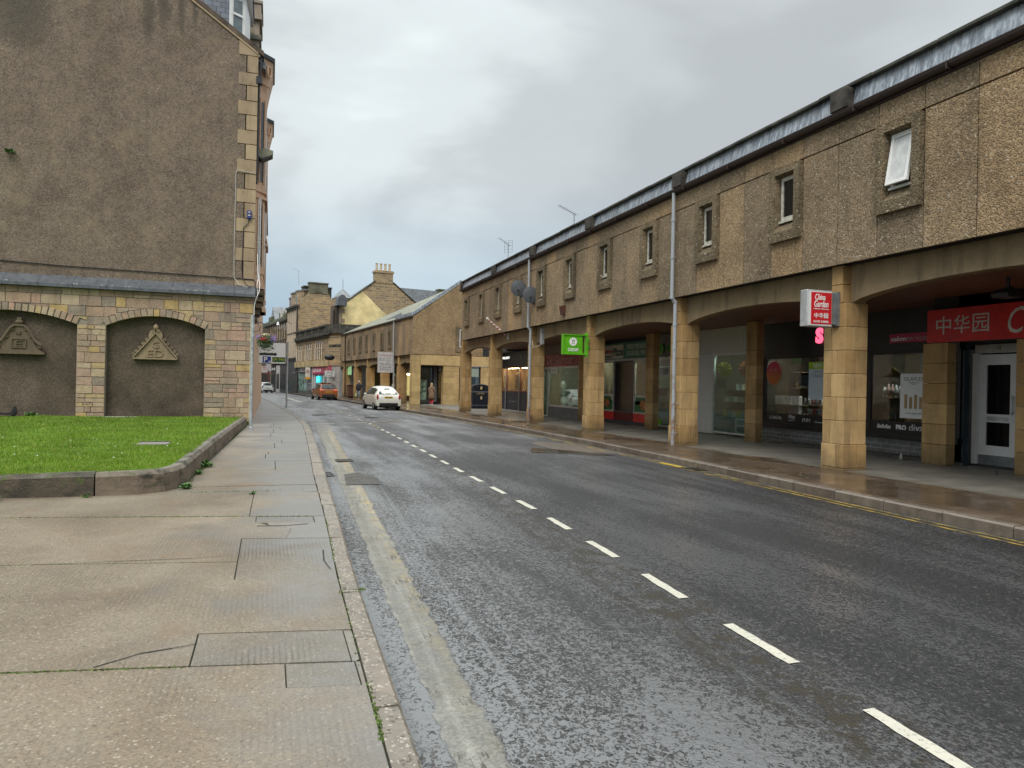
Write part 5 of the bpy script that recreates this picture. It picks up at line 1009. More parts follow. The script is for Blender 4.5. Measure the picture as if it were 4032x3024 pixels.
# mortar core
m = MB(); pts = [(X0, 0), (X0, 4.52), (X1 - .02, 4.52), (X1 - .02, 0)]
def region_bottom(x0, x1, n_=24): return [(x0 + (x1 - x0) * i / n_, intr(min(max(x0 + (x1 - x0) * i / n_, x0 + 1e-3), x1 - 1e-3))) for i in range(n_ + 1)]
for a_, b_ in ((X0, ARCH[0][0]), (ARCH[0][1], ARCH[1][0]), (ARCH[1][1], X1 - .02)): m.box(a_, b_, Yf + .022, 27.33, -.1, 4.52)
for a_, b_ in ARCH: m.prism([(a_, 4.52)] + region_bottom(a_, b_) + [(b_, 4.52)], 'y', Yf + .022, 27.33)
m.build('mortar_core', MORT, SW_, world=True)
stones = MB(); rnd = random.Random(17); E_ = .235
def put_stone(x0, x1, z0, z1):
    g = .010; j = lambda: rnd.uniform(-.007, .007); y0 = Yf + rnd.uniform(-.014, .012)
    xs_ = [x0 + g, x0 + (x1 - x0) * .33, x0 + (x1 - x0) * .66, x1 - g]; bot = []
    for x in xs_:
        c_ = intr(x, E_) if z0 > SPR - .35 else None
        if c_ is None:
            for a_, b_ in ARCH:
                if a_ - .10 < x <= a_ and z0 < SPR + .25 and z0 >= SPR - .02: c_ = SPR + .2
                if b_ <= x < b_ + .10 and z0 < SPR + .25 and z0 >= SPR - .02: c_ = SPR + .2
        bot.append(max(z0 + g, c_ + .006) if c_ else z0 + g)
    if sum(1 for b in bot if b < z1 - g - .03) < 2: return
    bot = [min(b, z1 - g - .012) for b in bot]
    poly = [(x, b + (j() * .6)) for x, b in zip(xs_, bot)] + [(x1 - g + j(), z1 - g + j()), (x0 + g + j(), z1 - g + j())]
    stones.prism(poly, 'y', y0, Yf + .1)
def fill(x0, x1, z0, z1, hs=(.15, .19, .23, .28, .34), ws=(.26, .72)):
    z = z0
    while z < z1 - .02:
        h_ = rnd.choice(hs)
        if z1 - (z + h_) < .11: h_ = z1 - z
        x = x0
        while x < x1 - .02:
            w_ = rnd.uniform(*ws)
            if x1 - (x + w_) < .16: w_ = x1 - x
            r = rnd.random()
            if h_ > .19 and r < .22: put_stone(x, x + w_, z, z + h_ * .5); put_stone(x, x + w_, z + h_ * .5, z + h_)
            elif r > .93 and w_ > .35: put_stone(x, x + w_ * .4, z, z + h_); put_stone(x + w_ * .4, x + w_, z, z + h_ * .45); put_stone(x + w_ * .4, x + w_, z + h_ * .45, z + h_)
            else: put_stone(x, x + w_, z, z + h_)
            x += w_
        z += h_
fill(X0, ARCH[0][0], .05, SPR); fill(ARCH[0][1], ARCH[1][0], .2, SPR, ws=(.18, .5)); fill(ARCH[1][1], X1, .1, SPR); fill(X0, X1, SPR, 4.5)
for a_, b_ in ARCH:                                               # voussoirs
    c_ = (a_ + b_) / 2; h_ = (b_ - a_) / 2; R_ = (h_ * h_ + (CR - SPR) ** 2) / (2 * (CR - SPR)); zc = CR - R_; t0 = math.asin(h_ / R_); k = 17 if b_ > -3 else 22; ts = [-t0 + 2 * t0 * i / k for i in range(k + 1)]
    for i in range(k):
        ta, tb = ts[i] + .0035, ts[i + 1] - .0035; ro = R_ + E_ + rnd.uniform(-.02, .02); yv = Yf - rnd.uniform(.004, .03)
        stones.prism([(c_ + R_ * math.sin(ta), zc + R_ * math.cos(ta)), (c_ + R_ * math.sin(tb), zc + R_ * math.cos(tb)), (c_ + ro * math.sin(tb), zc + ro * math.cos(tb)), (c_ + ro * math.sin(ta), zc + ro * math.cos(ta))], 'y', yv, Yf + .26)
stones.build('rubble_stones', RUB, SW_, world=True, bevel=.014, seg=2)
# return face of the wall end, towards the street
m = MB(); z = .05; rnd = random.Random(3)
while z < 4.45:
    h_ = rnd.choice((.2, .26, .3)); h_ = min(h_, 4.5 - z); m.box(X1 - .03, X1 + rnd.uniform(.0, .015), 27.02, 27.34, z + .008, z + h_ - .008); z += h_
m.build('end_stones', RUB, SW_, world=True, bevel=.012)
m = MB(); m.box(-10.2, -1.9, 27.25, 27.36, -.1, 4.2); m.build('harled_infill', HARL2, SW_, world=True)
# lead covered ledge, in bays
m = MB(); x = X0
while x < X1 + .02:
    w_ = min(.98, X1 + .06 - x); m.add([(x + .004, 26.82, 4.60), (x + w_ - .004, 26.82, 4.60), (x + w_ - .004, 27.34, 4.93), (x + .004, 27.34, 4.93), (x + .004, 26.82, 4.5), (x + w_ - .004, 26.82, 4.5), (x + w_ - .004, 27.34, 4.5), (x + .004, 27.34, 4.5)], [(0, 1, 2, 3), (4, 5, 1, 0), (7, 6, 5, 4), (1, 5, 6, 2), (4, 0, 3, 7)])
    m.box(x + w_ - .03, x + w_ + .01, 26.80, 26.83, 4.49, 4.63); x += w_
m.build('lead_ledge', LEADD, SW_, world=True)
rnd = random.Random(6); m = MB()
for i in range(14): x = rnd.uniform(-8, -.8); m.box(x, x + .05, 26.85, 26.88, 4.62, 4.64)
m.build('lead_clip', OFFW, SW_, world=True)
# carved pediments in the blind arches
CARV = stone('carved sandstone', [(.27, .205, .125)], sc=5, bs=.5, dirt=.35, fine=35); CARVD = stone('dark weathered carving', [(.135, .10, .065)], sc=4, bs=.9, dirt=.4, fine=25)
def scroll(m, cx, cz, r, y, turns=1.4, s=1, w_=.03, a0=0):
    k = 20; pts = []
    for i in range(k + 1): a_ = a0 + s * turns * 2 * PI * i / k; rr = r * (1 - .75 * i / k); pts.append((cx + rr * math.cos(a_), y, cz + rr * math.sin(a_)))
    m.tube(pts, w_, 6)
t = thing('carved_pediment', 'pale carved triangular stone pediment with raised initials in the right blind arch', 'carving', (-3.7, 27.25, 2.25))
cx = -3.70; zb, zt = 2.29, 3.08
m = MB().prism([(cx - .62, zb), (cx + .62, zb), (cx, zt)], 'y', 27.14, 27.26); m.build('tympanum', CARV, t, world=True)
m = MB(); m.box(cx - .68, cx + .68, 27.08, 27.26, 2.24, 2.29)
for s in (-1, 1):
    d = Vector((s * .62, 0, zb - zt)).normalized(); n_ = Vector((-d.z * s, 0, d.x * s)) ; a_ = Vector((cx, 0, zt + .03)); b_ = Vector((cx + s * .66, 0, zb)); o = Vector((s * .04, 0, .055))
    m.prism([(a_.x, a_.z), (b_.x, b_.z), (b_.x + o.x, b_.z + .01), (a_.x + o.x * .2, a_.z + o.z)], 'y', 27.07, 27.2)
    for i, q in enumerate((.30, .46, .62, .78, .9)):
        c_ = a_.lerp(b_, q) + Vector((s * .085, 0, .05)); scroll(m, c_.x, c_.z, .055 - .004 * i, 27.14, 1.2, s, .014, 1)
    m.prism([(cx + s * .02, zt - .02), (cx + s * .20, zt - .18), (cx + s * .215, zt - .02), (cx + s * .17, zt + .12), (cx + s * .03, zt + .17)], 'y', 27.12, 27.24)
    scroll(m, cx + s * .075, zt + .12, .06, 27.11, 1.3, s, .017)
m.smooth = True; m.ball((cx, 27.16, zt + .25), .085, .07, .095); m.smooth = False; m.box(cx - .025, cx + .025, 27.13, 27.19, zt + .33, zt + .37)
m.build('scrolled_edge', CARV, t, world=True)
text('G', .22, .22, (cx, 27.135, 2.74), '-y', CARV, t, 'raised_letter', .05); text('ED', .50, .24, (cx, 27.135, 2.44), '-y', CARV, t, 'raised_letter', .05)
t = thing('carved_pediment', 'dark weathered carved pediment with a crowned panel in the left blind arch', 'carving', (-7.75, 27.25, 2.3))
cx = -7.68; zb = 2.36
m = MB().prism([(cx - .68, zb), (cx + .68, zb), (cx + .50, zb + .16), (cx + .3, zb + .55), (cx + .15, zb + .85), (cx - .15, zb + .85), (cx - .3, zb + .55), (cx - .50, zb + .16)], 'y', 27.12, 27.26); m.build('tympanum', CARVD, t, world=True)
m = MB(); m.box(cx - .73, cx + .73, 27.06, 27.26, zb - .06, zb)
for s in (-1, 1):
    pts = [(cx + s * (.12 + .52 * q), 27.09, zb + .86 - .66 * q + .05 * math.sin(q * 7)) for q in [i / 8 for i in range(9)]]; m.tube(pts, .045, 7)
    scroll(m, cx + s * .60, zb + .20, .09, 27.10, 1.2, s, .03); scroll(m, cx + s * .36, zb + .52, .07, 27.10, 1.2, s, .025); scroll(m, cx + s * .2, zb + .74, .06, 27.10, 1.2, s, .022)
m.box(cx - .12, cx + .12, 27.08, 27.2, zb + .84, zb + .9); m.smooth = True; m.ball((cx, 27.13, zb + .97), .12, .07, .08); m.smooth = False; m.box(cx - .06, cx + .06, 27.1, 27.18, zb + 1.03, zb + 1.12)
m.build('scrolled_edge', CARVD, t, world=True)
m = MB(); m.box(cx - .21, cx + .21, 27.09, 27.13, zb + .13, zb + .16).box(cx - .21, cx + .21, 27.09, 27.13, zb + .41, zb + .44).box(cx - .21, cx - .18, 27.09, 27.13, zb + .16, zb + .41).box(cx + .18, cx + .21, 27.09, 27.13, zb + .16, zb + .41); m.build('panel_frame', CARVD, t, world=True)
text('E', .20, .2, (cx, 27.11, zb + .28), '-y', CARVD, t, 'raised_letter', .04); text('✶', .16, .16, (cx, 27.11, zb + .62), '-y', CARVD, t, 'star', .04)
o = MB().box(-6.95, -4.2, 26.85, 26.93, .24, .315).build('threshold_strip', OFFW, None); tag(o, 'white strip lying on the grass at the foot of the rubble pier', 'strip')
t = thing('garden_bench', 'dark end of a low black bench at the left edge against the wall', 'bench', (-8.4, 26.8, .3)); MB().box(-8.9, -7.65, 26.7, 27.0, .36, .42).build('seat', BLACK, t, world=True)
for x in (-8.8, -7.75): MB().box(x, x + .06, 26.72, 26.98, .28, .36).build('leg', BLACK, t, world=True)
MB().prism([(-7.75, .42), (-7.58, .42), (-7.62, .62), (-7.68, .62)], 'y', 26.75, 26.8).build('armrest', BLACK, t, world=True)

# ---------------------------------------------------------------- the gable building
GB = thing('gable_tenement', 'tall tenement with brown harled gable, pale quoins and peach street front', 'building', (-6, 27.3, 0))
GY = 27.35; XR = -.60
sl_ = .674; ridge = -7.2; zr = 13.24 + (-.55 - ridge) * sl_
def skew(x): return 13.20 + (-.5 - x) * sl_ if x > ridge else zr - (ridge - x) * sl_
m = MB().prism([(-14.0, 0), (-1.0, 0), (-1.0, skew(-1.0)), (ridge, zr), (-14.0, skew(-14))], 'y', GY, GY + .5); m.build('gable_wall', HARL, GB, world=True)
m = MB(); edges = [(13.10, skew(-1.24)), (12.5, 13.08), (12.04, 12.48), (11.50, 12.02), (11.00, 11.48), (10.46, 10.98), (9.96, 10.44), (9.42, 9.94), (8.92, 9.40), (8.37, 8.90), (7.89, 8.35), (7.34, 7.87), (6.86, 7.32), (6.29, 6.84), (5.82, 6.27), (5.17, 5.80), (4.93, 5.15)]
for i, (a_, b_) in enumerate(edges):
    xl = -1.245 if i % 2 == 0 else -.965
    if i == 0: m.prism([(-1.245, 13.10), (XR + .06, 13.10), (XR + .06, skew(XR + .06) - .05), (-1.245, skew(-1.245) - .05)], 'y', GY - .02, GY + .3)
    else:
        if xl < -1: m.box(xl, XR, GY - .02, GY + .3, a_ + .004, b_ - .0)
        else: m.box(xl, XR, GY - .02, GY + .3, a_ + .004, b_ - .0)
m.build('quoins', QUOIN, GB, world=True, bevel=.006)
MB().box(XR - .5, XR - .01, GY + .301, 60, 4.5, 13.15).box(-14, XR - .5, GY + .51, 60, 0, 13.0).build('body', PEACH, GB, world=True)
MB().box(XR - .7, XR - .03, GY + .0, 60, 0, 4.5).build('street_wall', PEACH, GB, world=True)
# skew stones and roof
m = MB(); o_ = .10
m.prism([(-.42, skew(-.42) - .02), (-.42, skew(-.42) + .16), (ridge, zr + .22), (ridge, zr + .04)], 'y', GY - .06, GY + .42); m.build('skew_coping', plain((.085, .06, .042), .85, vary=.4, sc=3), GB, world=True)
m = MB(); m.prism([(-.6, skew(-.6) - .10), (-.6, skew(-.6) - .02), (ridge, zr + .04), (ridge, zr - .04)], 'y', GY - .045, GY); m.build('skew_trim', QUOIN, GB, world=True)
m = MB().prism([(-.35, skew(-.35)), (ridge, zr + .05), (ridge, zr - .2), (-.35, skew(-.35) - .25)], 'y', GY + .42, 60).prism([(-14, skew(-14)), (-14, skew(-14) - .25), (ridge, zr - .2), (ridge, zr + .05)], 'y', GY + .42, 60); m.build('roof', SLATE2, GB, world=True)
# dormer
D_ = MB().prism([(-2.6, 14.3), (-1.62, 14.3), (-1.62, 15.85), (-2.6, 15.95)], 'y', 28.5, 31.2).build('dormer', SLATE, GB, world=True)
def gsub(mb, name, mat, par, off=(-6, 27.3, 0), **k):
    o = mb.build(name, mat, par, **k); o.data.transform(Matrix.Translation((-off[0], -off[1], -off[2]))); return o
m = MB(); P = lambda x, y: (x, y)
A_, B_, C_ = (-1.66, 28.45), (-1.12, 28.75), (-1.0, 30.5)
m.add([(A_[0], A_[1], 14.2), (B_[0], B_[1], 14.0), (B_[0], B_[1], 15.95), (A_[0], A_[1], 15.95)], [(0, 1, 2, 3)]); m.add([(B_[0], B_[1], 14.0), (C_[0], C_[1], 14.0), (C_[0], C_[1], 15.95), (B_[0], B_[1], 15.95)], [(0, 1, 2, 3)])
gsub(m, 'dormer_front', WHITE, D_)
m = MB(); d = (Vector((B_[0], B_[1], 0)) - Vector((A_[0], A_[1], 0))); n_ = Vector((d.y, -d.x, 0)).normalized() * .02
def onf(u, z, o=1): q = Vector((A_[0], A_[1], 0)) + d * u + n_ * o; return (q.x, q.y, z)
m.add([onf(.25, 14.5), onf(.8, 14.4), onf(.8, 15.6), onf(.25, 15.6)], [(0, 1, 2, 3)]); m.add([onf(.25, 15.02, 2), onf(.8, 15.0, 2), onf(.8, 15.08, 2), onf(.25, 15.1, 2)], [(0, 1, 2, 3)]); m.cm = 0; gsub(m, 'dormer_pane', plain((.14, .17, .18), .1), D_)
m = MB(); m.add([onf(.22, 15.0, 3), onf(.83, 14.98, 3), onf(.83, 15.07, 3), onf(.22, 15.09, 3)], [(0, 1, 2, 3)]).box(-2.7, -.9, 28.35, 31.3, 15.92, 16.05); gsub(m, 'dormer_eaves', WHITE, D_)
m = MB().prism([(-2.75, 16.05), (-.85, 16.05), (-1.8, 16.6)], 'y', 28.3, 31.3); gsub(m, 'dormer_roof', SLATE, D_)
# chimney stack
m = MB().box(-1.3, -.68, 31.6, 33.4, 13, 16.35).box(-1.42, -.58, 31.45, 33.5, 16.36, 16.6).box(-1.36, -.62, 31.5, 33.45, 16.61, 17.0).box(-1.42, -.56, 31.45, 33.5, 17.01, 17.15).box(-1.38, -.6, 31.5, 33.48, 15.55, 15.75); CH_ = m.build('chimney', stone('grey chimney stone', [(.20, .19, .15), (.26, .22, .17), (.30, .24, .18)], sc=2, dirt=.6), GB, world=True, bevel=.015)
for i in range(4): m = MB(); m.smooth = True; m.lathe([(.15, 0), (.13, .5), (.16, .52), (.16, .6), (.1, .6)], (-.98, 31.75 + i * .45, 17.15), 12); gsub(m, 'chimney_pot', plain((.45, .23, .12), .7), CH_)
# canted bays on the street front
def bay(y0, zb, zt, label=None):
    xw = XR - .01; pr_ = .30; pts = [(xw, y0), (xw + pr_, y0 + .45), (xw + pr_, y0 + 2.3), (xw, y0 + 2.75)]
    m = MB().prism(pts, 'z', zb, zt - 1.35)
    for z, e, h_ in ((zb, .05, .2), (8.55, .06, .12), (8.3, .10, .10), (5.55, .03, .1)): m.prism([(xw, y0 - e), (xw + pr_ + e, y0 + .45 - e * .6), (xw + pr_ + e, y0 + 2.3 + e * .6), (xw, y0 + 2.75 + e)], 'z', z, z + h_)
    B_ = m.build('bay', PEACH, GB, world=True)
    m = MB(); k = 6
    for i in range(k):                                           # flaring crown
        e0, e1 = .0 + .22 * (i / k) ** 1.3, .22 * ((i + 1) / k) ** 1.3; za, zc = zt - 1.35 + i * 1.2 / k, zt - 1.35 + (i + 1) * 1.2 / k
        a_ = [(xw, y0 - e0), (xw + pr_ + e0, y0 + .45 - e0 * .4), (xw + pr_ + e0, y0 + 2.3 + e0 * .4), (xw, y0 + 2.75 + e0)]; b_ = [(xw, y0 - e1), (xw + pr_ + e1, y0 + .45 - e1 * .4), (xw + pr_ + e1, y0 + 2.3 + e1 * .4), (xw, y0 + 2.75 + e1)]
        m.add([(*p, za) for p in a_] + [(*p, zc) for p in b_], [(j, (j + 1) % 4, 4 + (j + 1) % 4, 4 + j) for j in range(3)])
    gsub(m, 'bay_crown', PEACH, B_)
    m = MB()                                                    # looped tracery on the crown
    for u in (.12, .38, .64):
        cy = y0 + .05 + u * .4; cxx = xw + .04 + u * .42
        m.tube([(cxx + .10 * math.cos(q) * .6 + .07, cy - .06 + .10 * math.cos(q), zt - .55 + .2 * math.sin(q)) for q in [i * PI / 6 for i in range(13)]], .03, 5)
    m.tube([(xw + .0, y0 - .06, zt - 1.0), (xw + pr_ + .12, y0 + .36, zt - 1.1)], .035); gsub(m, 'tracery', PEACH, B_)
    m = MB().prism([(xw, y0 - .3), (xw + pr_ + .27, y0 + .3), (xw + pr_ + .27, y0 + 2.45), (xw, y0 + 3.05)], 'z', zt - .15, zt); gsub(m, 'bay_gutter', BLACK, B_)
    dv = Vector((pr_, .45, 0)).normalized(); nv = Vector((dv.y, -dv.x, 0)) * .012
    for z0, z1 in ((5.9, 8.1), (8.95, 11.9)):
        m = MB(); a_ = Vector((xw, y0, 0)) + dv * .12 + nv; b_ = Vector((xw, y0, 0)) + dv * .42 + nv
        m.add([(a_.x, a_.y, z0), (b_.x, b_.y, z0), (b_.x, b_.y, z1), (a_.x, a_.y, z1)], [(0, 1, 2, 3)]); m.box(xw + pr_, xw + pr_ + .012, y0 + .65, y0 + 2.1, z0, z1)
        gsub(m, 'bay_window', plain((.05, .055, .06), .1), B_)
        m = MB(); m.cyl((a_.x + .02, a_.y - .0, z0 - .05), (a_.x + .02, a_.y, z1 + .1), .03, n=5).cyl((b_.x, b_.y - .02, z0 - .05), (b_.x, b_.y - .02, z1 + .1), .03, n=5); gsub(m, 'window_surround', PEACH, B_)
    return B_
bay(28.2, 5.0, 13.6); bay(38.0, 5.0, 14.6)
m = MB()                                                        # carved corbel under the first bay
for i in range(5):
    e = .34 * (1 - ((i) / 5) ** 1.7); z = 4.95 - i * .23; m.smooth = False
    m.prism([(XR - .05, 28.15 + i * .12), (XR - .01 + e, 28.55 + i * .1), (XR - .01 + e, 30.4 - i * .1), (XR - .05, 30.9 - i * .12)], 'z', z - .2, z)
m.build('bay_corbel', stone('dark carved corbel', [(.12, .085, .05), (.17, .12, .075)], sc=5, bs=1, bd=.06, dirt=.7), GB, world=True, bevel=.03, seg=2)
# eaves pieces, downpipe, cables
m = MB(); m.box(XR - .02, XR + .12, GY + .05, 60, 12.95, 13.15); m.build('eaves_gutter', BLACK, GB, world=True)
m = MB().cyl((-.56, 27.42, 12.2), (-.585, 27.42, 8.6), .042).cyl((-.50, 27.42, 13.1), (-.55, 27.42, 12.3), .04).box(-.66, -.46, 27.30, 27.52, 12.15, 12.4)
for z in (11.4, 9.9, 8.8): m.cyl((-.575, 27.42, z), (-.575, 27.42, z + .06), .055)
m.build('downpipe', BLACK, GB, world=True)
m = MB()
for x in (-.50, -.44): m.cyl((x, 27.9, 8.2), (x, 27.9, 5.3), .022)
for z in (7.6, 6.6, 5.6): m.box(-.53, -.41, 27.88, 27.92, z, z + .03)
m.build('white_pipe', WHITE, GB, world=True)
t = thing('cable', 'thin black cable slung along the harled gable above the ledge', 'cable', (-4, 27.3, 5.2)); m = MB(); pts = [(-10, 27.32, 5.46), (-8.2, 27.32, 5.30), (-6.5, 27.32, 5.25), (-4, 27.32, 5.22), (-2, 27.32, 5.20), (-1.0, 27.31, 5.18), (-.62, 27.31, 5.17), (-.56, 27.3, 5.10), (-.54, 27.25, 4.6)]; m.tube(pts, .016, 6); m.build('line', BLACK, t, world=True)
t = thing('cable', 'black cable hanging from the blue alarm box down the quoins', 'cable', (-.9, 27.3, 6)); m = MB(); m.tube([(-.80, 27.3, 7.3), (-.84, 27.3, 7.15), (-.98, 27.3, 7.0), (-1.0, 27.3, 6.0), (-1.02, 27.3, 5.6), (-.98, 27.3, 5.2), (-.85, 27.2, 4.95), (-.72, 27.1, 4.85)], .013, 6); m.build('line', BLACK, t, world=True)
t = thing('cable', 'thin pale cable looping from the downpipe down the edge of the quoins', 'cable', (-1.2, 27.3, 6)); m = MB(); m.tube([(-.62, 27.3, 8.93), (-1.22, 27.3, 9.0), (-1.27, 27.3, 8.9), (-1.28, 27.3, 6.0), (-1.26, 27.3, 5.2), (-1.1, 27.2, 4.97), (-.8, 27.05, 4.86)], .010, 6); m.build('line', OFFW, t, world=True)
t = thing('cable', 'white cables looping at the street corner above the rubble wall', 'cable', (-.5, 27, 5)); m = MB(); m.tube([(-.50, 27.3, 6.1), (-.47, 27.2, 5.4), (-.40, 27.1, 5.0), (-.42, 27.0, 4.7), (-.52, 26.95, 4.45), (-.57, 26.95, 4.2), (-.56, 26.95, 3.4)], .014, 6).tube([(-.46, 27.2, 5.2), (-.49, 27.0, 4.95), (-.47, 27, 4.6), (-.55, 26.97, 4.3)], .010, 6); m.build('line', WHITE, t, world=True)
t = thing('alarm_box', 'blue alarm box with a white label on the quoins', 'alarm', (-.8, 27.3, 7.4)); MB().box(-.87, -.73, 27.24, 27.33, 7.31, 7.60).build('housing', plain((.02, .035, .18), .35), t, world=True, bevel=.012); m = MB(); m.ball((-.80, 27.235, 7.53), .035, .01, .035).ball((-.80, 27.235, 7.42), .045, .01, .025); m.build('label_disc', OFFW, t, world=True)
t = thing('floodlight', 'pale wedge shaped floodlight sticking out from the peach street front', 'floodlight', (-.4, 28.0, 9.8)); m = MB().prism([(-.60, 9.92), (-.60, 9.70), (-.42, 9.62), (-.06, 9.80), (-.04, 9.98), (-.34, 10.06)], 'y', 27.85, 28.25); m.build('housing', plain((.20, .19, .13), .5), t, world=True, bevel=.01); MB().prism([(-.60, 9.705), (-.415, 9.60), (-.05, 9.79), (-.05, 9.84), (-.42, 9.66), (-.6, 9.76)], 'y', 27.83, 28.27).build('rim', BLACK, t, world=True)
# other fronts continuing the left side of the street
OB = thing('street_tenement', 'dark stone tenement continuing the left side of the street beyond the peach front', 'building', (-8, 60, 0), 0)
MB().prism([(-2.3, 60.2), (-16, 60.2), (-26, 110), (-7.6, 110)], 'z', -.5, 12).build('wall', FARST, OB, world=True); MB().prism([(-2.1, 60.1), (-16, 60.1), (-26, 110.2), (-7.4, 110.2)], 'z', 12, 12.4).build('roof', SLATE, OB, world=True)
# ---------------------------------------------------------------- second arcade block (local frame: +y along its front, away; +x along its gable)
B2L = (10.15, 54.1, -.05)
BK = thing('arcade_building', 'second, farther brown arcade building with a sloping pebble dashed end wall', 'building', B2L, math.radians(6))
def lo(m, name, mat, **k): return m.build(name, mat, BK, **k)
m = MB(); Z = .05
for i in range(28):
    a_, b_ = i * .968 + .006, (i + 1) * .968 - .006; m.box(-.02, .05, a_, b_, 3.80, 6.2); m.box(-.02, .05, a_, b_, 6.215, 6.62)
lo(m, 'wall_panel', PANEL); lo(MB().box(.051, 9, .02, 27.1, 3.78, 6.6), 'wall_core', DARKIN)
lo(MB().prism([(.0, 3.82), (5.7, 3.82), (5.7, 8.2), (4.15, 9.2), (3.72, 9.42), (.0, 6.66)], 'y', -.04, .018), 'end_wall', roughcast('end wall render', [(.19, .13, .07), (.28, .195, .105), (.34, .245, .13)], peb=30, speck=.0, bs=.6, streak=.5, dirt=(.05, .04, .025)))
for i, s_ in enumerate((6.5, 9.1, 12.0, 14.8, 17.5, 20.2, 22.9)):
    f = MB(); f.box(-.10, -.02, s_ - .48, s_ + .48, 4.45, 4.75).box(-.10, -.02, s_ - .48, s_ + .48, 5.85, 6.05).box(-.10, -.02, s_ - .48, s_ - .2, 4.75, 5.85).box(-.10, -.02, s_ + .22, s_ + .48, 4.75, 5.85); W_ = lo(f, 'window_surround', SURR)
    MB().box(-.03, -.022, s_ - .2, s_ + .22, 4.75, 5.85).build('pane', plain((.03, .03, .03), .15), W_)
lo(MB().box(-.14, .0, -.05, 27.1, 6.60, 6.72), 'gutter', GUT)
R_ = MB(); R_.add([(-.1, -.02, 6.68), (-.1, 27.1, 6.68), (.4, 27.1, 6.95), (3.8, -.02, 9.40), (4.2, .5, 9.3), (4.2, 27, 6.6)], [(0, 3, 2, 1), (3, 4, 5, 2)]); lo(R_, 'roof', slate('mossy slates', (.17, .17, .12), .25))
R_ = MB(); R_.add([(-.12, -.08, 6.66), (3.72, -.08, 9.44), (3.72, -.08, 9.66), (-.12, -.08, 6.9), (-.12, .2, 6.9), (3.72, .2, 9.66), (5.7, -.08, 8.3), (5.7, -.08, 8.52), (5.7, .2, 8.5)], [(0, 1, 2, 3), (3, 2, 5, 4), (1, 6, 7, 2), (2, 7, 8, 5)]); R_.prism([(0, 6.72), (5.3, 6.72), (5.3, 7.02), (0, 7.02)], 'x', .02, .1); R_.prism([(5.4, 7.05), (10.2, 6.95), (10.2, 7.15), (5.4, 7.4)], 'x', .55, .65)
lo(R_, 'lead_band', LEAD)
for k, s_ in enumerate((3.85, 9.2, 14.6, 20.0, 25.4)):
    m = MB(); z = 2.98; c_ = 0
    while z > -.1: m.box(.05, .72, s_ - .05, s_ + (.25, .4)[c_ % 2] - .004, max(-.15, z - .45) + .004, z - .004); m.box(.05, .72, s_ + (.25, .4)[c_ % 2] + .004, s_ + .65, max(-.15, z - .45) + .004, z - .004); z -= .45; c_ += 1
    m.box(.05, .35, s_ + .1, s_ + .36, 3.0, 3.79); lo(m, 'pillar', SAND, bevel=.006)
cols_ = [.62] + [3.85, 9.2, 14.6, 20.0, 25.4, 28]
for k in range(len(cols_) - 1):
    a_ = cols_[k] + (.55 if k else -.0); b_ = cols_[k + 1] + .02
    if k == 0: a_ = .60
    pts = [(a_ + (b_ - a_) * i / 14, 3.0 + .26 * math.sqrt(max(0, 1 - (2 * i / 14 - 1) ** 2))) for i in range(15)]
    lo(MB().prism([(a_, 3.79)] + pts + [(b_, 3.79)], 'x', .2, .42), 'arched_beam', BEAM)
m = MB(); z = 3.79; c_ = 0
while z > -.1: m.box(-.0, .66, 0, .6, max(-.15, z - .47) + .004, z - .004); z -= .47; c_ += 1
lo(m, 'corner_pier', YSTONE, bevel=.006)
m = MB().box(.665, 9, -.02, .5, 3.02, 3.79); lo(m, 'end_beam', YSTONE)
for xa_, xb_, jj in ((2.5, 3.78, (.5, .85)), (5.6, 6.2, (.25, .4))):
    m = MB(); z = 3.0; c_ = 0
    while z > -.1:
        z0 = max(-.15, z - .45); j = jj[c_ % 2]; m.box(xa_, xa_ + j - .004, .02, .5, z0 + .004, z - .004); m.box(xa_ + j, xb_, .02, .5, z0 + .004, z - .004); z -= .45; c_ += 1
    lo(m, 'end_pier', YSTONE, bevel=.006)
lo(MB().box(6.2, 9, .02, .3, -.1, 3.0), 'end_block_wall', YSTONE)
lo(MB().box(.66, 2.5, 1.2, 1.3, -.1, 3.0), 'dark_shop_wall', plain((.02, .022, .025), .4)); f = MB(); frame(f, 0, .7, 2.0, 0, 2.9, .08, .06); f.v = [(y, 1.1 + x, z) for x, y, z in f.v]; F_ = lo(f, 'shop_door', BLACK); MB().box(.78, 1.9, 1.13, 1.14, .1, 2.8).build('pane', GLASS, F_)
MB().box(2.1, 2.35, 1.1, 1.18, .2, 2.9).build('blade_sign', plain((.12, .12, .12), .5), BK); MB().box(.98, 1.5, 1.06, 1.09, .3, 1.9).build('window_poster', plain((.16, .22, .15), .5, vary=.8, sc=5), BK)
f = MB(); frame(f, 0, 3.82, 5.58, .1, 2.95, .08, .06, (4.7,)); f.v = [(y, .15 + x, z) for x, y, z in f.v]; F_ = lo(f, 'shop_window', BLACK); MB().box(3.86, 5.54, .18, .19, .1, 2.9).build('pane', GLASSD, F_); lo(MB().box(3.9, 5.5, .25, .26, 2.2, 2.85), 'lit_blind', emis((.85, .78, .55), .5)); lo(MB().box(3.9, 5.5, .9, 1, 0, 2.9), 'dark_interior', DARKIN)
f = MB(); f.box(3.42, 3.72, -.10, -.04, 4.1, 6.0).box(3.72, 4.5, -.10, -.04, 5.85, 6.0).box(3.72, 4.5, -.10, -.04, 4.1, 4.45); W_ = lo(f, 'window_surround', SURR)
f = MB(); frame(f, 0, 3.72, 4.4, 4.47, 5.85, .07, .03); f.v = [(y, -.07 + x, z) for x, y, z in f.v]; F_ = lo(f, 'window', WHITE); MB().box(3.78, 4.34, -.05, -.045, 4.5, 5.8).build('pane', plain((.03, .03, .03), .12), F_)
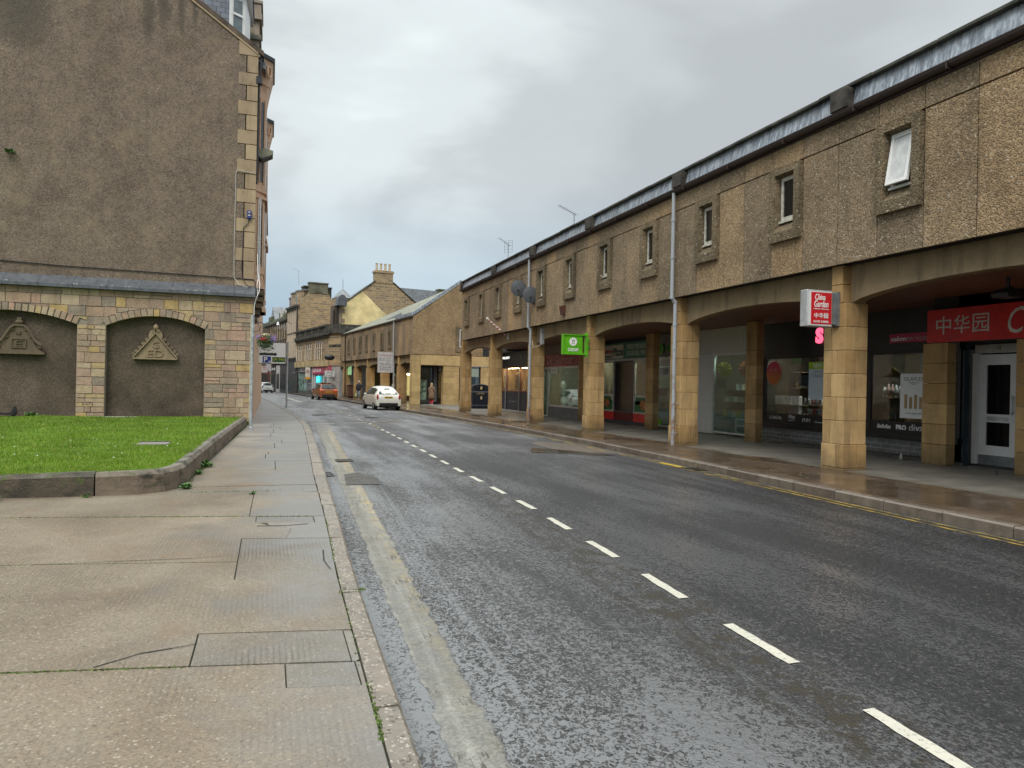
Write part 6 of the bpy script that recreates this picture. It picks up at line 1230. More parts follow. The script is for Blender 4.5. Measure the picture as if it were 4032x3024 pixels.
# shops under the second arcade
lo(MB().box(3.0, 3.1, .5, 27, -.1, 3.7), 'back_wall', plain((.16, .12, .06), .8)); lo(MB().box(.43, 3.0, .52, 27, 3.4, 3.5), 'ceiling', SOFFIT)
def shop2(a_, b_, fasc, warm, nm='shop_window'):
    lo(MB().box(2.9, 2.98, a_, b_, 2.5, 3.3), 'shop_fascia', fasc); f = MB(); frame(f, 2.88, a_, b_, .4, 2.5, .07, .06, ((a_ + b_) / 2,)); F_ = lo(f, nm, BLACK); MB().box(2.93, 2.94, a_ + .05, b_ - .05, .45, 2.45).build('pane', GLASS if warm else GLASSD, F_)
    lo(MB().box(2.97, 2.99, a_, b_, .4, 2.45), 'shop_display', emis((.80, .62, .25), .9) if warm else plain((.06, .06, .05), .8))
shop2(5.2, 9.0, plain((.08, .035, .02), .5), True); shop2(9.4, 13.6, plain((.04, .03, .025), .5), True); shop2(1.2, 4.9, plain((.05, .055, .065), .4), False); shop2(14.2, 19.5, plain((.10, .06, .03), .5), False)
for s_ in (5.8, 6.6, 8.2, 9.8, 10.4, 12.6): lo(MB().box(2.6, 2.8, s_, s_ + .4, 2.32, 2.46), 'ceiling_light', emis((1, .85, .5), 6))
t = thing('fascia_sign', 'dark blue letting board over the door under the second arcade', 'sign', (12.8, 56.8, 2.3)); dd = lambda x, y, z: (B2L[0] + x * math.cos(math.radians(6)) - y * math.sin(math.radians(6)), B2L[1] + x * math.sin(math.radians(6)) + y * math.cos(math.radians(6)), z + B2L[2])
p = dd(2.84, 2.4, 2.75); t2 = MB().box(2.86, 2.89, 1.5, 3.4, 2.55, 2.95); t2.v = [dd(*q) for q in t2.v]; t2.build('board', plain((.015, .02, .10), .4), t, world=True); text('To Let', 1.5, .24, p, -PI / 2 + math.radians(6), WT, t, bold=.02)
for s_ in (5.05, 24.4): m = MB().cyl((-.10, s_, 6.6), (-.10, s_, 3.3), .06).cyl((-.06, s_, 3.3), (-.02, s_, -.1), .06); lo(m, 'downpipe', PIPE if s_ < 9 else GUT)
lo(MB().box(-.14, -.02, 4.9, 5.2, 1.0, 1.5), 'meter_box', OFFW)
t = thing('projecting_sign', 'white hanging board with grey writing on the downpipe of the second arcade', 'sign', (9.3, 59.8, 3)); cx, cy = dd(-.7, 5.3, 0)[:2]
MB().box(cx - .62, cx + .62, cy - .05, cy + .05, 2.38, 4.05).build('board', plain((.48, .47, .46), .5), t, world=True)
for s_, z_, h_, c_ in (('Homemade', 3.80, .17, (.40, .12, .16)), ('Fresh Food', 3.52, .1, (.2, .2, .2)), ('Takeaway', 3.34, .1, (.2, .2, .2)), ('Wedding', 3.06, .16, (.15, .15, .17)), ('Private', 2.84, .14, (.15, .15, .17)), ('Catering', 2.62, .14, (.15, .15, .17))): text(s_, .92, h_, (cx, cy - .055, z_), '-y', plain(c_, .6), t)

# ---------------------------------------------------------------- stone fronts closing the view (local frame: +y along the fronts, away)
A10 = math.radians(10); FO = (2.5, 104.0, -.22)
def far(label, name='stone_building', ): return thing(name, label, 'building', FO, A10)
def fwin(par, x, y0, y1, z0, z1, arch=False, mat=None, name='window', d=.02):
    m = MB()
    if arch:
        c_ = (y0 + y1) / 2; r = (y1 - y0) / 2; pts = [(y0, z0), (y1, z0)] + [(c_ + r * math.cos(PI * i / 6), z1 - r + r * math.sin(PI * i / 6)) for i in range(7)]; m.prism(pts, 'x', x - d, x + .05)
    else: m.box(x - d, x + .05, y0, y1, z0, z1)
    W_ = m.build(name, mat or plain((.022, .022, .024), .12), par); return W_
TRIM = plain((.36, .27, .17), .8, vary=.3, sc=2); TRIMD = plain((.055, .05, .04), .85, vary=.4, sc=2); LT = plain((.62, .52, .40), .7)
# B1: two storey with balustrade
b = far('two storey carved stone building with a balustrade above pink and teal shop fronts')
MB().box(0, 9, -21, -4.55, 3.5, 7.1).build('wall', FARST, b)
MB().box(.1, 9, -21, -4.6, 0, 3.5).build('ground_floor', plain((.10, .095, .09), .6), b)
m = MB().box(-.25, 0, -21.2, -4.4, 3.45, 4.15); m.build('band_course', plain((.42, .32, .17), .85, vary=.2, sc=.8), b)
m = MB().box(-.35, 0, -21.3, -4.4, 6.95, 7.15).box(-.2, 0, -21.2, -4.4, 6.75, 6.95).box(-.28, .3, -21.2, -4.4, 7.15, 7.3).box(-.28, .3, -21.2, -4.4, 7.95, 8.15)
for i in range(45): m.box(-.3, -.15, -21 + i * .37, -20.85 + i * .37, 6.8, 6.93)
m.build('cornice', TRIMD, b)
m = MB()
for i in range(44):
    y = -20.9 + i * .37
    if i % 9 in (0, 1): m.box(-.22, .1, y, y + .36, 7.3, 7.95)
    else: m.cyl((-.1, y + .18, 7.3), (-.1, y + .18, 7.95), .09, n=6)
m.build('balustrade', TRIMD, b)
for g0 in (-7.9, -12.9, -18.1):
    for k in range(3):
        y0 = g0 + k * 1.02; fwin(b, 0, y0, y0 + .66, 4.35, 6.45, True)
    for k in range(4): y0 = g0 - .3 + k * 1.02; MB().cyl((-.1, y0 + .06, 4.3), (-.1, y0 + .06, 5.6), .085, n=6).cyl((-.08, y0 + .06, 5.6), (-.08, y0 + .06, 6.2), .06, n=6).box(-.18, 0, y0 - .06, y0 + .18, 5.5, 5.64).build('colonnette', LT, b)
    MB().box(-.12, 0, g0 - .5, g0 + 3.1, 4.17, 4.3).build('sill', TRIM, b)
m = MB().prism([(-.9 + .9, -21), (.9, -22.6), (9, -22.6), (9, -21)], 'z', 3.5, 7.1); m.build('chamfered_corner', FARST2, b)
MB().prism([(-.3, -21), (.75, -22.9), (9, -22.9), (9, -21)], 'z', 7.1, 8.1).build('corner_parapet', TRIMD, b)
m = MB().prism([(.15, -21.2), (1.1, -22.95), (1.4, -22.8), (.4, -21.1)], 'z', 4.2, 4.7); m.build('corner_balcony', TRIMD, b); m = MB().prism([(.0, -21.1), (.9, -22.7), (1.2, -22.6), (.3, -21)], 'z', 5.6, 5.85); m.build('corner_niche', TRIMD, b)
MB().prism([(0.1, -21), (.9, -22.5), (9, -22.5), (9, -21)], 'z', 0, 3.5).build('corner_shop_wall', plain((.35, .34, .32), .6), b)
fwin(b, .1, -10.4, -5.4, .5, 2.7, mat=plain((.20, .34, .31), .12, vary=.5, sc=1.5), name='shop_window'); fwin(b, .1, -12.9, -10.8, .5, 2.7, mat=plain((.05, .07, .075), .12), name='shop_window')
MB().box(.02, .1, -13.2, -5, 2.8, 3.42).build('shop_fascia', plain((.14, .15, .16), .5), b); MB().box(-.02, .1, -13.95, -13.4, 0, 3.45).build('white_post', plain((.52, .52, .50), .5), b); MB().box(.0, .1, -5.2, -4.6, 0, 3.45).build('dark_post', BLACK, b)
for y0, y1 in ((-16.2, -15.0), (-18.2, -17.1), (-20.8, -19.4)): fwin(b, .1, y0, y1, .3, 2.5, mat=plain((.16, .12, .12), .15, vary=.5, sc=2), name='shop_window')
m = MB()
for y in (-14.9, -16.9, -19.2, -21): m.box(-.02, .12, y, y + .35, 0, 2.6)
m.build('white_frame', plain((.55, .55, .53), .5), b)
for c_ in [b]:
    pass
def fdd(x, y, z): return (FO[0] + x * math.cos(A10) - y * math.sin(A10), FO[1] + x * math.sin(A10) + y * math.cos(A10), z + FO[2])
def fsign(label, name, y0, y1, z0, z1, c, words, cc=(.6, .6, .58), x=-.06, em=0, frac=.55, wfrac=.8, dy=0):
    t = thing(name, label, 'sign', fdd(x, (y0 + y1) / 2, z0), A10); m = MB().box(-.04, .04, -(y1 - y0) / 2, (y1 - y0) / 2, 0, z1 - z0); m.build('board', emis(c, em) if em else plain(c, .45, vary=.15), t)
    if words: text(words, (y1 - y0) * wfrac, (z1 - z0) * frac, fdd(x - .05, (y0 + y1) / 2 + dy, (z0 + z1) / 2), -PI / 2 + A10, plain(cc, .5), t, bold=.02)
    return t
t = fsign('wide pink fascia sign of the nail shop on the stone corner building', 'fascia_sign', -22.6, -14.0, 2.6, 3.42, (.50, .03, .11), 'ELGIN NAIL SPA', (.8, .8, .78), frac=.5, wfrac=.46, dy=2.0)
o = MB().box(-.055, -.042, -4.0, -.6, .05, .75).build('picture', plain((.36, .10, .12), .5, vary=.7, sc=1.3), t)
fsign('glowing turquoise sign in the nail shop window', 'lit_sign', -17.6, -16.0, 1.55, 2.3, (.03, .75, .85), 'OPEN', em=.9, frac=.3)
fsign('white and grey fascia lettering over the teal shop window', 'fascia_sign', -12.6, -7.4, 2.85, 3.4, (.30, .31, .32), 'BOHEME 3D', (.12, .08, .08), wfrac=.7)
# B2: tall building with gable and chimney
b = far('tall three storey stone building with a squared rubble gable and massive chimney'); G = -4.5
MB().box(0, 5.0, G, 1.4, 0, 11.7).build('wall', FARST, b)
MB().prism([(0, 7), (5.0, 7), (5.0, 11.8), (4.05, 13.5), (1.5, 13.5), (.0, 11.75)], 'y', G - .05, G + .4).build('gable', FARST2, b)
m = MB().box(1.5, 3.95, G - .12, G + .9, 13.4, 14.75).box(1.42, 4.02, G - .2, G + 1, 14.75, 14.9); m.build('chimney', plain((.11, .105, .07), .9, vary=.5, sc=.8), b)
for x in (.95, 4.1): m = MB().box(x, x + .5, G + .6, G + 2.2, 13, 14.3).box(x - .06, x + .56, G + .5, G + 2.3, 14.3, 14.45); m.build('chimney', TRIMD, b)
m = MB().prism([(0, 11.75), (1.6, 13.4), (4.0, 13.4), (5.0, 11.8)], 'y', G + .4, 1.4); m.build('roof', SLATE, b)
m = MB().box(-.35, .2, G - .3, 1.6, 11.5, 11.75).box(-.2, .1, G - .2, 1.5, 11.2, 11.5).box(-.1, .05, G - .1, 1.4, 8.0, 8.2).box(-.25, .05, G - .1, 1.4, 4.6, 4.8); m.build('cornice', TRIMD, b)
for k in range(4):
    y0 = G + .5 + k * 1.4
    for z0, z1 in ((4.9, 7.6), (8.4, 10.9)): fwin(b, 0, y0, y0 + .62, z0, z1)
m = MB()
for k in range(9): y0 = G + .1 + k * .7; m.box(-.1, .0, y0, y0 + .15, 4.8, 11.2)
m.build('pilaster', LT, b)
for y0 in (G + .6, G + 3.6):
    D_ = MB().prism([(.1, 11.8), (1.6, 11.8), (1.6, 13.9), (.1, 13.6)], 'y', y0, y0 + 1.2).build('dormer', TRIM, b); MB().box(.08, .10, y0 + .3, y0 + .9, 12.1, 13.1).build('pane', plain((.06, .065, .07), .1), D_); MB().prism([(0, 13.6), (1.7, 13.9), (1.7, 14.05), (0, 13.75)], 'y', y0 - .1, y0 + 1.3).build('dormer_roof', SLATE2, D_)
MB().cyl((-.05, G - .1, 11.4), (-.05, G - .1, 8), .09).build('downpipe', BLACK, b)
MB().box(-.05, .1, -4.4, 1.3, 0, 4.6).build('shop_front', plain((.045, .05, .05), .5), b)
for y0 in (-4.0, -1.0): fwin(b, -.05, y0, y0 + 2.0, .6, 2.9, mat=plain((.08, .10, .10), .12), name='shop_window')
# B0: long dark row further on
b = far('long dark stone row with arched windows and green roof parapets, farther up the street'); 
MB().box(0, 8, 1.5, 24, 0, 10.2).build('wall', FARDK, b)
m = MB().box(-.3, .2, 1.5, 24.2, 10.1, 10.4).box(-.1, 0, 1.5, 24, 7.4, 7.6).box(-.2, 0, 1.5, 24, 4.1, 4.4); m.build('cornice', TRIMD, b)
m = MB().box(-.2, .3, 1.5, 24, 10.4, 10.8).box(-.25, .3, 1.5, 4, 10.8, 11.2).box(-.25, .3, 12, 15, 10.8, 11.4); m.build('parapet', plain((.12, .13, .07), .9, vary=.3, sc=1), b)
MB().prism([(.3, 10.6), (4, 12.8), (8, 10.6)], 'y', 1.5, 24).build('roof', SLATE2, b)
MB().prism([(11, 10.6), (15, 10.6), (13, 13.0)], 'x', .0, 3.5).build('front_gable', SLATE2, b)
for y0 in (4.5, 8.0): D_ = MB().box(.2, 2, y0, y0 + 1.3, 10.6, 12).build('dormer', OFFW, b); MB().box(.17, .2, y0 + .35, y0 + .95, 10.9, 11.7).build('pane', plain((.05, .05, .055), .1), D_)
m = MB().box(1.2, 2.4, 5.6, 6.8, 11, 13.6).box(1.1, 2.5, 5.5, 6.9, 13.6, 13.8); m.build('chimney', plain((.22, .12, .08), .8, vary=.3), b)
for k in range(12):
    y0 = 2.2 + k * 1.75
    for z0, z1 in ((4.7, 7.0), (7.9, 9.8)): fwin(b, 0, y0, y0 + .7, z0, z1, True)
m = MB()
for k in range(13): m.box(-.1, 0, 1.6 + k * 1.75, 1.9 + k * 1.75, 4.4, 10)
m.build('pilaster', TRIM, b)
for k, (a_, b_, c_) in enumerate(((1.6, 6, (.05, .055, .06)), (6.2, 9, (.48, .47, .45)), (9.2, 13, (.06, .06, .062)), (13.2, 17, (.32, .26, .18)), (17.2, 20.4, (.36, .06, .05)), (20.6, 24, (.5, .5, .48)))):
    MB().box(-.08, .0, a_, b_, 0, 3.9).build('shop_front', plain(c_, .5), b); fwin(b, -.08, a_ + .4, b_ - .4, .5, 2.7, mat=plain((.07, .085, .09), .12, vary=.4, sc=1), name='shop_window')
fsign('dark shop fascia with a small white emblem, beyond the direction sign', 'fascia_sign', 9.3, 12.8, 3.0, 3.8, (.03, .03, .033), 'M')
fsign('small lit white lettering on a brown shop, far up the street', 'lit_sign', 14, 16, 3.1, 3.4, (.8, .85, .9), '', em=.9)
# yellow rendered gable with the rubble upper part
Yg = (7.0, 84.0, -.2); YA = math.radians(10)
b = thing('yellow_gable_house', 'yellow rendered gable house with a rubble peak and four pot chimney', 'building', Yg, YA)
MB().prism([(.35, 0), (9.2, 0), (9.2, 8.0), (5.5, 9.95), (2.95, 12.2), (1.0, 10.65), (.35, 10.6)], 'y', .0, .3).build('rendered_gable', YELLOW, b)
MB().prism([(2.96, 12.22), (5.52, 9.93), (9.2, 8.2), (9.6, 11.2), (6.55, 13.5), (4.55, 13.5)], 'y', .05, .4).build('rubble_gable', FARST2, b)
m = MB(); [m.box(.30, (.95, .65)[i % 2], -.03, .2, 4 + i * .55, 4.5 + i * .55) for i in range(12)]; m.build('quoins', plain((.26, .20, .15), .85, vary=.3), b)
m = MB().box(4.5, 6.6, .0, 1.0, 13.3, 14.5).box(4.4, 6.7, -.08, 1.1, 14.5, 14.72).box(4.5, 6.6, 0, 1, 14.72, 14.8); CH_ = m.build('chimney', FARST2, b)
for i in range(4): MB().lathe([(.17, 0), (.14, .1), (.14, .75), (.18, .78), (.18, .85), (.1, .85)], (4.75 + i * .52, .5, 14.8), 10).build('chimney_pot', plain((.50, .40, .26), .8), CH_)
def bar2(m, p, q, w_, y0, y1): d = Vector((q[0] - p[0], q[1] - p[1])).normalized(); n_ = Vector((-d.y, d.x)) * w_; m.prism([p, q, (q[0] + n_.x, q[1] + n_.y), (p[0] + n_.x, p[1] + n_.y)], 'y', y0, y1)
m = MB(); bar2(m, (.9, 10.6), (4.5, 13.45), .12, -.05, .5); m.build('skew_coping', TRIMD, b); m = MB(); bar2(m, (6.6, 13.45), (9.8, 11.0), .12, -.05, .5); m.build('skew_coping', TRIMD, b)
m = MB().prism([(.5, 10.3), (4.6, 13.4), (6.5, 13.4), (9.8, 11), (9.8, 8)], 'y', .5, 4); m.build('roof', SLATE, b)
MB().box(-.35, .33, .2, 1.3, 0, 10.3).build('street_wall', FARDK, b)
m = MB(); m.smooth = False; m.prism([(-.2 + .05, 10.3)] + [(.45 - .5 * math.cos(PI * i / 10), 10.9 + .62 * math.sin(PI * i / 10)) for i in range(11)] + [(.95, 10.3)], 'y', -.8, .3); m.build('lead_barrel_dormer', LEADD, b)
MB().add([(.0, .2, 11.3), (1.95, .2, 11.3), (1.95, 2.4, 11.3), (0, 2.4, 11.3), (1.0, 1.2, 12.5)], [(0, 1, 4), (1, 2, 4), (2, 3, 4), (3, 0, 4)]).build('turret_roof', SLATE2, b); MB().cyl((1.0, 1.2, 12.4), (1.0, 1.2, 13.5), .03).build('finial', GREYM, b); MB().box(.05, 1.9, .3, 2.3, 10.2, 11.3).build('turret', FARST, b)
m = MB().cyl((.0, -.1, 10.2), (.0, -.1, 0), .09).cyl((-.3, .1, 9.8), (-.3, .1, 0), .09).cyl((.28, -.15, 7), (.28, -.15, 0), .05); m.build('downpipe', DKBROWN, b)
m = MB().box(-.36, -.34, 1, 2, 5, 7); m.build('window', BLACK, b); MB().box(-.12, .05, -.2, -.05, 5.0, 5.6).build('wall_box', WHITE, b)
b = thing('slate_roofed_house', 'house with a wide grey slate roof showing behind the rubble peak', 'building', (7, 97, -.2), YA); MB().prism([(9.0, 14.7), (16, 14.65), (22, 9), (22, 0), (6, 0), (6, 9)], 'y', 0, .4).build('roof_slope', SLATE2, b); MB().box(5.5, 22.2, .42, 8, 0, 12).build('wall', FARST, b)
m = MB().box(15.4, 18.3, -.3, .8, 12.4, 14.8).box(15.3, 18.4, -.4, .9, 14.8, 14.95); m.build('chimney', plain((.13, .13, .08), .9, vary=.4), b)
# street end
b = thing('pale_house', 'pale house with a row of chimney pots closing the far end of the street', 'building', (-6, 150, -.3), 0); MB().box(-8, 2.2, 0, 8, 0, 13.5).build('wall', plain((.42, .42, .42), .8, vary=.2, sc=.3), b); MB().prism([(-8.2, 13.5), (2.4, 13.5), (1.2, 15.5), (-7, 15.5)], 'y', -.1, 8).build('roof', SLATE, b)
m = MB().box(-1, 3.2, 1, 2.4, 13, 16.2).box(-1.15, 3.35, .9, 2.5, 16.2, 16.5); CH_ = m.build('chimney', TRIMD, b)
for i in range(6): MB().lathe([(.2, 0), (.16, .7), (.2, .75)], (-.6 + i * .68, 1.7, 16.5), 8).build('chimney_pot', plain((.50, .42, .32), .8), CH_)
for i in range(3): fwin(b, 0, 0, 0, 0, 0) if 0 else MB().box(-1.6 + i * 1.4, -.8 + i * 1.4, -.03, .05, 8, 10).build('window', plain((.05, .05, .06), .1), b)
for k, (x, z0, c_, s_, lb, cc) in enumerate(((-2.05, 2.3, (.75, .16, .03), 'te', 'orange shop sign hanging beyond the direction sign', (.1, .05, .05)), (-1.15, 2.6, (.55, .53, .52), 'TO', 'white shop sign with red letters beyond the orange one', (.5, .03, .03)), (-.55, 2.9, (.45, .43, .42), '', 'small pale round sign beyond the orange and white ones', (.1, .1, .1)))):
    t = thing('shop_sign', lb, 'sign', (x, 112 - k * 2, z0)); MB().box(x, x + (.95, .8, .7)[k], 112 - k * 2, 112.1 - k * 2, z0, z0 + (1.3, .9, .9)[k]).build('board', plain(c_, .5), t, world=True)
    if s_: text(s_, .6, .45, (x + .45, 111.98 - k * 2, z0 + .85 - .3 * k), '-y', plain(cc, .5), t, bold=.03)
    if k == 0: MB().box(x - .03, x + .98, 111.97, 111.99, z0 - .03, z0 + .3).build('dark_band', BLACK, t, world=True)
b = thing('brown_shop', 'brown and red painted shop on the far left end of the street', 'building', (-3.5, 118, -.3)); MB().box(-7, 1.6, 118, 124, -.3, 9.5).build('wall', FARDK, b, world=True); MB().box(-6.9, 1.5, 117.9, 118, -.3, 3.5).build('shop_front', plain((.13, .05, .04), .5), b, world=True)
for x in (-3.0, -1.2, .4): MB().box(x, x + .9, 117.86, 117.9, .3, 2.4).build('shop_window', plain((.05, .045, .04), .15), b, world=True)
# ---------------------------------------------------------------- cars
TYRE = plain((.012, .012, .012), .8); RIM = plain((.28, .29, .30), .35, .7)
def carpaint(c, coat=.6): 
    a = N('car paint'); return a.pr(a.ramp(a.noise(a.co(), 3, 4), [(.3, tuple(x * .9 for x in c)), (.7, c)]), .32, coat=coat)
def car(label, loc, rz_, st, paint, W, glassq, lights, plate, lower=.42, wheels=((.55,), (3.0,)), wr=.31, suv=False, pw=.52, pc=(.62, .42, .03), wiper=True, cladding=None, group=None):
    t = thing('parked_car', label, 'car', loc, rz_)
    m = MB(); m.smooth = True; rings = []
    for (y, hw, belt, top, thw) in st:
        r = [(hw * .80, .24), (hw * .96, .27), (hw, .42), (hw * 1.0, .62), (hw * .985, max(.64, belt)), (thw + (hw - thw) * .12, max(.66, top - .07 * (top > belt + .1))), (thw * .75, max(.67, top)), (0, max(.675, top + .012))]
        rings.append([(x, y, z) for x, z in r] + [(-x, y, z) for x, z in r[-2::-1]])
    k = len(rings[0])
    m.v = [p for r in rings for p in r]
    for i in range(len(rings) - 1):
        for j in range(k): m.f.append((i * k + j, i * k + (j + 1) % k, (i + 1) * k + (j + 1) % k, (i + 1) * k + j)); m.mi.append(0); m.sm.append(True)
    m.f += [tuple(range(k))[::-1], tuple((len(rings) - 1) * k + j for j in range(k))]; m.mi += [0, 0]; m.sm += [False, False]
    body = m.build('body', paint, t); sd = body.modifiers.new('sub', 'SUBSURF'); sd.levels = 1; sd.render_levels = 2
    GL = plain((.035, .045, .048), .06, vary=.05); g = glassq                      # rear screen: half widths and y,z bottom/top
    m = MB(); m.smooth = False; n_ = 5
    bot = [(g[0] * u, g[1] - .03 * (1 - u * u), g[2] + .03 * u * u) for u in [-1 + 2 * i / n_ for i in range(n_ + 1)]]; top = [(g[3] * u, g[4] - .03 * (1 - u * u), g[5] - .05 * u * u) for u in [-1 + 2 * i / n_ for i in range(n_ + 1)]]
    m.add(bot + top, [(i, i + 1, n_ + 2 + i, n_ + 1 + i) for i in range(n_)]); m.build('rear_window', GL, t)
    if wiper: MB().box(-.22, .12, g[1] - .075, g[1] - .05, g[2] + .06, g[2] + .085).build('wiper', BLACK, t)
    for s in (-1, 1):
        m = MB(); sts = [q for q in st if q[3] > q[2] + .3]
        for a_, b_ in zip(sts[:-1], sts[1:]):
            def pt(q, f): hx = q[1] * .985 * (1 - f) + (q[4] + (q[1] - q[4]) * .12) * f; return (s * (hx + .012), q[0], q[2] * (1 - f) + (q[3] - .07) * f)
            m.add([pt(a_, .12), pt(b_, .12), pt(b_, .88), pt(a_, .88)], [(0, 1, 2, 3)])
        m.build('side_window', GL, t)
        for (lx, ly, lz, w_, h_, c_, em) in lights:
            m = MB(); m.smooth = True; m.ball((s * lx, ly, lz), w_, .07, h_, 10, 6); m.build('tail_light', emis(c_, em) if em else plain(c_, .2), t)
        m = MB(); m.smooth = True; m.ball((s * (W / 2 + .08), st[-4][0] - .15, .98), .10, .06, .07); m.build('wing_mirror', paint if not suv else BLACK, t)
    MB().box(-st[0][1] * .78, st[0][1] * .78, -.035, .25, .25, lower).build('rear_valance', cladding or BLACK, t, bevel=.03)
    MB().box(-W / 2 * .86, W / 2 * .86, .3, st[-1][0] - .3, .18, .3).build('underbody', BLACK, t)
    py, pz = plate; P_ = MB().box(-pw / 2, pw / 2, py - .02, py, pz, pz + .115).build('number_plate', plain(pc, .5), t)
    MB().box(-pw * .4, -pw * .08, py - .024, py - .02, pz + .03, pz + .085).box(pw * .02, pw * .4, py - .024, py - .02, pz + .03, pz + .085).build('plate_characters', plain((.10, .07, .01), .5), P_)
    for y in (wheels[0][0], wheels[1][0]):
        for s in (-1, 1):
            x0 = s * (W / 2 - .21); x1 = s * (W / 2 - .005); m = MB(); m.smooth = False; m.cyl((x0, y, wr), (x1, y, wr), wr, n=20); w_ = m.build('wheel', TYRE, t, bevel=.02)
            m = MB().cyl((x1, y, wr), (x1 + s * .006, y, wr), wr * .66, n=16); m.build('rim', RIM, w_)
    return t
hatch = [(0, .76, .60, .66, .66), (.05, .81, .78, .92, .68), (.20, .835, .92, 1.08, .62), (.50, .84, .98, 1.40, .50), (.9, .84, .98, 1.50, .53), (1.7, .84, .95, 1.52, .56), (2.4, .84, .92, 1.46, .55), (3.0, .83, .88, 1.02, .62), (3.5, .80, .80, .90, .60), (3.84, .66, .58, .64, .5)]
c1 = car('cream white hatchback parked facing away by the right kerb', (7.02, 45.0, rz(7.0, 46)), math.radians(7), hatch, carpaint((.78, .76, .68)), 1.68, (.60, .135, .98, .46, .50, 1.36), [(.70, .03, .84, .075, .17, (.42, .06, .05), 0)], (-.0 + .035, .74), lower=.47)
suv = [(0, .80, .62, .72, .72), (.05, .86, .90, .98, .74), (.14, .87, 1.02, 1.12, .70), (.42, .88, 1.06, 1.52, .60), (.8, .88, 1.06, 1.60, .62), (1.8, .88, 1.03, 1.61, .63), (2.5, .88, 1.0, 1.54, .60), (3.15, .87, .98, 1.08, .66), (3.8, .84, .90, 1.0, .64), (4.15, .72, .66, .74, .6)]
c2 = car('burnt orange small SUV with a black roof parked ahead of the cream hatchback', (5.25, 69.6, rz(5.6, 70)), math.radians(9), suv, carpaint((.34, .105, .03)), 1.78, (.68, .085, 1.10, .56, .40, 1.50), [(.66, .0, .93, .17, .08, (.75, .14, .07), .35)], (.02, .70), lower=.56, wr=.34, wheels=((.75,), (3.3,)), suv=True, cladding=plain((.02, .02, .022), .6))
MB().box(-.56, .56, .55, 2.3, 1.615, 1.635).build('roof_panel', BLACK, c2, bevel=.01)
for s in (-1, 1): MB().box(s * .58 - .02, s * .58 + .02, .5, 2.3, 1.62, 1.68).build('roof_rail', plain((.6, .6, .6), .3, .5), c2, bevel=.01)
polo = [(0, .76, .62, .70, .68), (.05, .82, .84, .94, .70), (.15, .83, .94, 1.05, .66), (.45, .835, .96, 1.38, .54), (.85, .835, .96, 1.45, .56), (1.8, .835, .93, 1.46, .57), (2.5, .835, .90, 1.40, .55), (3.05, .83, .88, .98, .62), (3.6, .80, .82, .90, .60), (3.95, .68, .60, .66, .5)]
c3 = car('white hatchback parked far up the street beyond the direction sign', (-.25, 103.5, rz(0, 104)), math.radians(17), polo, carpaint((.74, .75, .74)), 1.68, (.60, .10, 1.02, .50, .46, 1.36), [(.68, .02, .90, .12, .10, (.16, .02, .02), 0)], (.02, .62), pc=(.6, .58, .4), wiper=False)
t = thing('van', 'dark van at the far left end of the street behind the grey posts', 'van', (-2.7, 116, gz(116)), .2); m = MB(); m.prism([(0, .3), (4.4, .3), (4.4, 1.1), (3.6, 1.2), (3.1, 2.0), (0, 2.0)], 'x', -.9, .9); m.build('body', plain((.03, .04, .03), .3), t, bevel=.06, seg=2); MB().box(-.75, .75, -.02, 0, 1.2, 1.8).build('rear_window', BLACK, t)
for s in (-1, 1): MB().box(s * .75 - .08, s * .75 + .08, -.03, 0, .8, 1.2).build('tail_light', plain((.3, .03, .02), .3), t); MB().cyl((s * .68, .8, .33), (s * .9, .8, .33), .33, n=14).build('wheel', TYRE, t)
# red car roof showing behind the bin
t = thing('parked_car', 'red car just showing behind the black litter bin', 'car', (14.95, 52, -.1), .05)
red = MB(); red.smooth = True
for (z, hw, y0, y1) in (): pass
prof = [(-2.0, .3), (2.0, .3), (2.05, .7), (1.9, .9), (1.1, 1.0), (.5, 1.45), (-1.2, 1.48), (-1.8, 1.0), (-2.05, .9)]
MB().prism(prof, 'x', -.8, .8).build('body', carpaint((.5, .02, .02)), t, bevel=.09, seg=2); MB().prism([(.95, 1.02), (.48, 1.38), (-1.1, 1.40), (-1.6, 1.02)], 'x', -.81, .81).build('window', plain((.03, .03, .035), .1), t)
for y in (-1.3, 1.3):
    for s in (-1, 1): MB().cyl((s * .6, y, .31), (s * .82, y, .31), .31, n=14).build('wheel', TYRE, t)

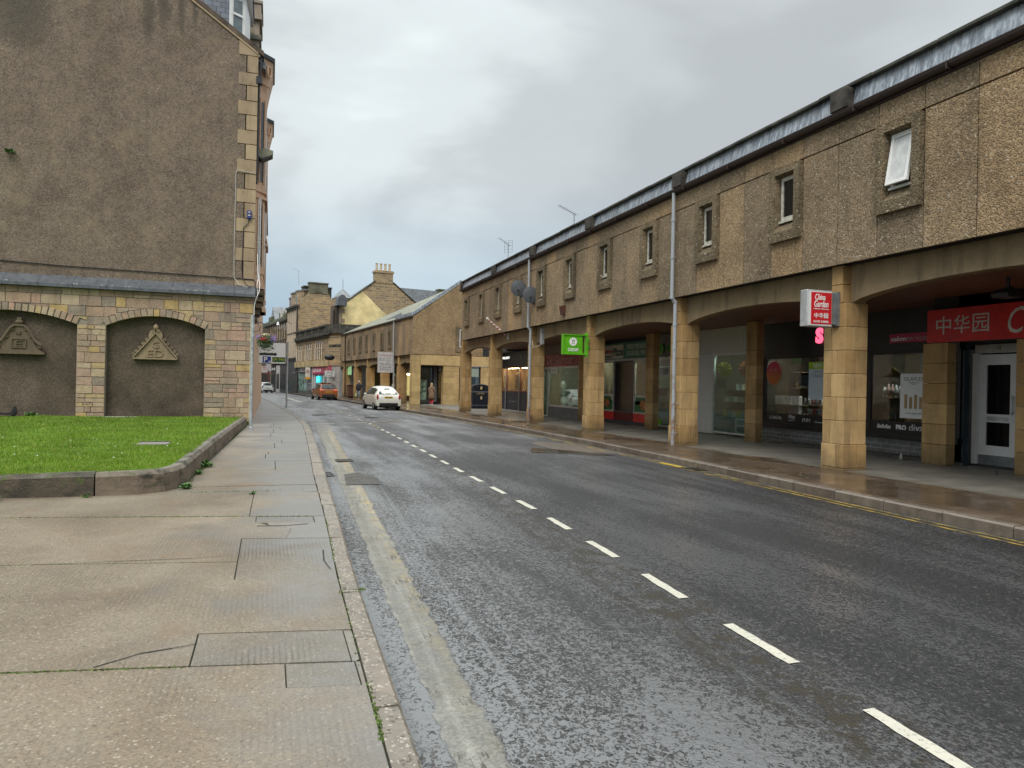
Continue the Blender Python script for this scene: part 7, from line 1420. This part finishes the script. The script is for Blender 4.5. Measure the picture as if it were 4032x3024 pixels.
# ---------------------------------------------------------------- people
SKIN = plain((.42, .25, .18), .6)
def skin_mesh(name, nodes, edges_, mat, par, sub=1, root=0):
    me = bpy.data.meshes.new(name); me.from_pydata([n[0] for n in nodes], edges_, []); me.materials.append(mat); o = bpy.data.objects.new(name, me); C.objects.link(o); o.parent = par
    s = o.modifiers.new('skin', 'SKIN'); s.use_smooth_shade = True
    for i, n in enumerate(nodes):
        r = n[1]; r = (r, r) if not hasattr(r, '__len__') else r; me.skin_vertices[0].data[i].radius = r
    me.skin_vertices[0].data[root].use_root = True; b_ = o.modifiers.new('sub', 'SUBSURF'); b_.levels = sub; b_.render_levels = sub; return o
def person(label, loc, rz_, h, legs, arms, cloth):
    """+y is the way the person faces; legs/arms are (knee, ankle, toe) and (elbow, wrist) per side"""
    t = thing('person', label, 'person', loc, rz_); k = h / 1.7
    N_ = [((0, 0, .93), (.13, .09)), ((0, 0, 1.12), (.12, .085)), ((0, .0, 1.32), (.15, .095)), ((0, -.0, 1.45), (.06, .055)), ((0, .01, 1.52), (.05, .05)), ((0, .025, 1.60), (.075, .095)), ((0, .02, 1.68), (.055, .07))]; Ed = [(0, 1), (1, 2), (2, 3), (3, 4), (4, 5), (5, 6)]
    for s, (kn, an, to) in zip((-1, 1), legs):
        b = len(N_); N_ += [((s * .09, 0, .88), .085), (kn, .055), (an, .038), (to, .03)]; Ed += [(0, b), (b, b + 1), (b + 1, b + 2), (b + 2, b + 3)]
    for s, (el, wr) in zip((-1, 1), arms):
        b = len(N_); d = (Vector(wr) - Vector(el)).normalized(); pa = Vector(wr) + d * .05
        N_ += [((s * .17, 0, 1.40), .055), (el, .042), (wr, .026), (tuple(pa), (.035, .018))]; Ed += [(2, b), (b, b + 1), (b + 1, b + 2), (b + 2, b + 3)]
        for q in range(4):
            o_ = Vector((0, -.027 + q * .018, 0)); ln = (.065, .078, .072, .055)[q]; f0 = pa + d * .045 + o_; f1 = f0 + d * ln * .5; f2 = f1 + (d + Vector((-s * .5, 0, 0))).normalized() * ln * .5; i = len(N_); N_ += [(tuple(f0), .0085), (tuple(f1), .008), (tuple(f2), .0065)]; Ed += [(b + 3, i), (i, i + 1), (i + 1, i + 2)]
        th = Vector(wr) + d * .03 + Vector((0, .035, 0)); i = len(N_); N_ += [(tuple(th), .009), (tuple(th + d * .04 + Vector((0, .012, 0))), .0075)]; Ed += [(b + 2, i), (i, i + 1)]
    N_ = [(tuple(c * k for c in p), (r if not hasattr(r, '__len__') else r)) for p, r in N_]
    body = skin_mesh('body', N_, Ed, SKIN, t)
    m = MB(); m.smooth = True; m.ball((0, .118 * k, 1.60 * k), .014, .02, .022); m.ball((-.035, .108 * k, 1.625 * k), .012, .006, .008); m.ball((.035, .108 * k, 1.625 * k), .012, .006, .008); m.box(-.025, .025, .108 * k, .114 * k, 1.562 * k, 1.570 * k); m.ball((-.085, .01, 1.61 * k), .012, .02, .03); m.ball((.085, .01, 1.61 * k), .012, .02, .03); m.build('face', SKIN, t)
    cloth(t, k, legs, arms); return t
def limbs(name, nodes, edges_, mat, t, k): return skin_mesh(name, [(tuple(c * k for c in p), r) for p, r in nodes], edges_, mat, t)
def woman(t, k, legs, arms):
    COAT = plain((.17, .105, .06), .8, vary=.2)
    m = MB(); m.smooth = True; n_ = 18; prof = [(.46, .25, .20, .02), (.7, .225, .185, .01), (.95, .20, .16, 0), (1.12, .175, .135, 0), (1.32, .20, .135, 0), (1.42, .185, .11, 0), (1.47, .09, .08, 0)]; vs = []
    for z, rx, ry, oy in prof: vs += [(rx * math.cos(2 * PI * i / n_) * (1 + .03 * math.sin(5 * i)), oy + ry * math.sin(2 * PI * i / n_), z * k) for i in range(n_)]
    m.add(vs, [(j * n_ + i, j * n_ + (i + 1) % n_, (j + 1) * n_ + (i + 1) % n_, (j + 1) * n_ + i) for j in range(len(prof) - 1) for i in range(n_)] + [tuple(range(n_))[::-1]]); m.build('long_coat', COAT, t)
    for s, (el, wr) in zip((-1, 1), arms): limbs('coat_sleeve', [((s * .16, 0, 1.40), .075), (el, .062), (wr, .05)], [(0, 1), (1, 2)], COAT, t, k)
    for s, (kn, an, to) in zip((-1, 1), legs):
        limbs('trouser_leg', [((s * .09, 0, .86), .10), (kn, .075), ((an[0], an[1], an[2] + .03), .055)], [(0, 1), (1, 2)], plain((.50, .02, .025), .7), t, k); limbs('shoe', [((an[0], an[1] - .03, .045), .045), ((to[0], to[1] + .04, .035), .038)], [(0, 1)], plain((.7, .62, .62), .6), t, k)
    m = MB(); m.smooth = True; m.ball((0, -.015, 1.625 * k), .105, .11, .12, 12, 8); m.ball((0, -.07, 1.50 * k), .10, .06, .15, 12, 8); m.build('hair', plain((.34, .24, .13), .6, vary=.3, sc=30), t)
person('woman with long fair hair in a long brown coat and red trousers walking away', (11.35, 52.6, gz(53) + .11), math.radians(-25), 1.60, [((-.09, .10, .48), (-.10, .02, .09), (-.10, .13, .03)), ((.09, .08, .48), (.10, -.22, .12), (.10, -.12, .03))], [((-.25, .02, 1.14), (-.22, .16, .98)), ((.25, -.02, 1.14), (.24, .08, .95))], woman)
def man(t, k, legs, arms):
    JK = plain((.018, .020, .030), .8)
    m = MB(); m.smooth = True; n_ = 16; prof = [(.84, .175, .135), (1.0, .185, .145), (1.15, .18, .14), (1.32, .205, .14), (1.42, .19, .11), (1.48, .085, .075)]; vs = []
    for z, rx, ry in prof: vs += [(rx * math.cos(2 * PI * i / n_), ry * math.sin(2 * PI * i / n_), z * k) for i in range(n_)]
    m.add(vs, [(j * n_ + i, j * n_ + (i + 1) % n_, (j + 1) * n_ + (i + 1) % n_, (j + 1) * n_ + i) for j in range(len(prof) - 1) for i in range(n_)] + [tuple(range(n_))[::-1]]); m.build('jacket', JK, t)
    for s, (el, wr) in zip((-1, 1), arms): limbs('jacket_sleeve', [((s * .17, 0, 1.40), .075), (el, .062), (wr, .048)], [(0, 1), (1, 2)], JK, t, k)
    for s, (kn, an, to) in zip((-1, 1), legs):
        limbs('trouser_leg', [((s * .09, 0, .88), .105), (kn, .08), ((an[0], an[1], an[2] + .02), .062)], [(0, 1), (1, 2)], plain((.16, .18, .21), .8), t, k); limbs('shoe', [((an[0], an[1] - .03, .045), .045), ((to[0], to[1] + .05, .035), .04)], [(0, 1)], plain((.35, .34, .33), .6), t, k)
    m = MB(); m.smooth = True; m.ball((0, -.01, 1.635 * k), .10, .115, .10, 12, 8); m.build('hair', plain((.62, .56, .50), .7), t)
person('white haired person in a dark jacket and grey trousers under the second arcade', (7.72, 67.0, gz(67) + .1), math.radians(150), 1.72, [((-.09, .16, .50), (-.09, .20, .08), (-.09, .32, .03)), ((.09, .05, .48), (.09, -.16, .10), (.09, -.06, .03))], [((-.28, -.02, 1.16), (-.34, .10, .95)), ((.27, -.06, 1.14), (.25, -.05, .88))], man)
t = thing('carrier_bag', 'pale carrier bag held by the white haired person', 'bag', (7.45, 66.9, -.05)); m = MB(); m.smooth = True; m.ball((7.45, 66.95, .30), .10, .16, .20); m.build('body', plain((.42, .44, .20), .6), t, world=True); MB().tube([(7.45, 66.9, .46), (7.46, 66.95, .62), (7.45, 67.02, .46)], .008).build('handle', OFFW, t, world=True)

# ---------------------------------------------------------------- street furniture
BINM = plain((.014, .017, .026), .3)
t = thing('litter_bin', 'large black double litter bin with gold markings behind the end pillar', 'bin', (13.1, 45.9, gz(46) + .1)); x0, x1 = -.56, .56
MB().box(x0, x1, -.3, .3, .06, 1.08).box(x0 + .04, x1 - .04, -.26, .26, 0, .06).build('body', BINM, t, bevel=.02); MB().box(x0 - .02, x1 + .02, -.32, .32, 1.08, 1.14).build('band', plain((.14, .15, .17), .3), t); MB().box(x0 - .02, x1 + .02, -.32, .32, .22, .25).build('band', plain((.14, .15, .17), .3), t)
m = MB().prism([(x0, 1.14), (x1, 1.14)] + [(x1 * math.cos(PI * i / 12), 1.45 + .17 * math.sin(PI * i / 12)) for i in range(13)], 'y', -.3, .3); m.build('hood', BINM, t, bevel=.015)
MB().box(-.34, .34, -.306, -.298, 1.22, 1.42).build('slot', plain((.002, .002, .002), .9), t); GOLD = plain((.55, .42, .20), .5); MB().box(-.02, .10, -.31, -.30, 1.28, 1.46).build('emblem', GOLD, t); MB().box(.0, .11, -.31, -.30, .62, .82).build('emblem', GOLD, t); text('LITTER', .5, .09, (13.1, 45.59, gz(46) + .1 + 1.0), '-y', GOLD, t)
t = thing('traffic_light', 'black signal post with hoods beside the litter bin', 'traffic light', (13.75, 43.4, 0)); MB().cyl((13.78, 44, -.1), (13.78, 44, 3.6), .06).build('pole', BLACK, t, world=True); m = MB().box(13.5, 13.9, 43.8, 44.1, 2.95, 3.2).box(13.35, 13.7, 43.85, 44.05, 3.12, 3.22).box(13.3, 13.75, 43.85, 44.05, 3.28, 3.40); m.build('signal_head', BLACK, t, world=True)
t = thing('wheeled_bin', 'brown wheeled bin beside the first pillar beyond the orange car', 'bin', (7.9, 75.6, gz(75) + .1), .1); MB().prism([(-.28, .12), (.28, .12), (.36, 1.25), (-.36, 1.25)], 'y', -.35, .35).build('body', plain((.10, .045, .03), .5), t, bevel=.03); MB().box(-.4, .4, -.42, .38, 1.25, 1.33).build('lid', plain((.08, .035, .025), .5), t, bevel=.02); MB().cyl((-.3, .3, .1), (.3, .3, .1), .1).build('wheel', BLACK, t)
def post(label, x, y, h, r, m_=GALV, name='post'):
    t = thing(name, label, 'post', (x, y, gz(y) + .1)); MB().cyl((0, 0, 0), (0, 0, h), r, n=14).build('shaft', m_, t); MB().lathe([(r + .02, 0), (r + .02, .03), (r, .10)], n=14).build('base_collar', m_, t); m = MB()
    for z in (.5, .75, .93): m.cyl((0, 0, h * z), (0, 0, h * z + .03), r + .008, n=14)
    m.build('clip', ALU, t); return t
post('grey metal post at the street corner carrying the hanging basket', -.55, 24.5, 3.62, .048); post('grey metal post behind the basket post, by the direction sign', -.83, 46.4, 3.85, .055); post('slim rusty cream pipe up the corner of the rubble wall', -.66, 26.85, 3.8, .022, plain((.48, .42, .28), .5, vary=.3, sc=9), 'standpipe')
t = thing('direction_sign', 'white direction sign with black arrow, blue parking square and green road number patch', 'sign', (.05, 44.35, 2.4)); z0, z1, xa, xb = 2.54, 3.80, -.80, .87
MB().box(xa, xb, 44.33, 44.36, z0, z1).build('backing', BLACK, t, world=True); MB().box(xa + .03, xb - .03, 44.322, 44.33, z0 + .03, z1 - .03).build('face', plain((.90, .91, .90), .4, vary=.02), t, world=True)
MB().prism([(-.60, 3.03), (.25, 3.03), (.25, 2.98), (.38, 3.10), (.25, 3.22), (.25, 3.17), (-.60, 3.17)], 'y', 44.314, 44.321).build('arrow', BLACK, t, world=True)
MB().box(-.42, .04, 44.314, 44.321, 2.60, 2.965).build('parking_square', plain((.01, .05, .30), .4), t, world=True); text('P', .20, .28, (-.25, 44.31, 2.79), '-y', WT, t, bold=.03); text('85', .14, .10, (-.03, 44.31, 2.67), '-y', WT, t, bold=.02)
MB().box(.11, .82, 44.314, 44.321, 2.65, 2.94).build('road_patch', plain((.01, .12, .035), .4), t, world=True); text('(A 96)', .62, .20, (.465, 44.31, 2.795), '-y', plain((.60, .48, .05), .4), t, bold=.01); MB().box(.07, .18, 44.314, 44.321, 3.39, 3.50).build('small_square', BLACK, t, world=True); text('➔', .07, .06, (.125, 44.31, 3.445), '-y', WT, t)
m = MB().cyl((.95, 44.4, gz(44) + .08), (.95, 44.4, 3.86), .052, n=14).box(.8, .95, 44.36, 44.40, 3.6, 3.66).box(.8, .95, 44.36, 44.4, 2.65, 2.7); m.build('pole', GALV, t, world=True); MB().lathe([(.07, 0), (.06, .12)], (.95, 44.4, gz(44) + .1), 12).build('pole_base', GALV, t, world=True)
# hanging basket
t = thing('hanging_basket', 'hanging basket of red, white and mauve flowers on the street corner post', 'hanging basket', (-.15, 24.5, 2.8))
m = MB().tube([(-.5, 24.5, 3.40), (-.3, 24.5, 3.46), (-.15, 24.5, 3.38), (-.12, 24.5, 3.28)], .012).tube([(-.5, 24.5, 3.15), (-.35, 24.5, 3.2), (-.3, 24.5, 3.35)], .01); m.build('bracket', BLACK, t, world=True)
m = MB(); [m.cyl((-.12, 24.5, 3.28), (-.13 + .17 * math.cos(a_), 24.5 + .17 * math.sin(a_), 2.98), .004, n=4) for a_ in (0, 2.1, 4.2)]; m.build('chain', BLACK, t, world=True)
m = MB(); m.smooth = True; m.lathe([(.0, -.2), (.1, -.18), (.17, -.08), (.19, 0), (.15, 0)], (-.14, 24.5, 2.96), 14); m.build('bowl', plain((.10, .03, .02), .7), t, world=True)
rnd = random.Random(12)
def cluster(name, col, n_, fn, sz):
    m = MB()
    for i in range(n_):
        p = Vector(fn()); a_ = Vector((rnd.gauss(0, 1), rnd.gauss(0, 1), rnd.gauss(0, 1))).normalized(); b_ = a_.orthogonal().normalized(); s = sz * rnd.uniform(.6, 1.3); m.add([p - a_ * s, p + b_ * s * .6, p + a_ * s, p - b_ * s * .6], [(0, 1, 2, 3)])
    m.build(name, plain(col, .6, vary=.4, sc=25), t, world=True)
def shell(cx, cz, rx, rz__, zlo=-1): 
    def f():
        while True:
            d = Vector((rnd.gauss(0, 1), rnd.gauss(0, 1), rnd.gauss(0, 1))).normalized() * rnd.uniform(.6, 1.02)
            if d.z > zlo: return (cx + d.x * rx, 24.5 + d.y * rx, cz + d.z * rz__)
    return f
cluster('foliage', (.05, .11, .02), 1500, shell(-.16, 2.86, .27, .22), .020); cluster('trailing_stems', (.07, .10, .03), 500, lambda: (rnd.gauss(-.16, .12), 24.5 + rnd.gauss(0, .1), 2.72 - abs(rnd.gauss(0, .11))), .016)
cluster('white_flowers', (.70, .62, .38), 220, shell(-.14, 3.04, .13, .09), .020); cluster('red_flowers', (.50, .03, .05), 110, lambda: (rnd.gauss(-.22, .05), 24.3 + rnd.gauss(0, .04), 2.93 + rnd.gauss(0, .04)), .02); cluster('mauve_flowers', (.30, .18, .48), 260, lambda: (rnd.gauss(.05, .07), 24.5 + rnd.gauss(0, .1), 2.95 + rnd.gauss(0, .07)), .017); cluster('mauve_flowers', (.32, .18, .45), 120, lambda: (rnd.gauss(-.38, .05), 24.5 + rnd.gauss(0, .1), 3.0 + rnd.gauss(0, .04)), .017)
# far signs by the nail shop
t = thing('zone_sign', 'tall white parking zone sign with an orange panel in front of the teal shop', 'sign', (3.6, 76, 1)); MB().box(3.38, 3.86, 76, 76.03, 1.95, 2.92).build('board', plain((.58, .56, .50), .5), t, world=True); MB().box(3.36, 3.88, 75.99, 76.02, 1.72, 1.94).build('orange_panel', plain((.62, .30, .02), .5), t, world=True); MB().cyl((3.62, 76.06, gz(76)), (3.62, 76.06, 2.9), .04).build('post', GREYM, t, world=True); m = MB()
for i in range(16): a_, b_ = 2 * PI * i / 16, 2 * PI * (i + 1) / 16; m.add([(3.62 + r * math.cos(q), 75.985, 2.5 + r * math.sin(q)) for r, q in ((.17, a_), (.13, a_), (.13, b_), (.17, b_))], [(0, 1, 2, 3)])
m.build('red_ring', plain((.5, .06, .04), .5), t, world=True); text('30', .16, .12, (3.62, 75.98, 2.5), '-y', BLACK, t)
t = thing('direction_sign', 'white direction sign with small black text in front of the nail shop', 'sign', (5.7, 75, 1)); MB().box(5.22, 6.18, 75, 75.03, 2.33, 2.62).box(5.22, 6.18, 75, 75.03, 2.03, 2.31).build('board', plain((.56, .57, .55), .5), t, world=True); MB().cyl((5.9, 74.95, gz(75)), (5.9, 74.95, 2.75), .035).build('post', GALV, t, world=True); text('Town Centre', .5, .07, (5.65, 74.99, 2.47), '-y', BLACK, t); text('Station', .45, .07, (5.6, 74.99, 2.17), '-y', BLACK, t)
fsign('green lit shop sign at the corner beside the downpipes', 'lit_sign', -26.4, -24.6, 2.5, 3.5, (.25, .45, .22), '', em=.5, x=1.1)
t = thing('gable_lamp', 'black curved lamp housing on the corner of the stone building', 'lamp', (6.3, 80.5, 3.6)); m = MB(); m.smooth = True; m.ball((6.0, 79.5, 4.1), .55, .3, .32); m.build('housing', BLACK, t, world=True)
t = thing('street_lamp', 'white globe street lamp on a wall bracket among the dark fronts', 'street lamp', (1.4, 98, 7.5)); m = MB(); m.smooth = True; m.lathe([(0, .5), (.08, .4), (.2, .1), (.22, 0), (0, -.05)], (.85, 98, 8.6), 10); m.build('shade', WHITE, t, world=True); MB().tube([(.85, 98, 9.1), (1.1, 98.3, 9.4), (1.9, 99, 9.3), (2.6, 100, 9.0)], .03).build('bracket', BLACK, t, world=True)
t = thing('sandwich_board', 'white sandwich board on the far pavement behind the white hatchback', 'sandwich board', (-1.6, 108, gz(108) + .1)); MB().prism([(-.1, 0), (.3, 0), (.1, 1.1)], 'x', -.35, .35).build('board', plain((.5, .5, .48), .5), t); MB().box(-.2, .2, -.12, -.1, .3, .7).build('picture', plain((.2, .25, .3), .5), t)
aerial('grey television aerial with a grid reflector on the far end of the arcade roof', 12.4, 38.2, 7.3, 2.1, 6, .5, True); aerial('slim grey television aerial on the arcade roof above the middle windows', 11.8, 27.6, 7.3, 1.45, 9, .2)
aerial('television aerial on the massive chimney of the tall stone building', 3.4, 101, 14.3, 1.9, 4, .3)
